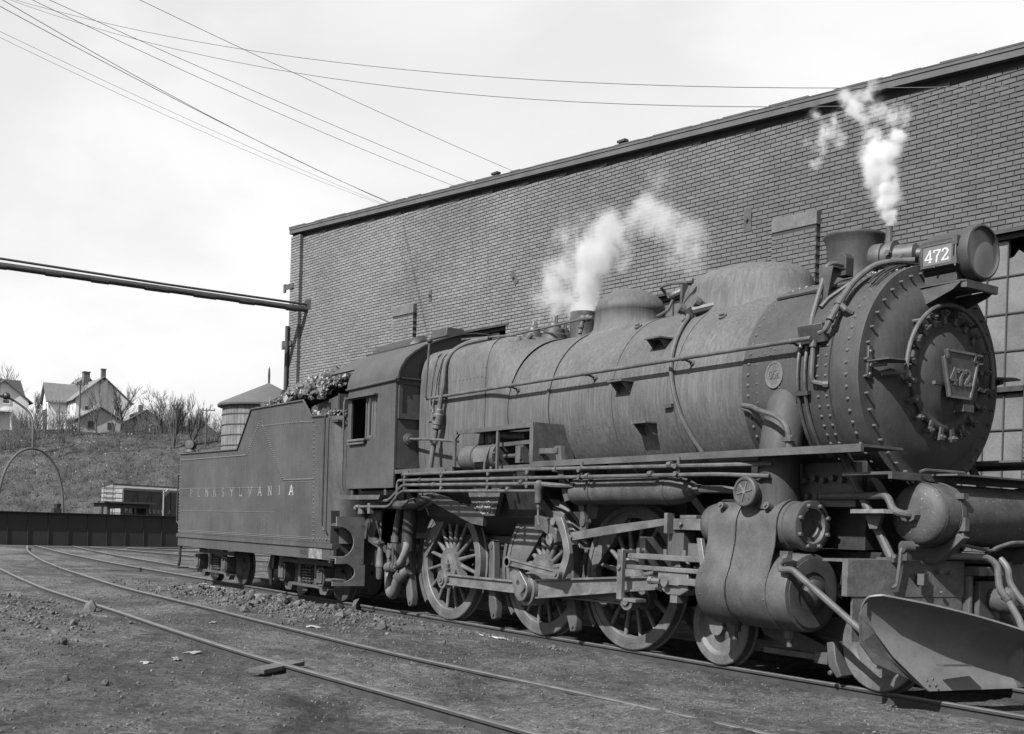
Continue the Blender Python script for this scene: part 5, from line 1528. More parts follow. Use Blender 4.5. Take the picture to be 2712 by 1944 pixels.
# ------------------------------------------------------------------ leading truck
RL = .42
tyl, ril = wheel_parts(RL)
for x in (5.72, 7.78):
    for sy in (-1, 1):
        m = MB(); m.lathe([(-.070,RL-.10),(-.070,RL-.012),(-.062,RL),(.030,RL+.004),(.042,RL+.028),(.062,RL+.028),(.070,RL),(.070,.05)], (0,0,0), Y, n=56, caps=False)
        m.lathe([(-.070,RL-.10),(-.055,RL-.115),(-.035,.28),(-.035,.16),(-.06,.12),(-.075,.09),(-.08,.001)], (0,0,0), Y, n=48, caps=False)
        if sy > 0: m.v = [(a,-b,c) for a,b,c in m.v]; m.f = [f[::-1] for f in m.f]
        w = part('truck_wheel', m, M_WHEEL, loco, (x, sy*.749, RL), angle=30)
        m = MB(); m.cyl((0,sy*.07,0),(0,sy*.125,0),.105,.10,n=24); part('axle_end', m, M_WHEEL, w, (x, sy*.749, RL))
    m = MB(); m.cyl((x,-.7,RL),(x,.7,RL),.08,n=14); part('axle', m, M_DARK, loco)
m = MB()
for sy in (-1,1):
    m.box(5.55,8.0,sy*.56,sy*.48,.30,.62)
    m.prism([(6.20,.48),(6.36,.56),(7.25,.30),(7.30,.20),(7.15,.20),(6.3,.38)], 'y', sy*.74, sy*.66)
m.box(6.3,7.2,-.6,.6,.25,.42)
part('truck_frame', m, M_GEAR, loco, smooth=False)
m = MB(); m.box(6.40,7.22,-.86,-.80,.215,.27); m.box(7.10,7.26,-.90,-.78,.19,.30); m.bolt((7.26,-.84,.27), X, .03, .03); m.bolt((7.26,-.84,.21), X, .03, .03); part('pedestal_tie', m, M_GEAR, loco)
m = MB(); m.prism([(7.24,.40),(7.33,.42),(7.36,.24),(7.43,.10),(7.38,.07),(7.27,.18)], 'y', -.90, -.72); m.bolt((7.32,-.91,.12), -Y, .03, .03); part('truck_pedestal', m, M_GEAR, loco, bevel=.01)
# ------------------------------------------------------------------ front end of the locomotive
m = MB(); m.box(7.70,8.24,-1.30,1.30,1.975,2.0); m.box(8.20,8.24,-1.30,1.30,1.935,1.974)
deck = part('front_deck', m, M_GEAR, loco, smooth=False)
m = MB(); m.box(8.241,8.50,-.75,.75,1.985,2.0); part('deck_step', m, M_GEAR, deck, smooth=False)
m = MB(); m.tube([(8.26,-.95,2.01),(8.28,-.9,2.03),(8.30,-.35,2.03),(8.28,-.3,2.01)], .014, 6, fil=.03); part('deck_grab', m, M_PIPE, deck)
m = MB(); m.box(7.85,8.2,1.26,1.9,2.002,2.06); part('side_step', m, M_GEAR, deck, smooth=False)
# cross-mounted main reservoir
TX, TZ, TR = 8.23, 1.64, .28
m = MB(); m.lathe([(-.985,.001),(-.980,.10),(-.962,.19),(-.935,.248),(-.905,.274),(-.88,TR),(.88,TR),(.94,.25),(1.0,.1),(1.02,.001)], (TX,0,TZ), Y, n=48, caps=False)
tank = part('main_reservoir', m, M_TANKM, loco, angle=40)
m = MB(); m.lathe([(-.895,TR+.004),(-.885,TR+.008),(-.875,TR+.004)], (TX,0,TZ), Y, n=48, caps=False); part('tank_seam', m, M_TANKM, tank)
for y in (-.66, .66):
    m = MB(); m.lathe([(y-.03,TR+.004),(y-.03,TR+.014),(y+.03,TR+.014),(y+.03,TR+.004)], (TX,0,TZ), Y, n=48, caps=False); st = part('tank_strap', m, M_GEAR, tank)
    m = MB(); m.box(TX+.24,TX+.32,y-.03,y+.03,TZ-.14,TZ-.02); m.cyl((TX+.28,y,TZ-.20),(TX+.28,y,TZ+.02),.014,n=6); m.box(TX+.22,TX+.31,y-.05,y+.02,TZ+.14,TZ+.19); part('strap_bolt', m, M_GEAR, st)
    m = MB(); m.prism([(TX+.26,1.48),(TX+.32,1.44),(TX+.06,1.205),(TX-.30,1.205),(TX-.34,1.26),(TX-.25,1.43),(TX-.12,1.355),(TX,1.345),(TX+.12,1.37),(TX+.20,1.42)], 'y', y-.05, y+.05); part('tank_saddle', m, M_GEAR, tank, bevel=.006)
m = MB(); m.tube([(7.20,-1.0,1.80),(7.85,-1.06,1.80),(8.06,-1.12,1.80),(8.14,-1.14,1.66),(8.22,-1.08,1.63),(8.26,-.95,1.63)], .034, 10, fil=.07); tp = part('tank_pipe', m, M_PIPE, loco)
m = MB(); m.cyl((8.24,-1.04,1.63),(8.25,-.98,1.63),.06,n=8); part('tank_bushing', m, M_PIPE, tp)
# braces from smokebox to pilot beam
for sy in (-1, 1):
    m = MB(); m.tube([(7.44,sy*1.0,2.20),(8.03,sy*1.0,1.24)], .040, 10); br = part('smokebox_brace', m, M_PIPE, loco)
    m = MB(); m.box(7.93,8.12,sy*1.08,sy*.92,1.205,1.245); m.bolt((8.09,sy*1.04,1.245), ZV, .03, .03); part('brace_foot', m, M_GEAR, br)
m = MB(); m.obox((7.93,-1.12,1.655), (.22,-.05,.0), (.02,.09,0), (0,0,.018)); stp_ = part('foot_step', m, surf('worn_tread', .12, .8, .3, 10, 60, .3), loco, smooth=False)
m = MB(); m.prism([(7.80,1.637),(8.0,1.637),(7.94,1.50),(7.86,1.50)], 'y', -1.10, -1.06); part('step_bracket', m, M_GEAR, stp_)
# pilot beam, swept slightly back at its end
m = MB()
for sy in (-1, 1):
    out = [(7.985,sy*1.53),(8.27,sy*.27),(8.21,sy*.27),(7.925,sy*1.53)]
    m.prism(out, 'z', .90, 1.20)
    m.prism([(7.985,sy*1.53),(8.27,sy*.27),(7.70,sy*.27),(7.70,sy*1.53)], 'z', 1.2005, 1.225)
m.prism([(7.99,-1.46),(8.262,-.28),(8.24,-.28),(7.97,-1.46)], 'z', .50, .899)
beam = part('pilot_beam', m, surf('dented_plate', .052, .7, .3, 7, 40, .4), loco, smooth=False)
m = MB()
m.obox((8.205,-.78,1.06), (.012,-.05,0), (.03,.006,0), (0,0,.05)); m.bolt((8.23,-.58,1.13), (1,-.2,0), .03, .03); m.bolt((8.25,-.46,1.12), (1,-.2,0), .02, .02); m.bolt((8.235,-.55,.94), (1,-.2,0), .02, .02)
part('beam_fitting', m, M_GEAR, beam)
m = MB(); m.box(8.22,8.42,-.26,.26,1.10,1.18); m.box(8.20,8.30,-.26,-.20,.62,1.099); m.box(8.20,8.30,.20,.26,.62,1.099); m.box(8.2,8.30,-.199,.199,.66,1.0); m.box(8.3,8.36,-.16,.16,.70,1.05); m.cyl((8.30,-.225,.66),(8.30,-.225,1.1),.03,n=8)
pk = part('coupler_pocket', m, M_GEAR, loco, bevel=.006)
m = MB(); m.lathe([(0,.10),(.12,.13),(.20,.12),(.24,.06)], (8.36,.05,.88), X, n=16); part('coupler', m, M_GEAR, pk, bevel=.02)
# uncoupling lever
m = MB(); m.tube([(8.12,-1.10,.98),(8.14,-1.06,1.0),(8.16,-1.05,1.24),(8.16,-1.05,1.33),(8.20,-.98,1.35),(8.26,-.80,1.37),(8.36,-.45,1.38),(8.42,-.20,1.34),(8.45,-.10,1.33),(8.47,.1,1.40),(8.5,.4,1.40)], .016, 8, fil=.06); lv = part('uncoupling_lever', m, M_PIPE, loco)
m = MB(); m.lathe([(-.05,.055),(.05,.055)], (8.19,-1.0,1.345), Vector((.3,1,0)), n=14); m.box(8.15,8.22,-1.04,-.97,1.226,1.30); part('lever_bracket', m, M_GEAR, lv)
m = MB(); m.tube([(8.40,-.15,1.30),(8.46,-.08,1.36),(8.50,.1,1.41),(8.55,.4,1.42)], .018, 8, fil=.05); part('lever_bar', m, M_PIPE, lv)
# air hoses
m = MB(); m.tube([(8.25,-.62,1.275),(8.33,-.40,1.275),(8.42,-.14,1.27),(8.48,-.08,1.20),(8.49,-.08,1.10),(8.50,-.08,1.0),(8.56,-.03,.88),(8.66,.0,.72),(8.72,.02,.50),(8.74,.03,.36)], .032, 10, fil=.06); ah = part('air_hose', m, M_RUBBER, loco)
m = MB(); m.cyl((8.53,-.05,.93),(8.56,-.03,.89),.042,n=10); m.cyl((8.74,.03,.36),(8.75,.03,.29),.045,n=10); m.cyl((8.735,.03,.40),(8.74,.03,.37),.04,n=10); part('hose_fitting', m, M_GEAR, ah)
m = MB(); m.tube([(8.44,.02,1.26),(8.52,.02,1.18),(8.53,.03,1.05),(8.60,.06,.93),(8.70,.12,.80),(8.75,.14,.55)], .03, 10, fil=.05); part('air_hose', m, M_RUBBER, loco)
# snow-plow pilot: concave blade swept from wing to nose, curled top edge
def blade(sy):
    mm = MB(); ns, nv = 24, 20
    T0, T1 = Vector((8.33,-1.52,.965)), Vector((8.90,0,.60)); B0, B1 = Vector((8.45,-.985,.105)), Vector((8.66,0,.105))
    Lw = [Vector((8.33,-1.52,.965)), Vector((8.265,-1.58,.915)), Vector((8.215,-1.565,.80)), Vector((8.235,-1.47,.62)), Vector((8.31,-1.30,.40)), Vector((8.39,-1.14,.24)), B0]
    def left(v):      # v 0 top .. 1 bottom along the left edge
        t = v*(len(Lw)-1); i = min(int(t), len(Lw)-2); return Lw[i].lerp(Lw[i+1], t-i)
    for i in range(ns+1):
        s = i/ns
        for j in range(nv+1):
            v = j/nv
            a = left(v)
            # nose profile: curled lip forward at the top, concave middle
            b = T1.lerp(B1, v)+Vector((-.20*math.sin(pi*min(1, v*1.02))**1.2, 0, 0))
            if v < .12: b.z += .0
            p = a.lerp(b, s)
            p.x -= .06*math.sin(pi*v)*(1-s*.6)
            cu = max(0, .30-v)/.30
            p.x += .075*cu**1.6*min(1, .35+s*3)
            p.z += .03*sin(pi*s)*(1-v)-.035*cu**2.2
            mm.v.append((p.x, p.y*(-sy), p.z))
    for i in range(ns):
        for j in range(nv):
            f = (i*(nv+1)+j, i*(nv+1)+j+1, (i+1)*(nv+1)+j+1, (i+1)*(nv+1)+j); mm.f.append(f if sy < 0 else f[::-1])
    return mm
for sy in (-1, 1):
    pl = part('plow_blade', blade(sy), surf('plow_paint', .092, .6, .18, 3, 60, .10), loco, angle=60)
    so = pl.modifiers.new('th', 'SOLIDIFY'); so.thickness = .016; so.offset = -1; split_mod(pl)
    m = MB(); q = lambda x, y, z: (x, y*(-sy), z)
    pts = [(8.225,-1.558,.90),(8.202,-1.53,.76),(8.238,-1.45,.60),(8.308,-1.30,.40),(8.388,-1.14,.24),(8.44,-.99,.11),(8.33,-1.10,.20),(8.16,-1.36,.33),(8.12,-1.50,.50),(8.15,-1.56,.75)]
    m.add([q(*p) for p in pts]+[(a-.012, b, c) for a, b, c in [q(*p) for p in pts]], [tuple(range(10)), tuple(range(19, 9, -1))]+[(i, 10+i, 10+(i+1) % 10, (i+1) % 10) for i in range(10)])
    part('plow_wing', m, M_GEAR, pl, smooth=False)
    m = MB()
    for a, b, c in ((8.44,-1.02,.20),(8.46,-.97,.21),(8.47,-.93,.16)): m.rivet(q(a+.01,b,c), (1,0,.2), .014)
    part('plow_bolts', m, M_DARK, pl, stuff=True)
    m = MB(); m.obox(q(8.56,-.80,.335), (.05,-.02*(-sy),.005), (.02,.17*(-sy),-.005), (0,0,.008)); part('plow_step', m, M_GEAR, pl, smooth=False)
    # rod from cylinder to the pilot
    m = MB(); m.tube([(7.24,sy*1.50,1.20),(7.18,sy*1.50,1.15),(7.19,sy*1.50,1.09),(7.27,sy*1.50,1.10),(7.33,sy*1.50,1.10),(8.17,sy*1.43,.545)], .032, 10, fil=.04); dr = part('pilot_stay', m, M_PIPE, loco)
    m = MB(); m.bolt((7.24,sy*1.50,1.20), (1,0,.2), .045, .05); m.obox((7.21,sy*1.46,1.22), (.05,0,0), (0,.03,0), (0,0,.05)); part('stay_lug', m, M_GEAR, dr)

# ------------------------------------------------------------------ pipes at the rear of the firebox and under the cab
m = MB(); m.tube([(.66,-.66,4.15),(.42,-.86,4.10),(.27,-1.02,3.98),(.26,-1.15,3.78),(.33,-1.21,3.40),(.27,-1.235,3.05),(.22,-1.26,2.70),(.18,-1.30,2.22)], .040, 10, fil=.12); fp = part('feed_pipe', m, M_PIPE, loco)
m = MB(); m.lathe([(-.16,.045),(-.14,.062),(-.09,.062),(-.08,.075),(.06,.078),(.08,.06),(.13,.062),(.15,.045)], (.262,-1.24,2.96), Vector((.12,.06,1)), n=16, caps=False); m.lathe([(-.03,.058),(.03,.058)], (.213,-1.27,2.62), Vector((.1,.06,1)), n=16); m.bolt((.28,-1.30,2.98), -Y, .03, .05); m.bolt((.19,-1.31,2.92), -Y, .025, .05); part('check_valve', m, M_STEEL, fp)
m = MB(); m.tube([(-.05,-1.24,4.12),(-.09,-1.24,3.75),(-.13,-1.24,3.30)], .018, 8); m.ball((-.05,-1.24,4.15), .048, 12, 8); part('signal_pipe', m, M_PIPE, loco)
m = MB(); m.tube([(.30,-.98,4.02),(.12,-1.10,3.90),(.08,-1.17,3.60),(.08,-1.20,3.30),(.05,-1.22,3.12),(.09,-1.22,3.06)], .016, 6, fil=.06); m.tube([(.05,-1.16,3.85),(-.02,-1.2,3.5),(-.02,-1.22,3.2),(.05,-1.24,3.10)], .012, 6, fil=.06); part('lubricator_pipe', m, M_PIPE, loco)
m = MB(); m.tube([(-.50,-1.28,2.70),(.2,-1.36,2.66),(.9,-1.38,2.60),(1.12,-1.40,2.58)], .020, 8); m.lathe([(-.03,.09),(.02,.09),(.03,.05),(.06,.05)], (-.545,-1.28,2.70), X, n=20); part('cross_pipe', m, M_PIPE, loco)
# injector group
m = MB(); m.lathe([(.52,.001),(.52,.042),(.56,.055),(.62,.060),(.70,.062),(.71,.07),(.75,.07),(.76,.064),(.90,.062),(.98,.050),(1.02,.038),(1.10,.045),(1.12,.022),(1.62,.016)], (-1.52,-1.20,0), ZV, n=20, caps=False)
inj = part('injector', m, M_PIPE, loco)
m = MB(); m.tube([(-1.36,-1.12,1.03),(-1.20,-1.2,1.05),(-1.02,-1.25,1.02)], .03, 8); m.box(-1.40,-1.10,-1.14,-1.02,.78,1.10); m.cyl((-1.25,-1.20,.93),(-1.25,-1.08,.93),.07,n=12); m.cyl((-1.60,-1.26,1.10),(-1.44,-1.26,1.10),.03,n=8); m.tube([(-1.02,-1.24,1.05),(-1.0,-1.24,.75)], .02, 6); part('injector_valve', m, M_GEAR, inj)
m = MB(); m.tube([(-1.30,-1.10,.73),(-1.10,-1.12,.75),(-.95,-1.12,.82),(-.82,-1.12,.98),(-.80,-1.11,1.10),(-.92,-1.08,1.20),(-1.0,-1.0,1.22)], .062, 12, fil=.12); el_ = part('suction_elbow', m, surf('pale_pipe', .10, .7, .2, 8, 60, .1), inj)
m = MB(); m.cyl((-1.42,-1.10,.71),(-1.22,-1.11,.735),.085,n=16); m.cyl((-1.17,-1.115,.74),(-1.12,-1.12,.75),.078,n=16); part('elbow_union', m, M_PIPE, inj)
m = MB(); m.tube([(-.92,-1.0,.70),(-1.05,-1.05,.62),(-1.16,-1.08,.48),(-1.28,-1.05,.30),(-1.50,-1.0,.28),(-1.65,-.95,.45),(-1.75,-.9,.75)], .085, 12, fil=.14); part('water_hose', m, M_RUBBER, inj)
m = MB(); m.cyl((-1.03,-1.04,.64),(-1.12,-1.07,.54),.105,n=14); part('hose_clamp', m, M_GEAR, inj)
m = MB(); m.tube([(-1.05,-1.10,1.72),(-1.12,-1.10,1.55),(-1.20,-1.10,1.25),(-1.20,-1.10,1.08)], .055, 10); m.lathe([(0,.075),(.1,.075)], (-1.20,-1.10,1.12), ZV, n=12); part('steam_branch', m, M_IRON, loco)
m = MB(); m.tube([(-1.6,-1.30,1.72),(-.6,-1.30,1.70),(-.25,-1.25,1.74),(.1,-1.15,1.84)], .07, 10, fil=.1); m.cyl((-.36,-1.28,1.72),(-.24,-1.25,1.75),.085,n=12); part('exhaust_line', m, M_IRON, loco)
m = MB(); m.cyl((-.86,-1.06,1.0),(-.80,-1.06,1.70),.11,n=14); part('drop_cylinder', m, M_DARK, loco)
m = MB(); m.tube([(-1.60,-1.545,1.665),(-1.72,-1.545,1.665)], .03, 8); m.ball((-1.75,-1.53,1.64),.05,8,6); m.box(-1.30,-1.22,-1.56,-1.5,1.56,1.72); m.cyl((-1.62,-1.5,1.55),(-1.62,-1.5,1.68),.06,n=10); m.tube([(-1.26,-1.53,1.6),(-1.26,-1.53,1.58)], .02, 6); part('cock_handles', m, M_STEEL, loco)
m = MB(); m.tube([(-1.22,-1.53,1.66),(-1.26,-1.42,1.45),(-1.28,-1.32,1.18)], .016, 6); part('drip_pipe', m, M_PIPE, loco)

# ------------------------------------------------------------------ tender
tender = thing('tender', 'tender lettered PENNSYLVANIA heaped with coal, coupled behind the locomotive cab', 'tender', (-6.8, 0, 0))
TY = 1.50
def side_top(x):
    if x <= -7.27: return 2.84-.04*(x+10.98)/3.71
    if x <= -6.56: return 2.80+(3.555-2.80)*(x+7.27)/.71
    if x <= -4.03: return 3.555-.02*(x+6.56)/2.53
    if x <= -3.63: return 3.535-.315*(x+4.03)/.40
    return 3.22-.03*(x+3.63)/1.0
# plan outline of the body with rounded front corners
def plan(t):  return t
FC = .40
pl_pts = [(-10.98,-TY)]
xs_ = [-10.98,-10.0,-9.0,-8.0,-7.27,-7.03,-6.8,-6.56,-6.0,-5.0,-4.5,-4.03,-3.9,-3.76,-3.63,-3.3,-3.02]
plan_pts = [(x,-TY) for x in xs_]+[(-3.02+FC*sin(radians(a)), -TY+FC*(1-cos(radians(a)))) for a in (15,30,45,60,75,90)]+[(-2.62,-.80)]
m = MB(); n = len(plan_pts)
for x, y in plan_pts: m.v.append((x, y, 1.05))
for x, y in plan_pts: m.v.append((x, y, side_top(x)))
for i in range(n-1): m.f.append((i, i+1, n+i+1, n+i))
k = len(m.v)
for x, y in plan_pts: m.v.append((x, -y, 1.05))
for x, y in plan_pts: m.v.append((x, -y, side_top(x)))
for i in range(n-1): m.f.append((k+i+1, k+i, k+n+i, k+n+i+1))
# rear sheet
m.f.append((0, n, k+n, k))
body = part('tank_body', m, M_TENDER, tender, angle=30)
so = body.modifiers.new('th', 'SOLIDIFY'); so.thickness = .02; so.offset = -1; split_mod(body, 25)
m = MB(); m.box(-10.97,-6.95,-1.48,1.48,2.70,2.74); m.box(-7.0,-2.66,-1.47,-.85,3.08,3.12); m.box(-7.0,-2.66,.85,1.47,3.08,3.12); m.box(-7.0,-3.4,-.9,.9,2.4,2.5)
part('tank_deck', m, M_DARK, tender, smooth=False)
m = MB(); m.prism([(-4.6,3.10),(-3.45,3.10),(-3.45,3.62),(-4.6,3.50)], 'y', -1.10, -1.08); m.box(-3.47,-3.43,-1.10,1.10,3.1,3.65); part('coal_board', m, M_TENDER, tender, smooth=False)
m = MB(); tp_ = [(x,-TY-.012,side_top(x)+.005) for x in (-10.98,-7.27,-6.56,-4.03,-3.63,-3.0)]; m.tube(tp_, .018, 8)
part('top_beading', m, M_TENDER, tender)
m = MB(); tp2 = [(x,TY+.012,side_top(x)+.005) for x in (-10.98,-7.27,-6.56,-4.03,-3.63,-3.0)]; m.tube(tp2, .018, 8); part('top_beading', m, M_TENDER, tender)
# rivet lines as in the photograph
rv = MB()
def rl_(p, q, st, r=.013):
    p = Vector((p[0],-TY,p[1])); q = Vector((q[0],-TY,q[1])); nn_ = max(1, int((q-p).length/st))
    for i in range(nn_+1): rv.rivet(p.lerp(q, i/nn_), -Y, r*1.5, r*1.4)
rl_((-6.08,3.33),(-6.77,2.67),.055); rl_((-6.77,2.67),(-10.9,2.70),.055); rl_((-6.08,3.33),(-4.87,2.147),.055); rl_((-4.87,2.147),(-3.56,2.14),.050); rl_((-4.83,2.10),(-3.56,2.10),.05,.008)
rl_((-3.57,3.13),(-3.45,1.10),.075); rl_((-3.57,3.13),(-4.15,3.16),.07); rl_((-4.10,3.165),(-6.05,3.20),.10)
rl_((-10.95,1.10),(-10.98+.03,2.80),.07); rl_((-10.94,2.055),(-5.87,2.015),.085,.010); rl_((-10.9,1.56),(-5.29,1.553),.095,.010); rl_((-10.95,1.085),(-3.45,1.10),.035,.008); rl_((-10.95,1.115),(-3.45,1.13),.035,.007); rl_((-3.45,1.11),(-2.80,1.11),.11,.014)
for x in (-9.91,-8.95,-8.05,-6.95,-5.79):
    for dx in (-.055,.055):
        for i in range(7): rv.rivet((x+dx+(.02 if i % 2 else -.02),-TY,1.18+i*.045), -Y, .009)
for x in (-9.85,-8.85,-7.9,-6.82):
    for i in range(4): rv.rivet((x,-TY,2.28+i*.065), -Y, .011)
for i in range(14): rv.rivet((-4.20,-TY,2.30+i*.06), -Y, .010)
for i in range(9): rv.rivet((-4.45+.01*i,-TY,1.2+i*.10), -Y, .009)
for i in range(8): rv.rivet((-5.78,-TY,1.70+i*.07), -Y, .009)
for x in (-5.2,-5.55):
    for i in range(5): rv.rivet((x,-TY,2.65+i*.07), -Y, .009)
part('tank_rivets', rv, M_RIVET, tender, stuff=True)
# lettering, faded, one mesh per letter
xq = -10.20
word = 'PENNSYLVANIA'
step = (-4.27+10.20+.08)/len(word)
M_LETTERS = [surf('faded_lettering_%d' % i, v, .7, .30, 7, 70, .0) for i, v in enumerate((.105,.115,.125,.26))]
for i, ch in enumerate(word):
    m = MB(); wdt = GL[ch][2]*.175*1.55
    glyph(m, ch, Vector((-10.20+i*5.62/11, -TY-.0005, 1.862+.001*i)), X, ZV, .172, .165, .0016, 1.55)
    part('letter', m, M_LETTERS[3] if i == 11 else M_LETTERS[min(2, i//4)], tender, smooth=False)
# sills
m = MB()
for sy in (-1, 1):
    m.box(-10.98,-2.60,sy*1.54,sy*1.42,.965,1.045)
fs_ = part('side_sill_angle', m, M_TENDER, tender, smooth=False)
m = MB()
for sy in (-1, 1): m.box(-10.95,-2.60,sy*1.51,sy*1.46,.765,.963)
ss = part('side_sill', m, M_TENDER, tender, smooth=False)
m = MB(); m.box(-3.98,-3.70,-1.5115,-1.5102,.83,.90); part('sill_slot', m, M_BLACK, ss, smooth=False)
m = MB(); m.box(-3.60,-3.05,-1.516,-1.5105,.775,.955); part('patch_plate', m, surf('scraped_plate', .12, .8, .5, 9, 50, .2), ss, smooth=False)
m = MB()
for x in (-10.3,-10.1,-7.95,-7.7,-5.6,-5.35):
    for i in range(4):
        for j in (-.03,.03): m.rivet((x+j,-1.51,.80+i*.042), -Y, .008)
for x in (-3.56,-3.46,-3.2,-3.1):
    for i in range(5): m.rivet((x,-1.516,.80+i*.035), -Y, .007)
for x in (-9.3,-6.7): m.rivet((x,-1.51,.90), -Y, .011); m.rivet((x,-1.51,.82), -Y, .011)
part('sill_rivets', m, M_RIVET, ss, stuff=True)
m = MB(); m.box(-10.95,-2.4,-.8,.8,.70,1.04); part('underframe', m, M_DARK, tender, smooth=False)
m = MB(); m.box(-11.05,-10.90,-1.35,1.35,.74,1.04); m.box(-11.35,-11.0,-.15,.15,.72,.98); part('rear_bumper', m, M_TENDER, tender)
# hand rails, front corner strip, rear grab
m = MB(); m.tube([(-2.92,-1.56,3.22),(-2.94,-1.58,3.16),(-2.94,-1.58,1.32),(-2.88,-1.56,1.26)], .017, 8, fil=.04); part('grab_rail', m, M_DARK, tender)
m = MB(); m.tube([(-10.99,-1.46,2.40),(-11.10,-1.50,2.36),(-11.10,-1.50,1.30),(-10.99,-1.46,1.24)], .016, 8, fil=.05); part('grab_rail', m, M_DARK, tender)
m = MB(); m.tube([(-2.68,-1.30,3.24),(-2.70,-1.36,3.14),(-2.66,-1.30,3.05)], .025, 6); m.cyl((-2.64,-1.25,2.0),(-2.60,-1.2,2.06),.06,n=10); m.box(-2.62,-2.58,-1.25,-1.18,2.2,2.7); part('front_fitting', m, M_IRON, tender)
# rear lamp
m = MB(); m.lathe([(-.09,.001),(-.09,.09),(-.07,.11),(.08,.11),(.10,.10),(.105,.001)], (-10.85,-1.30,3.07), Vector((.75,-.65,0)), n=24, caps=False); lamp = part('rear_lamp', m, M_TENDER, tender)
m = MB(); m.lathe([(2.80,.10),(2.86,.085),(2.90,.12),(2.95,.10),(3.0,.05)], (-10.85,-1.30,0), ZV, n=16); m.cyl((-10.66,-1.20,2.8),(-10.66,-1.20,2.96),.02,n=6); part('lamp_base', m, M_TENDER, lamp)
# cut-away step plates at the front
m = MB()
arc1 = [(-1.34+.0*0+.24*cos(radians(a)), 1.07+.24*sin(radians(a))) for a in range(90, -91, -15)]
m.prism([(-1.545,1.50),(-1.04,1.50),(-1.04,.72),(-1.545,.72),(-1.545,.82)]+[(y-.12,z) for y, z in [( -1.42+.30*cos(radians(a))+.02, 1.08+.26*sin(radians(a))) for a in range(-90, 91, 15)]]+[(-1.545,1.34)], 'x', -2.46, -2.43)
sp1 = part('gangway_step_plate', m, M_STEP, tender, smooth=False)
m = MB()
m.prism([(-1.04,.71),(-1.04,.36),(-1.62,.36),(-1.62,.43)]+[(-1.52+.30*cos(radians(a)), .58+.17*sin(radians(a))) for a in range(-70, 71, 14)]+[(-1.50,.75)], 'x', -2.40, -2.37)
part('lower_step_plate', m, M_STEP, tender, smooth=False)
for z, y0, y1, x0, x1 in ((1.345,-1.54,-1.2,-2.70,-2.46),(.80,-1.54,-1.25,-2.70,-2.46),(.43,-1.62,-1.36,-2.66,-2.40)):
    m = MB(); m.box(x0,x1,y0,y1,z,z+.035); tr = part('step_tread', m, M_GEAR, tender, smooth=False)
    m = MB()
    for i in range(6):
        for j in range(2): m.rivet((x0+.03+i*.036,y0+.05+j*.08,z+.035), ZV, .012)
    part('tread_studs', m, M_RIVET, tr, stuff=True)
m = MB(); m.box(-2.76,-2.72,-1.52,-1.05,.72,1.6); part('end_plate', m, M_TENDER, tender, smooth=False)
m = MB(); m.box(-2.64,-2.0,-1.1,1.1,1.62,1.70); m.box(-2.3,-2.0,-.5,.5,.8,1.2); part('fall_plate', m, M_DARK, tender, smooth=False)
# trucks: wheels, cast side frames, journals, springs
RT = .42
def tender_truck(xc):
    m = MB()
    prof = [(xc-1.15,.70),(xc-.55,.70),(xc-.45,.78),(xc+.45,.78),(xc+.55,.70),(xc+1.15,.70),(xc+1.15,.20),(xc+.98,.12),(xc+.72,.16),(xc+.60,.27),(xc-.60,.27),(xc-.72,.16),(xc-.98,.12),(xc-1.15,.20)]
    for sy in (-1, 1):
        m.prism([(xc-1.12,.72),(xc-.50,.70),(xc-.42,.76),(xc+.42,.76),(xc+.50,.70),(xc+1.12,.72),(xc+1.12,.62),(xc-1.12,.62)], 'y', sy*1.10, sy*1.0)
        m.prism([(xc-.98,.26),(xc+.98,.26),(xc+.98,.20),(xc+.90,.11),(xc+.66,.11),(xc+.60,.21),(xc-.60,.21),(xc-.66,.11),(xc-.90,.11),(xc-.98,.20)], 'y', sy*1.12, sy*1.0)
        for x in (-.36,.36): m.box(xc+x-.05,xc+x+.05,sy*1.09,sy*1.01,.26,.70)
    tf = part('truck_frame', m, M_GEAR, tender, smooth=False, bevel=.008)
    for sx in (-.88, .88):
        x = xc+sx
        for sy in (-1, 1):
            m = MB(); m.lathe([(-.070,RT-.09),(-.070,RT-.012),(-.062,RT),(.030,RT+.004),(.042,RT+.028),(.062,RT+.028),(.070,RT),(.070,.05)], (0,0,0), Y, n=44, caps=False); m.lathe([(-.070,RT-.09),(-.03,.24),(-.03,.14),(-.07,.10),(-.07,.001)], (0,0,0), Y, n=36, caps=False)
            if sy > 0: m.v = [(a,-b,c) for a,b,c in m.v]; m.f = [f[::-1] for f in m.f]
            part('wheel', m, M_IRON, tender, (x, sy*.749, RT), angle=30)
            m = MB(); m.prism([(x-.13,.60),(x+.13,.60),(x+.13,.34),(x+.09,.26),(x-.09,.26),(x-.13,.34)], 'y', sy*1.22, sy*1.0)
            jb_ = part('journal_box', m, M_IRON, tender, bevel=.015)
            m = MB(); m.obox((x,sy*1.235,.45), (.11,0,0), (0,.012,.003), (0,0,.12)); m.box(x-.05,x+.05,sy*1.24,sy*1.27,.52,.58); part('journal_lid', m, M_GEAR, jb_, bevel=.006)
    for sy in (-1, 1):
        for dx in (-.14,.0,.14):
            m = MB()
            m.tube([(xc+dx+.055*cos(a*.9), sy*1.05+.055*sin(a*.9), .27+.30*a/40) for a in range(0, 41)], .014, 5)
            part('coil_spring', m, M_IRON, tender)
    for sx in (-1, 1):
        m = MB(); x = xc+sx*.88-sx*(.46+.0); m.prism([(x-.05,.62),(x+.05,.62),(x+.02,.2),(x-.06,.2)], 'y', -.82, -.70); part('brake_shoe', m, M_GEAR, tender)
tender_truck(-4.62); tender_truck(-9.55)
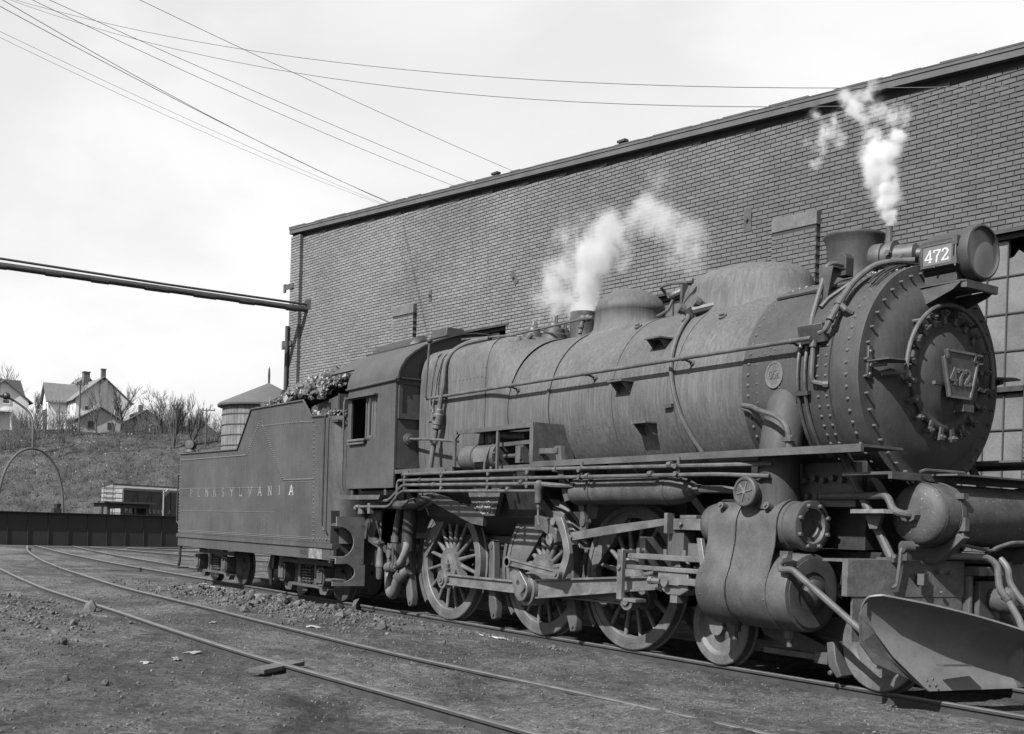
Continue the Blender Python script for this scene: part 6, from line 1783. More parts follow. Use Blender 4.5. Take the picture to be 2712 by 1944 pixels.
m = MB(); m.tube([(-6.1,-1.15,.75),(-6.2,-1.16,.45),(-6.18,-1.15,.15)], [.05,.07,.02], 8); m.obox((-6.0,-1.15,.60), (.03,0,.12), (0,.05,0), (.05,0,-.012)); part('frozen_drip', m, M_DARK, tender)
m = MB(); m.tube([(-10.98,-1.44,.80),(-10.98,-1.44,.45),(-11.06,-1.44,.30)], .03, 6); m.box(-11.16,-10.92,-1.5,-1.25,.25,.28); part('rear_foot_step', m, M_DARK, tender)
# coal heap
def lump(mm, c, r, rg):
    """a broken angular lump: jittered octahedron-like solid"""
    P = []
    ico = [(0,0,1),(.89,0,.45),(.28,.85,.45),(-.72,.53,.45),(-.72,-.53,.45),(.28,-.85,.45),(.72,.53,-.45),(-.28,.85,-.45),(-.89,0,-.45),(-.28,-.85,-.45),(.72,-.53,-.45),(0,0,-1)]
    ax = [rg.uniform(.65,1.25) for _ in range(3)]
    th = rg.uniform(0, 6.28); ph = rg.uniform(-.6,.6)
    for x, y, z in ico:
        k = r*rg.uniform(.68, 1.12)
        x, y, z = x*ax[0]*k, y*ax[1]*k, z*ax[2]*k
        x, y = x*cos(th)-y*sin(th), x*sin(th)+y*cos(th)
        y, z = y*cos(ph)-z*sin(ph), y*sin(ph)+z*cos(ph)
        P.append((c[0]+x, c[1]+y, c[2]+z))
    F_ = [(0,1,2),(0,2,3),(0,3,4),(0,4,5),(0,5,1),(1,6,2),(2,7,3),(3,8,4),(4,9,5),(5,10,1),(2,6,7),(3,7,8),(4,8,9),(5,9,10),(1,10,6),(6,11,7),(7,11,8),(8,11,9),(9,11,10),(10,11,6)]
    mm.add(P, F_)
def coal_z(x, y):
    # ridge rising towards the cab, steep at the back
    u = max(0, min(1, (x+6.95)/1.7))
    ridge = 3.60+.62*u**.75-.10*max(0, x+4.6)
    return ridge-(.10+.42*u)*(abs(y)/1.28)**2.6
m = MB()
for i in range(5200):
    x = -6.95+3.2*RNG.random()**1.1; y = RNG.uniform(-1.28, 1.28)
    z = coal_z(x, y)+RNG.uniform(-.10,.05)
    if x < -6.75: z -= RNG.uniform(0, .25)
    r = RNG.choice((.025,.03,.04,.04,.05,.06,.10))*RNG.uniform(.8,1.1)
    if z > 2.9: lump(m, (x, y, z), r, RNG)
for i in range(420):    # coal lying outside the coal board
    x = RNG.uniform(-4.0, -2.85); y = RNG.uniform(-1.44, -1.12); lump(m, (x, y, 3.15+RNG.uniform(0,.13)+.14*max(0,(-3.5-x))), RNG.choice((.03,.04,.05,.07)), RNG)
bk = MB(); bk.prism([(-7.24,2.78),(-7.18,2.78),(-6.58,3.44),(-6.64,3.44)], 'y', -1.40, 1.40); part('coal_bulkhead', bk, M_TENDER, tender, smooth=False)
core = MB(); core.prism([(-8.2,3.0),(-5.7,3.0+1.0),(-3.5,3.0+1.0),(-3.5,2.6),(-7.5,2.6)], 'y', -.55, .55)
cp_ = tag(part('coal', m, M_COAL, smooth=False), 'heap of broken coal piled high in the tender', 'coal')
cp_['kind'] = 'stuff'
# ------------------------------------------------------------------ steam
BLOB = 1.30
def steam(name, label, blobs, dens, nscale, base, seed, aniso=.2, stretch=(1,1,.7), thr=(.42,.62), alb=.9):
    """blobs: (x, y, z, radius, weight). One closed shell holds the vapour; density is the sum of soft puffs torn by noise"""
    blobs = [(x, y, z, r*BLOB, w) for x, y, z, r, w in blobs]
    lo = Vector([min(b[i]-b[3] for b in blobs) for i in range(3)]); hi = Vector([max(b[i]+b[3] for b in blobs) for i in range(3)])
    mm = MB(); c = (lo+hi)/2; h = (hi-lo)/2
    mm.box(-h.x, h.x, -h.y, h.y, -h.z, h.z)
    m, t, p = nt(name+'_vapour'); t.nodes.remove(p); L = t.links
    out = t.nodes['Material Output']
    tc = N(t, 'ShaderNodeTexCoord')
    acc = None
    # warp the lookup so that puff outlines curl
    wn = N(t, 'ShaderNodeTexNoise', Scale=nscale*.55, Detail=3.0); L.new(tc.outputs['Object'], wn.inputs['Vector'])
    sb_ = N(t, 'ShaderNodeVectorMath', operation='SUBTRACT'); L.new(wn.outputs['Color'], sb_.inputs[0]); sb_.inputs[1].default_value = (.5,.5,.5)
    sc_ = N(t, 'ShaderNodeVectorMath', operation='SCALE'); L.new(sb_.outputs[0], sc_.inputs[0]); sc_.inputs['Scale'].default_value = base
    ad_ = N(t, 'ShaderNodeVectorMath', operation='ADD'); L.new(tc.outputs['Object'], ad_.inputs[0]); L.new(sc_.outputs[0], ad_.inputs[1])
    for x, y, z, r, w in blobs:
        d = N(t, 'ShaderNodeVectorMath', operation='DISTANCE'); L.new(ad_.outputs[0], d.inputs[0]); d.inputs[1].default_value = (x-c.x, y-c.y, z-c.z)
        mr_ = N(t, 'ShaderNodeMapRange', interpolation_type='SMOOTHSTEP'); L.new(d.outputs['Value'], mr_.inputs['Value'])
        mr_.inputs['From Min'].default_value = 0; mr_.inputs['From Max'].default_value = r*1.0; mr_.inputs['To Min'].default_value = w; mr_.inputs['To Max'].default_value = 0
        if acc is None: acc = mr_.outputs[0]
        else:
            q = N(t, 'ShaderNodeMath', operation='MAXIMUM'); L.new(acc, q.inputs[0]); L.new(mr_.outputs[0], q.inputs[1]); acc = q.outputs[0]
    mp_ = N(t, 'ShaderNodeMapping'); mp_.inputs['Scale'].default_value = stretch; mp_.inputs['Location'].default_value = (seed, seed*.3, 0)
    L.new(ad_.outputs[0], mp_.inputs[0])
    n_ = N(t, 'ShaderNodeTexNoise', Scale=nscale, Detail=5.0, Roughness=.62); L.new(mp_.outputs[0], n_.inputs['Vector'])
    # dense puffs survive the erosion, thin ones tear
    th = N(t, 'ShaderNodeMath', operation='ADD'); L.new(n_.outputs['Fac'], th.inputs[0])
    k_ = N(t, 'ShaderNodeMath', operation='MULTIPLY'); L.new(acc, k_.inputs[0]); k_.inputs[1].default_value = .42; L.new(k_.outputs[0], th.inputs[1])
    er = N(t, 'ShaderNodeMapRange', interpolation_type='SMOOTHSTEP'); L.new(th.outputs[0], er.inputs['Value'])
    er.inputs['From Min'].default_value = thr[0]+.1; er.inputs['From Max'].default_value = thr[1]+.1; er.inputs['To Min'].default_value = 0; er.inputs['To Max'].default_value = 1
    q = N(t, 'ShaderNodeMath', operation='MULTIPLY'); L.new(acc, q.inputs[0]); L.new(er.outputs[0], q.inputs[1])
    q2 = N(t, 'ShaderNodeMath', operation='MULTIPLY'); L.new(q.outputs[0], q2.inputs[0]); q2.inputs[1].default_value = dens
    v = N(t, 'ShaderNodeVolumePrincipled'); v.inputs['Color'].default_value = (alb,alb,alb,1); v.inputs['Anisotropy'].default_value = aniso
    L.new(q2.outputs[0], v.inputs['Density']); L.new(v.outputs[0], out.inputs['Volume'])
    o = part(name, mm, m, None, tuple(c), smooth=False)
    tag(o, label, 'steam'); o['kind'] = 'stuff'
    return o
steam('steam_plume', 'thick white steam jet blowing up beside the headlight',
      [(7.12,0,4.62,.07,1),(7.10,0,4.72,.10,1),(7.08,0,4.84,.14,1),(7.05,.0,4.97,.17,1),(7.01,0,5.11,.20,1),(6.98,.02,5.25,.21,.9),(7.05,.03,5.36,.17,.8),(6.90,.02,5.42,.18,.6),(7.14,.04,5.50,.13,.7),(7.10,.05,5.66,.10,.6),(6.86,.03,5.60,.14,.45),(6.74,.04,5.72,.11,.4),(7.09,.05,5.80,.08,.4),(6.66,.05,5.80,.13,.5),(6.60,.05,5.92,.14,.55),(6.52,.05,6.03,.15,.55),(6.70,.06,6.06,.15,.5),(6.82,.06,6.10,.12,.4),(6.46,.04,5.68,.11,.4),(6.40,.04,5.60,.09,.35),(6.10,.05,5.70,.15,.55),(6.22,.05,5.80,.13,.45),(6.34,.05,5.86,.11,.35),(6.10,.05,6.00,.11,.45),(6.08,.05,5.50,.10,.4),(6.90,.03,5.80,.16,.3),(7.22,.05,5.66,.12,.3)],
      40, 6.5, .16, 3.1, thr=(.44,.68), alb=.78)
steam('steam_cloud', 'white steam drifting from the drum behind the round dome',
      [(2.02,.05,4.42,.22,1.3),(2.00,.1,4.56,.22,1.1),(1.98,.12,4.72,.27,1.0),(2.02,.15,4.90,.32,1.0),(2.10,.18,5.08,.34,.85),(2.12,.2,5.28,.40,1.0),(2.18,.22,5.45,.36,.9),(2.32,.2,5.62,.28,.6),(1.62,.12,4.70,.34,.45),(1.35,.1,4.70,.38,.50),(1.25,.1,4.92,.42,.55),(1.38,.15,5.14,.46,.45),(1.60,.2,5.36,.46,.38),(1.45,.2,5.62,.42,.28),(1.75,.2,5.85,.40,.2),(2.55,.2,5.05,.3,.3),(1.28,-.1,4.45,.24,.3),(2.55,.22,5.35,.30,.4),(2.70,.24,5.50,.28,.4)],
      12, 4.4, .26, 8.4, thr=(.45,.68), alb=.72)
steam('steam_wisp', 'thin torn wisps of steam above and right of the round dome',
      [(2.70,.26,5.55,.26,.5),(2.80,.28,5.66,.24,.6),(2.95,.3,5.78,.26,.8),(3.08,.3,5.58,.30,.9),(3.25,.3,5.44,.28,.7),(3.42,.3,5.50,.27,.8),(3.50,.3,5.30,.28,.6),(3.70,.3,5.10,.32,.5),(3.85,.3,5.22,.32,.6),(3.95,.3,5.0,.32,.5),(3.60,.3,4.9,.28,.4),(3.88,.3,4.78,.28,.4),(3.3,.3,5.95,.3,.3)],
      8, 4.6, .28, 5.7, thr=(.47,.70), alb=.72)

# ------------------------------------------------------------------ overhead pipes and wires
A0 = W(.93, 6.86, -.1); A1 = Vector((-13.90,-4.93,7.14)); dirp = (A1-A0); A2 = A0+dirp*1.9
m = MB(); m.tube([A0, A0+dirp*.25, A0+dirp*.6, A1, A2], [.075,.076,.078,.08,.08], 14)
op = tag(part('overhead_pipe', m, M_DARK), 'thick dark pipe crossing the sky to the roundhouse corner', 'pipe')
k = 0
t_ = .05
while t_ < 1.7:
    L_ = RNG.uniform(.03,.09); m = MB(); m.tube([A0+dirp*t_+Vector((0,0,-.012)), A0+dirp*(t_+L_)+Vector((0,0,-.018))], .078, 10); part('torn_lagging', m, M_DARK, op); t_ += L_+RNG.uniform(.02,.12)
m = MB(); up_ = Vector((0,0,.13)); m.tube([A0+up_, A0+dirp*.5+up_*.95, A0+dirp*1.0+Vector((0,0,.16)), A2+Vector((0,0,.24))], .03, 8)
tag(part('overhead_conduit', m, M_DARK), 'thin dark conduit running just above the thick overhead pipe', 'pipe')
def wire(a, b, sag, r, label, t0=-.35, t1=1.0):
    a = Vector(a); b = Vector(b); n = 40
    P = []
    for i in range(n+1):
        t = t0+(t1-t0)*i/n; P.append(a+(b-a)*t-Vector((0,0,4*sag*t*(1-t))))
    m = MB(); m.tube(P, r, 5); return tag(part('overhead_wire', m, M_WIRE, angle=80), label, 'wire', 'overhead wires')
wire((-7.30,-5.85,10.58), (8.04,.81,5.91), .50, .0042, 'upper of the two wires sagging across the sky towards the right', -.3, 1.3)
wire((-7.34,-5.90,10.57), (8.04,.81,5.76), .66, .0042, 'lower of the two wires sagging across the sky towards the right', -.3, 1.3)
wire((-1.95,-6.87,8.28), (-8.20,2.24,8.66), .14, .005, 'darker of the wires ending at the left end of the eave')
wire((-1.98,-6.90,8.20), (-8.25,2.24,8.66), .08, .005, 'wire running close beside the dark one to the left eave')
wire((-1.97,-6.89,7.86), (-8.49,2.22,8.69), .06, .0026, 'faint second lowest wire reaching the left eave')
wire((-1.97,-6.89,7.78), (-8.58,2.21,8.70), .10, .0026, 'faint lowest wire reaching the left end of the eave')
wire((-1.74,-6.55,8.30), (-5.78,2.52,8.50), .08, .004, 'lower of the wire pair ending at the middle of the eave')
wire((-1.60,-6.35,8.30), (-5.26,2.57,8.47), .04, .004, 'upper of the wire pair ending at the middle of the eave')
wire((-.93,-5.35,8.34), (-3.93,2.72,8.41), .04, .004, 'single wire crossing the others to the eave')

# ------------------------------------------------------------------ turntable bridge in its pit
tb = thing('turntable_bridge', 'dark plate-girder turntable bridge with tall pipe hoop, left background', 'turntable', (PIT_C[0], PIT_C[1], -1.9))
TD = Vector((-.10,.995,0)).normalized(); TS = Vector((TD.y,-TD.x,0))     # along, towards the camera
TC = Vector((PIT_C[0], PIT_C[1], 0))
for side, lab in ((1.75,'near'),(-1.75,'far')):
    m = MB(); c = TC+TS*side
    m.obox(c+Vector((0,0,.15)), TD*12, TS*.012, Vector((0,0,1.26)))
    m.obox(c+Vector((0,0,1.425)), TD*12.05, TS*.17, Vector((0,0,.018))); m.obox(c+Vector((0,0,-1.12)), TD*12, TS*.17, Vector((0,0,.018)))
    g = part('plate_girder', m, M_GIRDER, tb, smooth=False)
    s = -11.9
    while s < 12:
        m = MB(); m.obox(c+TD*s+TS*(.031*(1 if side > 0 else -1))+Vector((0,0,.14)), TD*.012, TS*.018, Vector((0,0,1.24))); m.obox(c+TD*(s+.05)+TS*(.022*(1 if side > 0 else -1))+Vector((0,0,.14)), TD*.04, TS*.008, Vector((0,0,1.238))); part('stiffener', m, M_GIRDER, g, smooth=False)
        s += 1.02
m = MB(); m.obox(TC+Vector((0,0,-.35)), TD*12, TS*1.70, Vector((0,0,.12))); part('bridge_deck', m, M_WOOD, tb, smooth=False)
m = MB(); hp = []
for i in range(25):
    a = pi*i/24; hp.append(TC+TS*1.75+TD*(-.55+1.62*cos(a))+Vector((0,0,1.43+3.30*sin(a)**.85)))
m.tube(hp, .065, 8); part('pipe_hoop', m, surf('hoop_paint', .05, .7, .15, 3, 40, .1), tb)
m = MB(); ht = TC+TS*1.75-TD*.55+Vector((0,0,4.70)); m.tube([ht, ht+Vector((0,0,1.25)), ht+TS*(-.35)-TD*.1+Vector((0,0,1.95)), ht+TS*(-.6)-TD*1.0+Vector((0,0,2.62)), ht+TS*(-.6)-TD*2.2+Vector((0,0,2.68))], .06, 8, fil=.5); part('collector_mast', m, MATS['hoop_paint'], tb)
m = MB(); cb = ht+TS*(-.6)-TD*2.5+Vector((0,0,3.1)); m.obox(cb, TD*.95, TS*.12, Vector((0,0,.36))); m.lathe([(-.72,.5),(-.6,.45),(-.45,.2),(-.36,.12)], cb, ZV, n=14); m.ball(cb+TD*1.3+Vector((0,0,-.42)), .2, 8, 6); part('collector_box', m, M_DARK, tb)
m = MB(); m.obox(TC+TS*1.55+TD*.8+Vector((0,0,1.55)), TD*.2, TS*.2, Vector((0,0,.12))); m.lathe([(0,.14),(.3,.2),(.42,.05)], TC+TS*1.5+TD*.85+Vector((0,0,1.6)), ZV, n=10); part('control_stand', m, M_DARK, tb)
# operator's hut on the bridge
hut = thing('operator_hut', 'small flat-roofed cabin with windows on the turntable bridge', 'hut', (-46.1, 7.3, -.2))
HC = TC+TD*4.9+TS*(-.2); hx_, hy_ = TD*1.15, TS*1.05
m = MB()
for sg in (-1, 1):
    m.obox(HC+hx_*sg+Vector((0,0,.90)), TD*.05, hy_, Vector((0,0,1.15)))
    m.obox(HC+hy_*sg*.95+Vector((0,0,.35)), hx_*.94, TS*.05, Vector((0,0,.60))); m.obox(HC+hy_*sg*.95+Vector((0,0,1.93)), hx_*.94, TS*.05, Vector((0,0,.12)))
    for q in (-.93,-.30,.35,.93): m.obox(HC+hy_*sg*.95+hx_*q+Vector((0,0,1.38)), TD*.06, TS*.05, Vector((0,0,.44)))
part('wall', m, M_DARKHOUSE, hut, smooth=False)
m = MB(); m.obox(HC+Vector((0,0,2.10)), hx_*1.25, hy_*1.25, Vector((0,0,.05))); part('roof', m, M_ROOF, hut, smooth=False)
m = MB(); m.obox(HC-hx_*1.055+TS*.1+Vector((0,0,1.35)), TD*.008, TS*.30, Vector((0,0,.42))); part('window', m, pane_mat('hut_pane', .06), hut, smooth=False)

# ------------------------------------------------------------------ boxcar beyond the turntable
bc = thing('boxcar', 'dark double-sheathed boxcar with diagonal braces beyond the turntable', 'boxcar', (-85.5, 21.5, 0))
BD_ = Vector((-.40,.917,0)).normalized(); BS = Vector((BD_.y,-BD_.x,0))
B0_ = Vector((-82.9,16.1,0))             # near left end corner of the side facing the camera
def bp(a, b, z): return B0_+BD_*a-BS*b+Vector((0,0,z))
m = MB(); m.obox(bp(6.2,1.4,2.30), BD_*6.2, BS*1.4, Vector((0,0,1.35))); bb_ = part('body', m, M_BOXCAR, bc, smooth=False)
for i, a in enumerate((.05,1.55,3.05,4.55,7.85,9.35,10.85,12.35)):
    m = MB(); m.obox(bp(a,-.03,2.30), BD_*.05, BS*.03, Vector((0,0,1.35))); part('side_post', m, M_BOXCAR, bc, smooth=False)
for a0_, a1_ in ((1.55,3.05),(3.05,4.55),(0.05,1.55),(9.35,7.85),(10.85,9.35),(12.35,10.85)):
    m = MB(); m.beam(bp(a0_,-.03,1.0), bp(a1_,-.03,3.60), .05, .09, tuple(BD_)); part('diagonal_brace', m, M_BOXCAR, bc)
m = MB(); m.obox(bp(6.2,-.05,2.25), BD_*1.1, BS*.025, Vector((0,0,1.28))); part('door', m, M_BOXCAR, bc, smooth=False)
m = MB(); m.obox(bp(6.2,-.03,3.62), BD_*6.25, BS*.05, Vector((0,0,.10))); part('fascia', m, surf('boxcar_fascia', .13, .8, .2, 4, 40, .1), bc, smooth=False)
m = MB()
P_ = [bp(-.1,-.1,3.66), bp(-.1,1.4,3.98), bp(-.1,2.9,3.66), bp(12.5,-.1,3.66), bp(12.5,1.4,3.98), bp(12.5,2.9,3.66)]
m.add(P_, [(0,1,4,3),(1,2,5,4),(0,2,1),(3,4,5),(0,3,5,2)]); part('roof', m, M_SHINGLE, bc, smooth=False)
m = MB(); m.obox(bp(6.2,1.4,4.05), BD_*6.3, BS*.25, Vector((0,0,.03))); part('roof_walk', m, M_WOOD, bc, smooth=False)
for i in range(6):
    m = MB(); m.obox(bp(-.03,1.4,1.35+i*.42), BD_*.03, BS*1.38, Vector((0,0,.17))); part('end_board', m, surf('boxcar_end', .16, .8, .2, 4, 40, .1), bc, smooth=False)
m = MB(); m.tube([bp(-.25,1.0,1.1), bp(-.25,1.0,4.2), bp(-.25,2.2,4.2), bp(-.25,2.2,1.1)], .03, 5)
for i in range(7): m.tube([bp(-.25,1.0,1.3+i*.4), bp(-.25,2.2,1.3+i*.4)], .025, 5)
part('end_ladder', m, M_DARK, bc)
M_BCL = surf('boxcar_lettering', .20, .8, .4, 6, 40, 0)
for i, ch in enumerate('PENNSYLVANIA'):
    m = MB(); glyph(m, ch, bp(.25+i*.42+(2.7 if i > 9 else 0)*0, -.004, 1.62), BD_, ZV, .34, .16, .006, 1.0); part('letter', m, M_BCL, bc, smooth=False)
for i, ch in enumerate('200'):
    m = MB(); glyph(m, ch, bp(3.3+i*.30, -.004, 1.15), BD_, ZV, .30, .16, .006, .85); part('numeral', m, M_BCL, bc, smooth=False)
m = MB(); m.obox(bp(6.2,1.4,.80), BD_*6.2, BS*1.1, Vector((0,0,.14))); part('underframe', m, M_DARK, bc, smooth=False)
for a in (1.2,2.9,9.6,11.3):
    m = MB(); m.cyl(bp(a,.4,.42), bp(a,.55,.42), .42, n=20); m.cyl(bp(a,2.25,.42), bp(a,2.4,.42), .42, n=20); m.cyl(bp(a,.5,.42), bp(a,2.3,.42), .08, n=8); part('wheelset', m, M_DARK, bc)
# telltale post in front of the boxcar
m = MB(); pb = bp(1.35,-3.5,0); m.cyl(pb+Vector((0,0,-.2)), pb+Vector((0,0,3.55)), .06, n=6); m.beam(pb+Vector((0,0,3.2)), pb+BD_*.55+Vector((0,0,3.62)), .10, .30)
tag(part('signal_post', m, surf('signal_paint', .20, .8, .2, 4, 40, .1)), 'thin pale post with a tilted blade before the boxcar', 'post')

# ------------------------------------------------------------------ round water tank with a conical roof
WTC = Vector((-48.5, 15.3, 0)); RTK = 2.62
wtk = thing('water_tank', 'round wooden water tank with hoops and a low conical roof behind the tender', 'tank', tuple(WTC))
NST = 64
m = MB(); m.cyl(WTC+Vector((0,0,-.3)), WTC+Vector((0,0,7.9)), RTK-.06, RTK-.10, n=48); part('tank_core', m, M_DARK, wtk)
for i in range(NST):
    a0_, a1_ = 2*pi*(i+.04)/NST, 2*pi*(i+.96)/NST
    m = MB(); vs_ = []
    for z, r in ((-.3,RTK+.08),(7.9,RTK)):
        for a in (a0_, a1_):
            for d in (0, -.08): vs_.append(WTC+Vector(((r+d)*cos(a), (r+d)*sin(a), z)))
    m.add(vs_, [(0,2,6,4),(1,5,7,3),(0,4,5,1),(2,3,7,6),(4,6,7,5),(0,1,3,2)]); part('stave', m, M_TANKW, wtk, smooth=False)
for z in [.4,.8,1.2,1.6,2.0,2.4,2.8,3.25,3.7,4.15,4.6,5.1,5.6,6.2,6.8,7.4]:
    m = MB(); m.lathe([(z-.03,RTK+.08-.08*z/7.9+.004),(z-.03,RTK+.08-.08*z/7.9+.03),(z+.03,RTK+.08-.08*z/7.9+.03),(z+.03,RTK+.08-.08*z/7.9+.004)], WTC, ZV, n=48, caps=False); part('hoop', m, M_DARK, wtk)
m = MB(); m.lathe([(7.85,RTK+.02),(7.92,RTK+.28),(8.02,RTK+.30),(8.12,RTK+.22),(9.42,.10),(9.45,.001)], WTC, ZV, n=40, caps=False); part('roof', m, surf('tank_roof', .055, .85, .15, 2, 30, .15), wtk, angle=25)
m = MB(); m.lathe([(9.40,.06),(9.9,.075),(10.3,.05),(10.42,.001)], WTC, ZV, n=8); part('finial', m, M_DARK, wtk)
# ------------------------------------------------------------------ houses on the hill
def gz(x, y): return ground_z(x, y)
def wallbox(mm, x0, x1, y0, y1, z0, z1): mm.box(x0, x1, y0, y1, z0, z1)
def window(parent, p, ax, w, h, mat=None, frame=None):
    """p centre on the wall; ax: outward axis unit vector"""
    ax = Vector(ax); sd_ = Vector((-ax.y, ax.x, 0))
    m = MB(); m.obox(Vector(p)+ax*.03, sd_*w/2, ax*.03, Vector((0,0,h/2))); wn_ = part('window', m, pane_mat('far_pane', .035, .2), parent, smooth=False)
    m = MB()
    for q in (-1,1): m.obox(Vector(p)+ax*.04+sd_*q*(w/2+.05), sd_*.05, ax*.04, Vector((0,0,h/2+.1))); m.obox(Vector(p)+ax*.04+Vector((0,0,q*(h/2+.05))), sd_*w/2, ax*.04, Vector((0,0,.05)))
    m.obox(Vector(p)+ax*.045, sd_*w/2, ax*.03, Vector((0,0,.03))); part('frame', m, frame or M_HOUSE, wn_, smooth=False)
def gable_roof_x(mm, x0, x1, y0, y1, ze, zr, ov=.35, th=.14):
    """ridge along x"""
    ym = (y0+y1)/2; sl = (zr-ze)/((y1-y0)/2)
    for sg, ya in ((-1, y0-ov), (1, y1+ov)):
        zo = ze-ov*sl
        P = [(x0-ov,ya,zo),(x1+ov,ya,zo),(x1+ov,ym,zr),(x0-ov,ym,zr)]
        mm.add(P+[(a,b,c+th) for a,b,c in P], [(0,1,2,3),(7,6,5,4),(0,4,5,1),(1,5,6,2),(2,6,7,3),(3,7,4,0)])
def gable_roof_y(mm, x0, x1, y0, y1, ze, zr, ov=.35, th=.14):
    xm = (x0+x1)/2; sl = (zr-ze)/((x1-x0)/2)
    for xa in (x0-ov, x1+ov):
        zo = ze-ov*sl
        P = [(xa,y0-ov,zo),(xa,y1+ov,zo),(xm,y1+ov,zr),(xm,y0-ov,zr)]
        mm.add(P+[(a,b,c+th) for a,b,c in P], [(0,1,2,3),(7,6,5,4),(0,4,5,1),(1,5,6,2),(2,6,7,3),(3,7,4,0)])
# big white house: gable end towards the camera's right, lit eave side to the left with a cross gable
h1 = thing('white_house', 'large white house with grey roofs, cross gable and two chimneys on the hill', 'house', (-158, 31.5, 13.2))
hx0, hx1, hy0, hy1, hb, he, hr_ = -162.5, -153.6, 27.6, 35.2, 11.0, 18.0, 21.25
m = MB(); m.box(hx0,hx1,hy0,hy1,hb,he); m.prism([(hy0,he),(hy1,he),((hy0+hy1)/2,hr_-.02)], 'x', hx0, hx1); part('wall', m, M_HOUSE, h1, smooth=False)
m = MB(); gable_roof_x(m, hx0, hx1, hy0, hy1, he, hr_, .45); part('roof', m, M_SHINGLE, h1, smooth=False)
m = MB(); m.box(-162.2,-158.6,24.9,27.6,hb,18.0); m.prism([(-162.2,18.0),(-158.6,18.0),(-160.4,20.35)], 'y', 24.9, 30.5); part('wing', m, M_HOUSE, h1, smooth=False)
m = MB(); gable_roof_y(m, -162.2, -158.6, 24.9, 30.4, 18.0, 20.4, .4); part('wing_roof', m, M_SHINGLE, h1, smooth=False)
m = MB(); m.prism([(29.5,20.6),(33.3,20.6),(31.4,22.45)], 'x', -171, -164); m.box(-171,-164,29.5,33.3,15,20.6); part('rear_gable', m, M_HOUSE, h1, smooth=False)
m = MB(); gable_roof_x(m, -171, -164, 29.5, 33.3, 20.6, 22.5, .3); part('rear_roof', m, M_SHINGLE, h1, smooth=False)
for x, y, z0, z1, w in ((-162.6,31.0,20.4,22.75,.55),(-153.9,31.4,20.8,22.35,.36)):
    m = MB(); m.box(x-w,x+w,y-w*.8,y+w*.8,z0,z1); m.box(x-w*1.15,x+w*1.15,y-w*.95,y+w*.95,z1,z1+.18); part('chimney', m, surf('chimney_brick', .07, .9, .2, 6, 40, .1), h1, smooth=False)
m = MB(); m.box(-153.6,-153.25,30.9,31.9,hb,20.9); part('chimney_stack', m, surf('gable_stack_brick', .20, .9, .15, 6, 40, .1), h1, smooth=False)  # stack brick, paler than the chimney tops
for p, ax, w, h in (((-157.3,27.6,16.6),(0,-1,0),.7,1.5),((-154.9,27.6,16.9),(0,-1,0),.5,1.3),((-159.6,24.9,16.5),(0,-1,0),.6,1.7),((-160.4,24.9,18.9),(0,-1,0),.4,.7),((-153.6,29.2,16.3),(1,0,0),.6,1.2),((-153.6,33.4,16.4),(1,0,0),.6,1.2)): window(h1, p, ax, w, h)
# low shed with two windows in front of it
h2 = thing('grey_shed', 'low gabled shed with two small windows below the white house', 'shed', (-143.5, 28, 11.9))
m = MB(); m.box(-147.5,-140.6,25.3,30.6,10.5,14.15); m.prism([(25.3,14.15),(30.6,14.15),(27.95,15.65)], 'x', -147.5, -140.6); part('wall', m, surf('shed_siding', .30, .85, .10, 3, 30, 0), h2, smooth=False)
m = MB(); gable_roof_x(m, -147.5, -140.6, 25.3, 30.6, 14.15, 15.68, .4); part('roof', m, M_SHINGLE, h2, smooth=False)
window(h2, (-140.6,26.75,13.3), (1,0,0), .55, .75, None, M_DARKHOUSE); window(h2, (-140.6,29.25,13.3), (1,0,0), .55, .7, None, M_DARKHOUSE)
# house cut by the left edge of the picture
h0 = thing('left_house', 'pale gabled house cut off by the left edge of the picture', 'house', (-152, 17, 12.6))
m = MB(); m.box(-160,-148.5,14.2,20.4,10,16.5); m.prism([(14.2,16.5),(20.4,16.5),(17.3,18.9)], 'x', -160, -148.5); part('wall', m, M_HOUSE, h0, smooth=False)
m = MB(); gable_roof_x(m, -160, -148.5, 14.2, 20.4, 16.5, 18.95, .5); part('roof', m, M_SHINGLE, h0, smooth=False)
m = MB(); m.prism([(16.8,17.0),(22.0,17.0),(21.0,20.2),(17.8,20.2)], 'x', -164, -158); m.box(-164,-158,16.8,21.5,11,17); part('rear_roof', m, M_SHINGLE, h0, smooth=False)
window(h0, (-148.5,17.6,16.4), (1,0,0), .8, .9); window(h0, (-148.5,16.4,13.4), (1,0,0), .7, 1.3); 
m = MB(); m.box(-148.5,-146.8,14.5,18.2,14.7,14.9); m.box(-147.0,-146.9,17.9,18.1,11,14.7); part('porch', m, M_HOUSE, h0, smooth=False)
# two dark houses behind the bushes
for nm, lab, xa, xb, ya, yb, zb, ze_, zr_, ch in (('dark_house','dark house with a chimney half hidden behind bare bushes',-160,-153,33.8,41.2,9,14.6,16.95,(36.9,17.75)),('dark_house','distant dark house roof between bare trees and the water tank',-166,-158.5,43.5,50.5,9,14.4,16.75,(46.8,17.0))):
    hh = thing(nm, lab, 'house', ((xa+xb)/2, (ya+yb)/2, 11))
    m = MB(); m.box(xa,xb,ya,yb,zb,ze_); m.prism([(ya,ze_),(yb,ze_),((ya+yb)/2,zr_)], 'x', xa, xb); part('wall', m, M_DARKHOUSE, hh, smooth=False)
    m = MB(); gable_roof_x(m, xa, xb, ya, yb, ze_, zr_, .3); part('roof', m, surf('dark_shingle', .05, .9, .2, 2, 20, .2), hh, smooth=False)
    m = MB(); m.box(xb-1.2,xb-.7,ch[0]-.3,ch[0]+.3,zr_-.8,ch[1]); part('chimney', m, MATS['chimney_brick'], hh, smooth=False)
    window(hh, (xb, (ya+yb)/2+1, ze_-.2), (1,0,0), .8, .9)

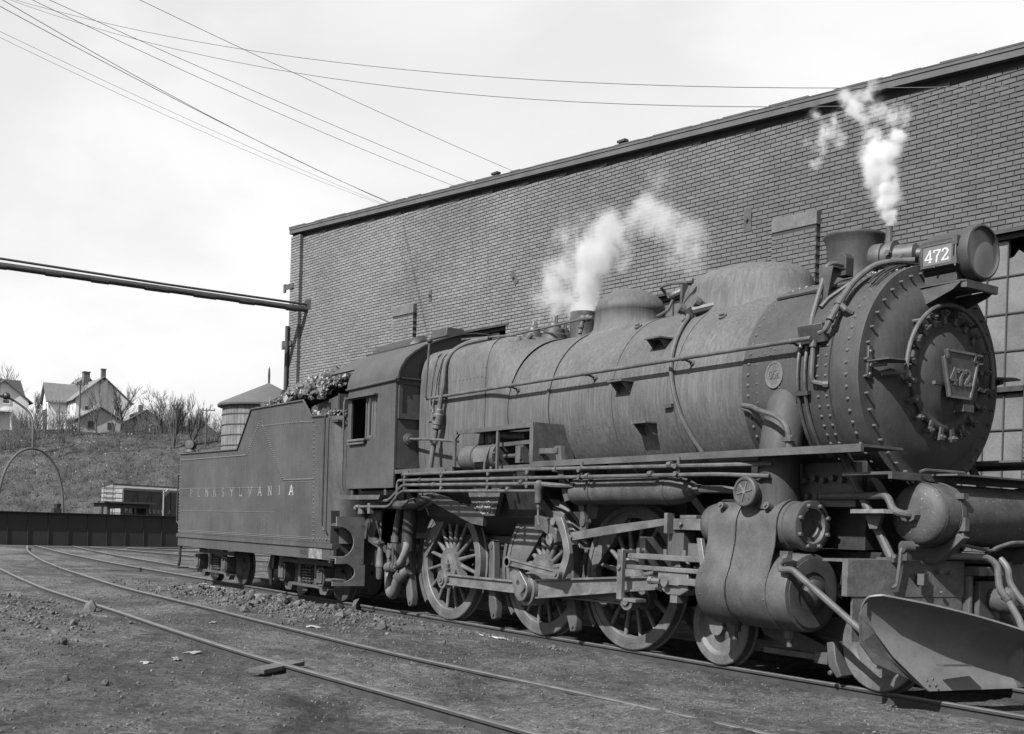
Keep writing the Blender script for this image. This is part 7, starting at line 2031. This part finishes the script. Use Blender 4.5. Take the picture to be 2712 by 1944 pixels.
# ------------------------------------------------------------------ poles
def pole(x, y, ztop, lab, arms=1, r=.13):
    zb = gz(x, y)
    t = thing('utility_pole', lab, 'pole', (x, y, zb), 'utility poles')
    m = MB(); m.cyl((x,y,zb-.4),(x,y,ztop),r,r*.7,n=8); part('post', m, M_POLE, t)
    for k in range(arms):
        m = MB(); z = ztop-.25-k*.6; m.beam((x-.55,y-.85,z),(x+.55,y+.85,z),.10,.12); ca = part('cross_arm', m, M_POLE, t)
        for q in (-.9,-.4,.4,.9):
            m = MB(); m.cyl((x+.55*q,y+.85*q,z+.06),(x+.55*q,y+.85*q,z+.25),.05,n=6); part('insulator', m, M_DARK, ca)
pole(-132.2, 23.4, 17.9, 'dark utility pole standing before the white house')
pole(-144.2, 23.5, 16.5, 'thin pole with cross arm against the white wall', 1, .09)
pole(-113.5, 33.3, 14.1, 'pale leaning pole between the bare trees and the water tank', 1, .10)

# ------------------------------------------------------------------ bare trees and bushes
def grow(mm, p, d, L, r, depth, rg, spread=.55, up=.12, tw=None):
    n = 3
    pts = [p]; q = p.copy(); dd = d.copy()
    for i in range(n):
        dd = (dd+Vector((rg.uniform(-1,1), rg.uniform(-1,1), rg.uniform(-.4,.8)))*.10+Vector((0,0,up*.3))).normalized()
        q = q+dd*L/n; pts.append(q.copy())
    tgt = mm if (depth > 2 or tw is None) else tw
    tgt.tube(pts, [r*(1-.45*i/n) for i in range(n+1)], 5 if depth > 3 else 3, caps=False)
    if depth <= 0: return
    k = 3 if depth > 1 else 4
    for i in range(k):
        a = rg.uniform(0, 2*pi); t = rg.uniform(.35, 1.0) if i else 1.0
        b = pts[min(n, int(t*n))]
        side = dd.orthogonal().normalized(); side.rotate(__import__('mathutils').Quaternion(dd, a))
        nd = (dd+side*rg.uniform(spread*.5, spread*1.35)+Vector((0,0,up))).normalized()
        grow(mm, b, nd, L*rg.uniform(.58,.80), r*rg.uniform(.55,.74), depth-1, rg, spread, up, tw)
def tree(x, y, h, lab, seed, depth=5, lean=(0,0), stems=1, spread=.55, grp='bare trees on the hill'):
    rg = random.Random(seed); zb = gz(x, y)
    t = thing('bare_tree', lab, 'tree', (x, y, zb), grp)
    tr = MB(); tw = MB()
    for s_ in range(stems):
        d = Vector((lean[0]+rg.uniform(-.25,.25)*(stems > 1), lean[1]+rg.uniform(-.30,.30)*(stems > 1), 1)).normalized()
        grow(tr, Vector((x+rg.uniform(-.15,.15)*(stems > 1), y+rg.uniform(-.15,.15)*(stems > 1), zb-.2)), d, h*.40, h*.017, depth, rg, spread, .14, tw)
    part('trunk', tr, M_BARK, t, angle=80); part('crown', tw, M_TWIG, t, angle=80)
tree(-115.6, 30.2, 6.4, 'forked bare tree with spreading limbs standing right of the dark house', 11, 5, (.05,-.05), 3, .34)
tree(-116.5, 32.4, 5.4, 'bare tree leaning right, between the forked tree and the pale pole', 5, 5, (.1,.12), 2, .32)
tree(-129.4, 27.6, 7.6, 'bare tree at the right corner of the shed', 21, 5, (.0,.08), 1, .42)
tree(-129.8, 27.0, 6.2, 'slim bare tree just left of the shed corner tree', 23, 5, (.0,-.08), 1, .5)
tree(-131.0, 25.25, 6.6, 'thin bare tree before the shed gable', 31, 5, (0,.05), 1, .45)
tree(-131.6, 33.5, 6.0, 'bare tree behind the shed towards the dark house', 37, 5, (0,.1), 2, .6)
tree(-168, 21.0, 9.5, 'tall bare tree behind the left house', 41, 5, (0,0), 2, .55)
tree(-166, 25.0, 6.5, 'bare tree between the left house and the white house', 43, 5, (0,0), 2, .6)
tree(-128, 20.2, 4.4, 'small bare tree on the slope below the white house', 47, 4, (0,.05), 1, .5)
tree(-122, 16.2, 4.2, 'spindly bare tree on the slope at the left edge', 53, 4, (0,0), 2, .5)
tree(-120.2, 18.6, 3.8, 'spindly bare tree on the slope behind the pipe hoop', 59, 4, (0,0), 2, .5)
tree(-117.5, 24.6, 3.0, 'lone sapling in the middle of the hillside', 61, 4, (0,0), 1, .4)
tree(-124.0, 35.0, 4.0, 'bare tree behind the pale leaning pole', 67, 4, (0,.1), 2, .5)
def bush(x, y, h, w, lab, seed, n=60):
    rg = random.Random(seed); m = MB()
    for i in range(n):
        a = rg.uniform(0, 2*pi); r = w*sqrt(rg.random()); bx, by = x+r*cos(a)*.5, y+r*sin(a)
        zb = gz(bx, by)-.05; hh = h*rg.uniform(.5,1.0)
        d = Vector((rg.uniform(-.25,.25)+.2*cos(a), rg.uniform(-.3,.3)+.25*sin(a), 1)).normalized()
        p0 = Vector((bx,by,zb)); p1 = p0+d*hh*.5; p2 = p0+d*hh+Vector((rg.uniform(-.2,.2), rg.uniform(-.25,.25), 0))*hh*.5
        m.tube([p0,p1,p2], [.03,.022,.006], 3, caps=False)
        for k in range(4):
            t = rg.uniform(.3,.95); b = p0.lerp(p2, t); e = b+Vector((rg.uniform(-.4,.4), rg.uniform(-.5,.5), rg.uniform(.3,1)))*hh*.35
            m.tube([b, e], [.014,.004], 3, caps=False)
    tag(part('bare_bush', m, M_TWIG, angle=80), lab, 'bush', 'bare bushes on the hill')
for i, (x, y, h, w, n, lab) in enumerate((( -137.5,20.0,3.0,2.2,80,'big bare bush between the left house and the white house'),(-138.0,18.3,3.4,1.8,100,'bare bush just right of the left house'),(-139.0,23.0,2.4,.9,40,'narrow bush at the corner of the white house'),(-141,24.6,3.0,.7,60,'dark bush left of the shed'),
    (-136,34.5,4.2,2.6,170,'wide dark thicket before the dark house'),(-131,36.6,3.6,2.4,150,'dark thicket right of the shed trees'),(-127,38.5,3.4,2.2,130,'bare thicket before the distant dark house'),(-122,40.5,3.2,2.6,130,'bare thicket beside the water tank'),(-134,30.8,2.6,1.4,70,'low bush at the shed corner'),
    (-126.5,14.6,2.6,1.8,70,'scrub on the slope at the far left'),(-118,35.5,2.0,2.0,60,'low scrub below the pale pole'),(-129.5,17.0,2.0,1.2,50,'small scrub below the left house'))):
    bush(x, y, h, w, lab, 100+i, n)

# grass tufts, weeds and pale litter on the hillside
rg = random.Random(9)
m = MB()
for i in range(42000):
    x = rg.uniform(-150,-92); y = rg.uniform(8, 48)
    h = hill(x, y)
    if h < .25: continue
    z = gz(x, y)-.03
    L = rg.uniform(.06,.24)*(1.6 if rg.random() < .06 else 1); a = rg.uniform(0, pi); w = rg.uniform(.015,.05)
    lx, ly = rg.uniform(-.25,.25), rg.uniform(-.25,.25)
    ca, sa = cos(a)*w, sin(a)*w
    m.add([(x-ca,y-sa,z),(x+ca,y+sa,z),(x+lx+ca*.2,y+ly+sa*.2,z+L),(x+lx*.6-ca,y+ly*.6-sa,z+L*.7)], [(0,1,2),(0,2,3)])
gr_ = part('hill_grass', m, surf('dry_grass', .044, .95, .35, .22, 3, 0, island=.25), smooth=False)
gr_['kind'] = 'stuff'; gr_['label'] = 'dry grass and weeds covering the hillside'; gr_['category'] = 'grass'
m = MB()
for i in range(650):     # dead brambles and low scrub, thickest along the upper bank
    x = rg.uniform(-136,-98); y = rg.uniform(10, 44)
    h = hill(x, y)
    if h < .5 or rg.random() > .25+.75*max(0, min(1, .5+1.6*nz(x, y, .13, 31)+.05*(h-6))): continue
    z = gz(x, y)-.05; k = rg.uniform(.35,1.0)
    for j in range(9):
        a = rg.uniform(0, 2*pi); b = Vector((x+rg.gauss(0,.25)*k, y+rg.gauss(0,.35)*k, z))
        e = b+Vector((cos(a)*rg.uniform(.1,.6), sin(a)*rg.uniform(.1,.6), rg.uniform(.4,1.1)))*k
        m.tube([b, (b+e)/2+Vector((0,0,.12*k)), e], [.022,.016,.005], 3, caps=False)
sc = part('hill_scrub', m, surf('scrub_twigs', .030, .95, .3, .5, 6, 0), smooth=False)
sc['kind'] = 'stuff'; sc['label'] = 'dark dead brambles and scrub patching the hillside'; sc['category'] = 'scrub'
m = MB()
for i in range(520):
    cl_ = rg.choice(((-118,16,6,4),(-121,22,7,5),(-113,19,6,5),(-118,27,7,6),(-126,15,4,3),(-129,27,3,2.5),(-112,26,6,5)))
    x = rg.gauss(cl_[0], cl_[2]*.6); y = rg.gauss(cl_[1], cl_[3]*.6)
    if hill(x, y) < .6: continue
    lump(m, (x, y, gz(x, y)+.03), rg.choice((.03,.04,.05,.06,.10)), rg)
lt = part('hill_litter', m, surf('hill_rubble', .16, .9, .3, 3, 30, 0, island=.7), smooth=False)
lt['kind'] = 'stuff'; lt['label'] = 'pale rubble and litter strewn over the hillside'; lt['category'] = 'rubble'

# ------------------------------------------------------------------ loose stones, coal and litter on the yard
rg = random.Random(77)
m = MB()
def near_rail(x, y): return abs(y+.75) < .06 or abs(y+4.98) < .07 and x < 6 or abs(y+3.5) < .05
for i in range(22000):
    x = rg.uniform(-13, 11); y = rg.uniform(-8.5, -.85)
    dens = .35+.65*max(0, nz(x, y, .45, 21)+.3)
    if rg.random() > dens: continue
    r = rg.choice((.004,.005,.006,.008,.010,.012,.016))
    lump(m, (x, y, ground_z(x, y)+r*.3), r, rg)
for i in range(1500):     # banked cinders and clinker beside the tender
    x = rg.gauss(-4.8, 2.6); y = rg.gauss(-2.0, .55)
    if y > -.85: continue
    r = rg.choice((.015,.02,.03,.04)); lump(m, (x, y, ground_z(x, y)+r*.3), r, rg)
for i in range(900):     # heap at the left
    x = rg.gauss(-4.3, 2.2); y = rg.gauss(-6.4, .55)
    r = rg.choice((.012,.016,.022,.032)); lump(m, (x, y, ground_z(x, y)+r*.3), r, rg)
for i in range(260):     # ash between the driving wheels
    x = rg.uniform(-2.6, 3.4); y = rg.uniform(-1.15,-.9); r = rg.choice((.01,.02,.025)); lump(m, (x, y, ground_z(x, y)+r*.3), r, rg)
gv = part('cinder_gravel', m, M_ROCK, smooth=False)
gv['kind'] = 'stuff'; gv['label'] = 'loose cinders and small stones scattered over the yard'; gv['category'] = 'gravel'
# larger lumps one can pick out
lm = []
for k in range(5):
    q = MB(); lump(q, (0,0,0), 1.0, rg); me = mesh_of(q, 'coal_lump', False); lm.append(me); me.materials.append(M_ROCK)
for i in range(70):
    x = rg.gauss(-5.0, 1.7); y = rg.gauss(-2.1, .42)
    if y > -.98 or y < -3.2: continue
    r = rg.uniform(.045,.115)
    o = link('coal_lump', rg.choice(lm), None, (x, y, ground_z(x, y)+r*.35)); o.scale = (r,)*3; o.rotation_euler = (rg.uniform(0,6), rg.uniform(0,6), rg.uniform(0,6))
    tag(o, 'grey coal lump lying among the spill beside the tender track', 'coal lump', 'coal lumps spilled beside the tender')
for i in range(26):
    x = rg.gauss(-4.0, 1.9); y = rg.gauss(-6.2, .5); r = rg.uniform(.035,.065)
    o = link('clinker_lump', rg.choice(lm), None, (x, y, ground_z(x, y)+r*.3)); o.scale = (r,)*3; o.rotation_euler = (rg.uniform(0,6), rg.uniform(0,6), rg.uniform(0,6))
    tag(o, 'rough clinker lump in the heap at the left edge', 'clinker', 'clinker lumps in the left heap')
for x, y, r, lab in ((-3.45,-5.16,.14,'dark rock lying against the near foreground rail'),(4.30,-6.86,.055,'small pale stone alone in the foreground dirt'),(-3.05,-.86,.15,'block of stone beside the engine rail behind the cab'),(3.9,-7.1,.05,'small dark stone in the left foreground'),(1.0,-6.5,.06,'roundish stone beyond the small pale stone')):
    o = link('stone', rg.choice(lm), None, (x, y, ground_z(x, y)+r*.45)); o.scale = (r, r*.8, r*.75); o.rotation_euler = (rg.uniform(0,6), rg.uniform(0,6), rg.uniform(0,6))
    tag(o, lab, 'stone')
# scraps of paper, ash and lime
def scrap(x, y, w, l, lab, rot, seed):
    q = random.Random(seed); mm = MB(); n = 5
    for i in range(n):
        for j in range(n):
            px_, py_ = (i/(n-1)-.5)*l*(1+.3*q.uniform(-1,1)), (j/(n-1)-.5)*w*(1+.3*q.uniform(-1,1))
            X_, Y_ = x+px_*cos(rot)-py_*sin(rot), y+px_*sin(rot)+py_*cos(rot)
            mm.v.append((X_, Y_, ground_z(X_, Y_)+.006+q.uniform(0,.022)))
    for i in range(n-1):
        for j in range(n-1): mm.f.append((i*n+j, (i+1)*n+j, (i+1)*n+j+1, i*n+j+1))
    o = part('scrap', mm, M_LITTER if seed % 2 else M_LIGHTROCK, smooth=True, angle=50); so_ = o.modifiers.new('th', 'SOLIDIFY'); so_.thickness = .006
    tag(o, lab, 'scrap')
scrap(2.40,-5.45,.13,.16,'crumpled pale scrap between the foreground rails and the dark patch',.3,2)
scrap(2.92,-6.10,.10,.15,'pale scrap lying left of the dark patch in the foreground',.1,4)
scrap(2.75,-5.75,.07,.30,'long pale scrap beside the dark ground patch',-.2,6)
scrap(1.82,-1.10,.08,.36,'white scrap lying beside the rail under the driving wheels',.1,3)
scrap(1.45,-1.12,.05,.06,'tiny white scrap left of the white scrap by the driving wheels',.1,5)
scrap(-.2,-2.9,.08,.22,'grey-white rag on the dirt before the rear driving wheel',.4,8)
scrap(-1.2,-4.0,.09,.28,'pale scrap between the rails of the foreground track',-.5,10)
scrap(-9.0,-1.25,.12,1.7,'strip of white lime spilled beside the rear tender truck',.02,7)
scrap(-10.6,-.98,.10,.5,'white patch under the rear end of the tender',.02,9)
scrap(-6.0,-6.1,.10,.5,'pale strip on the clinker heap at the left edge',.3,12)
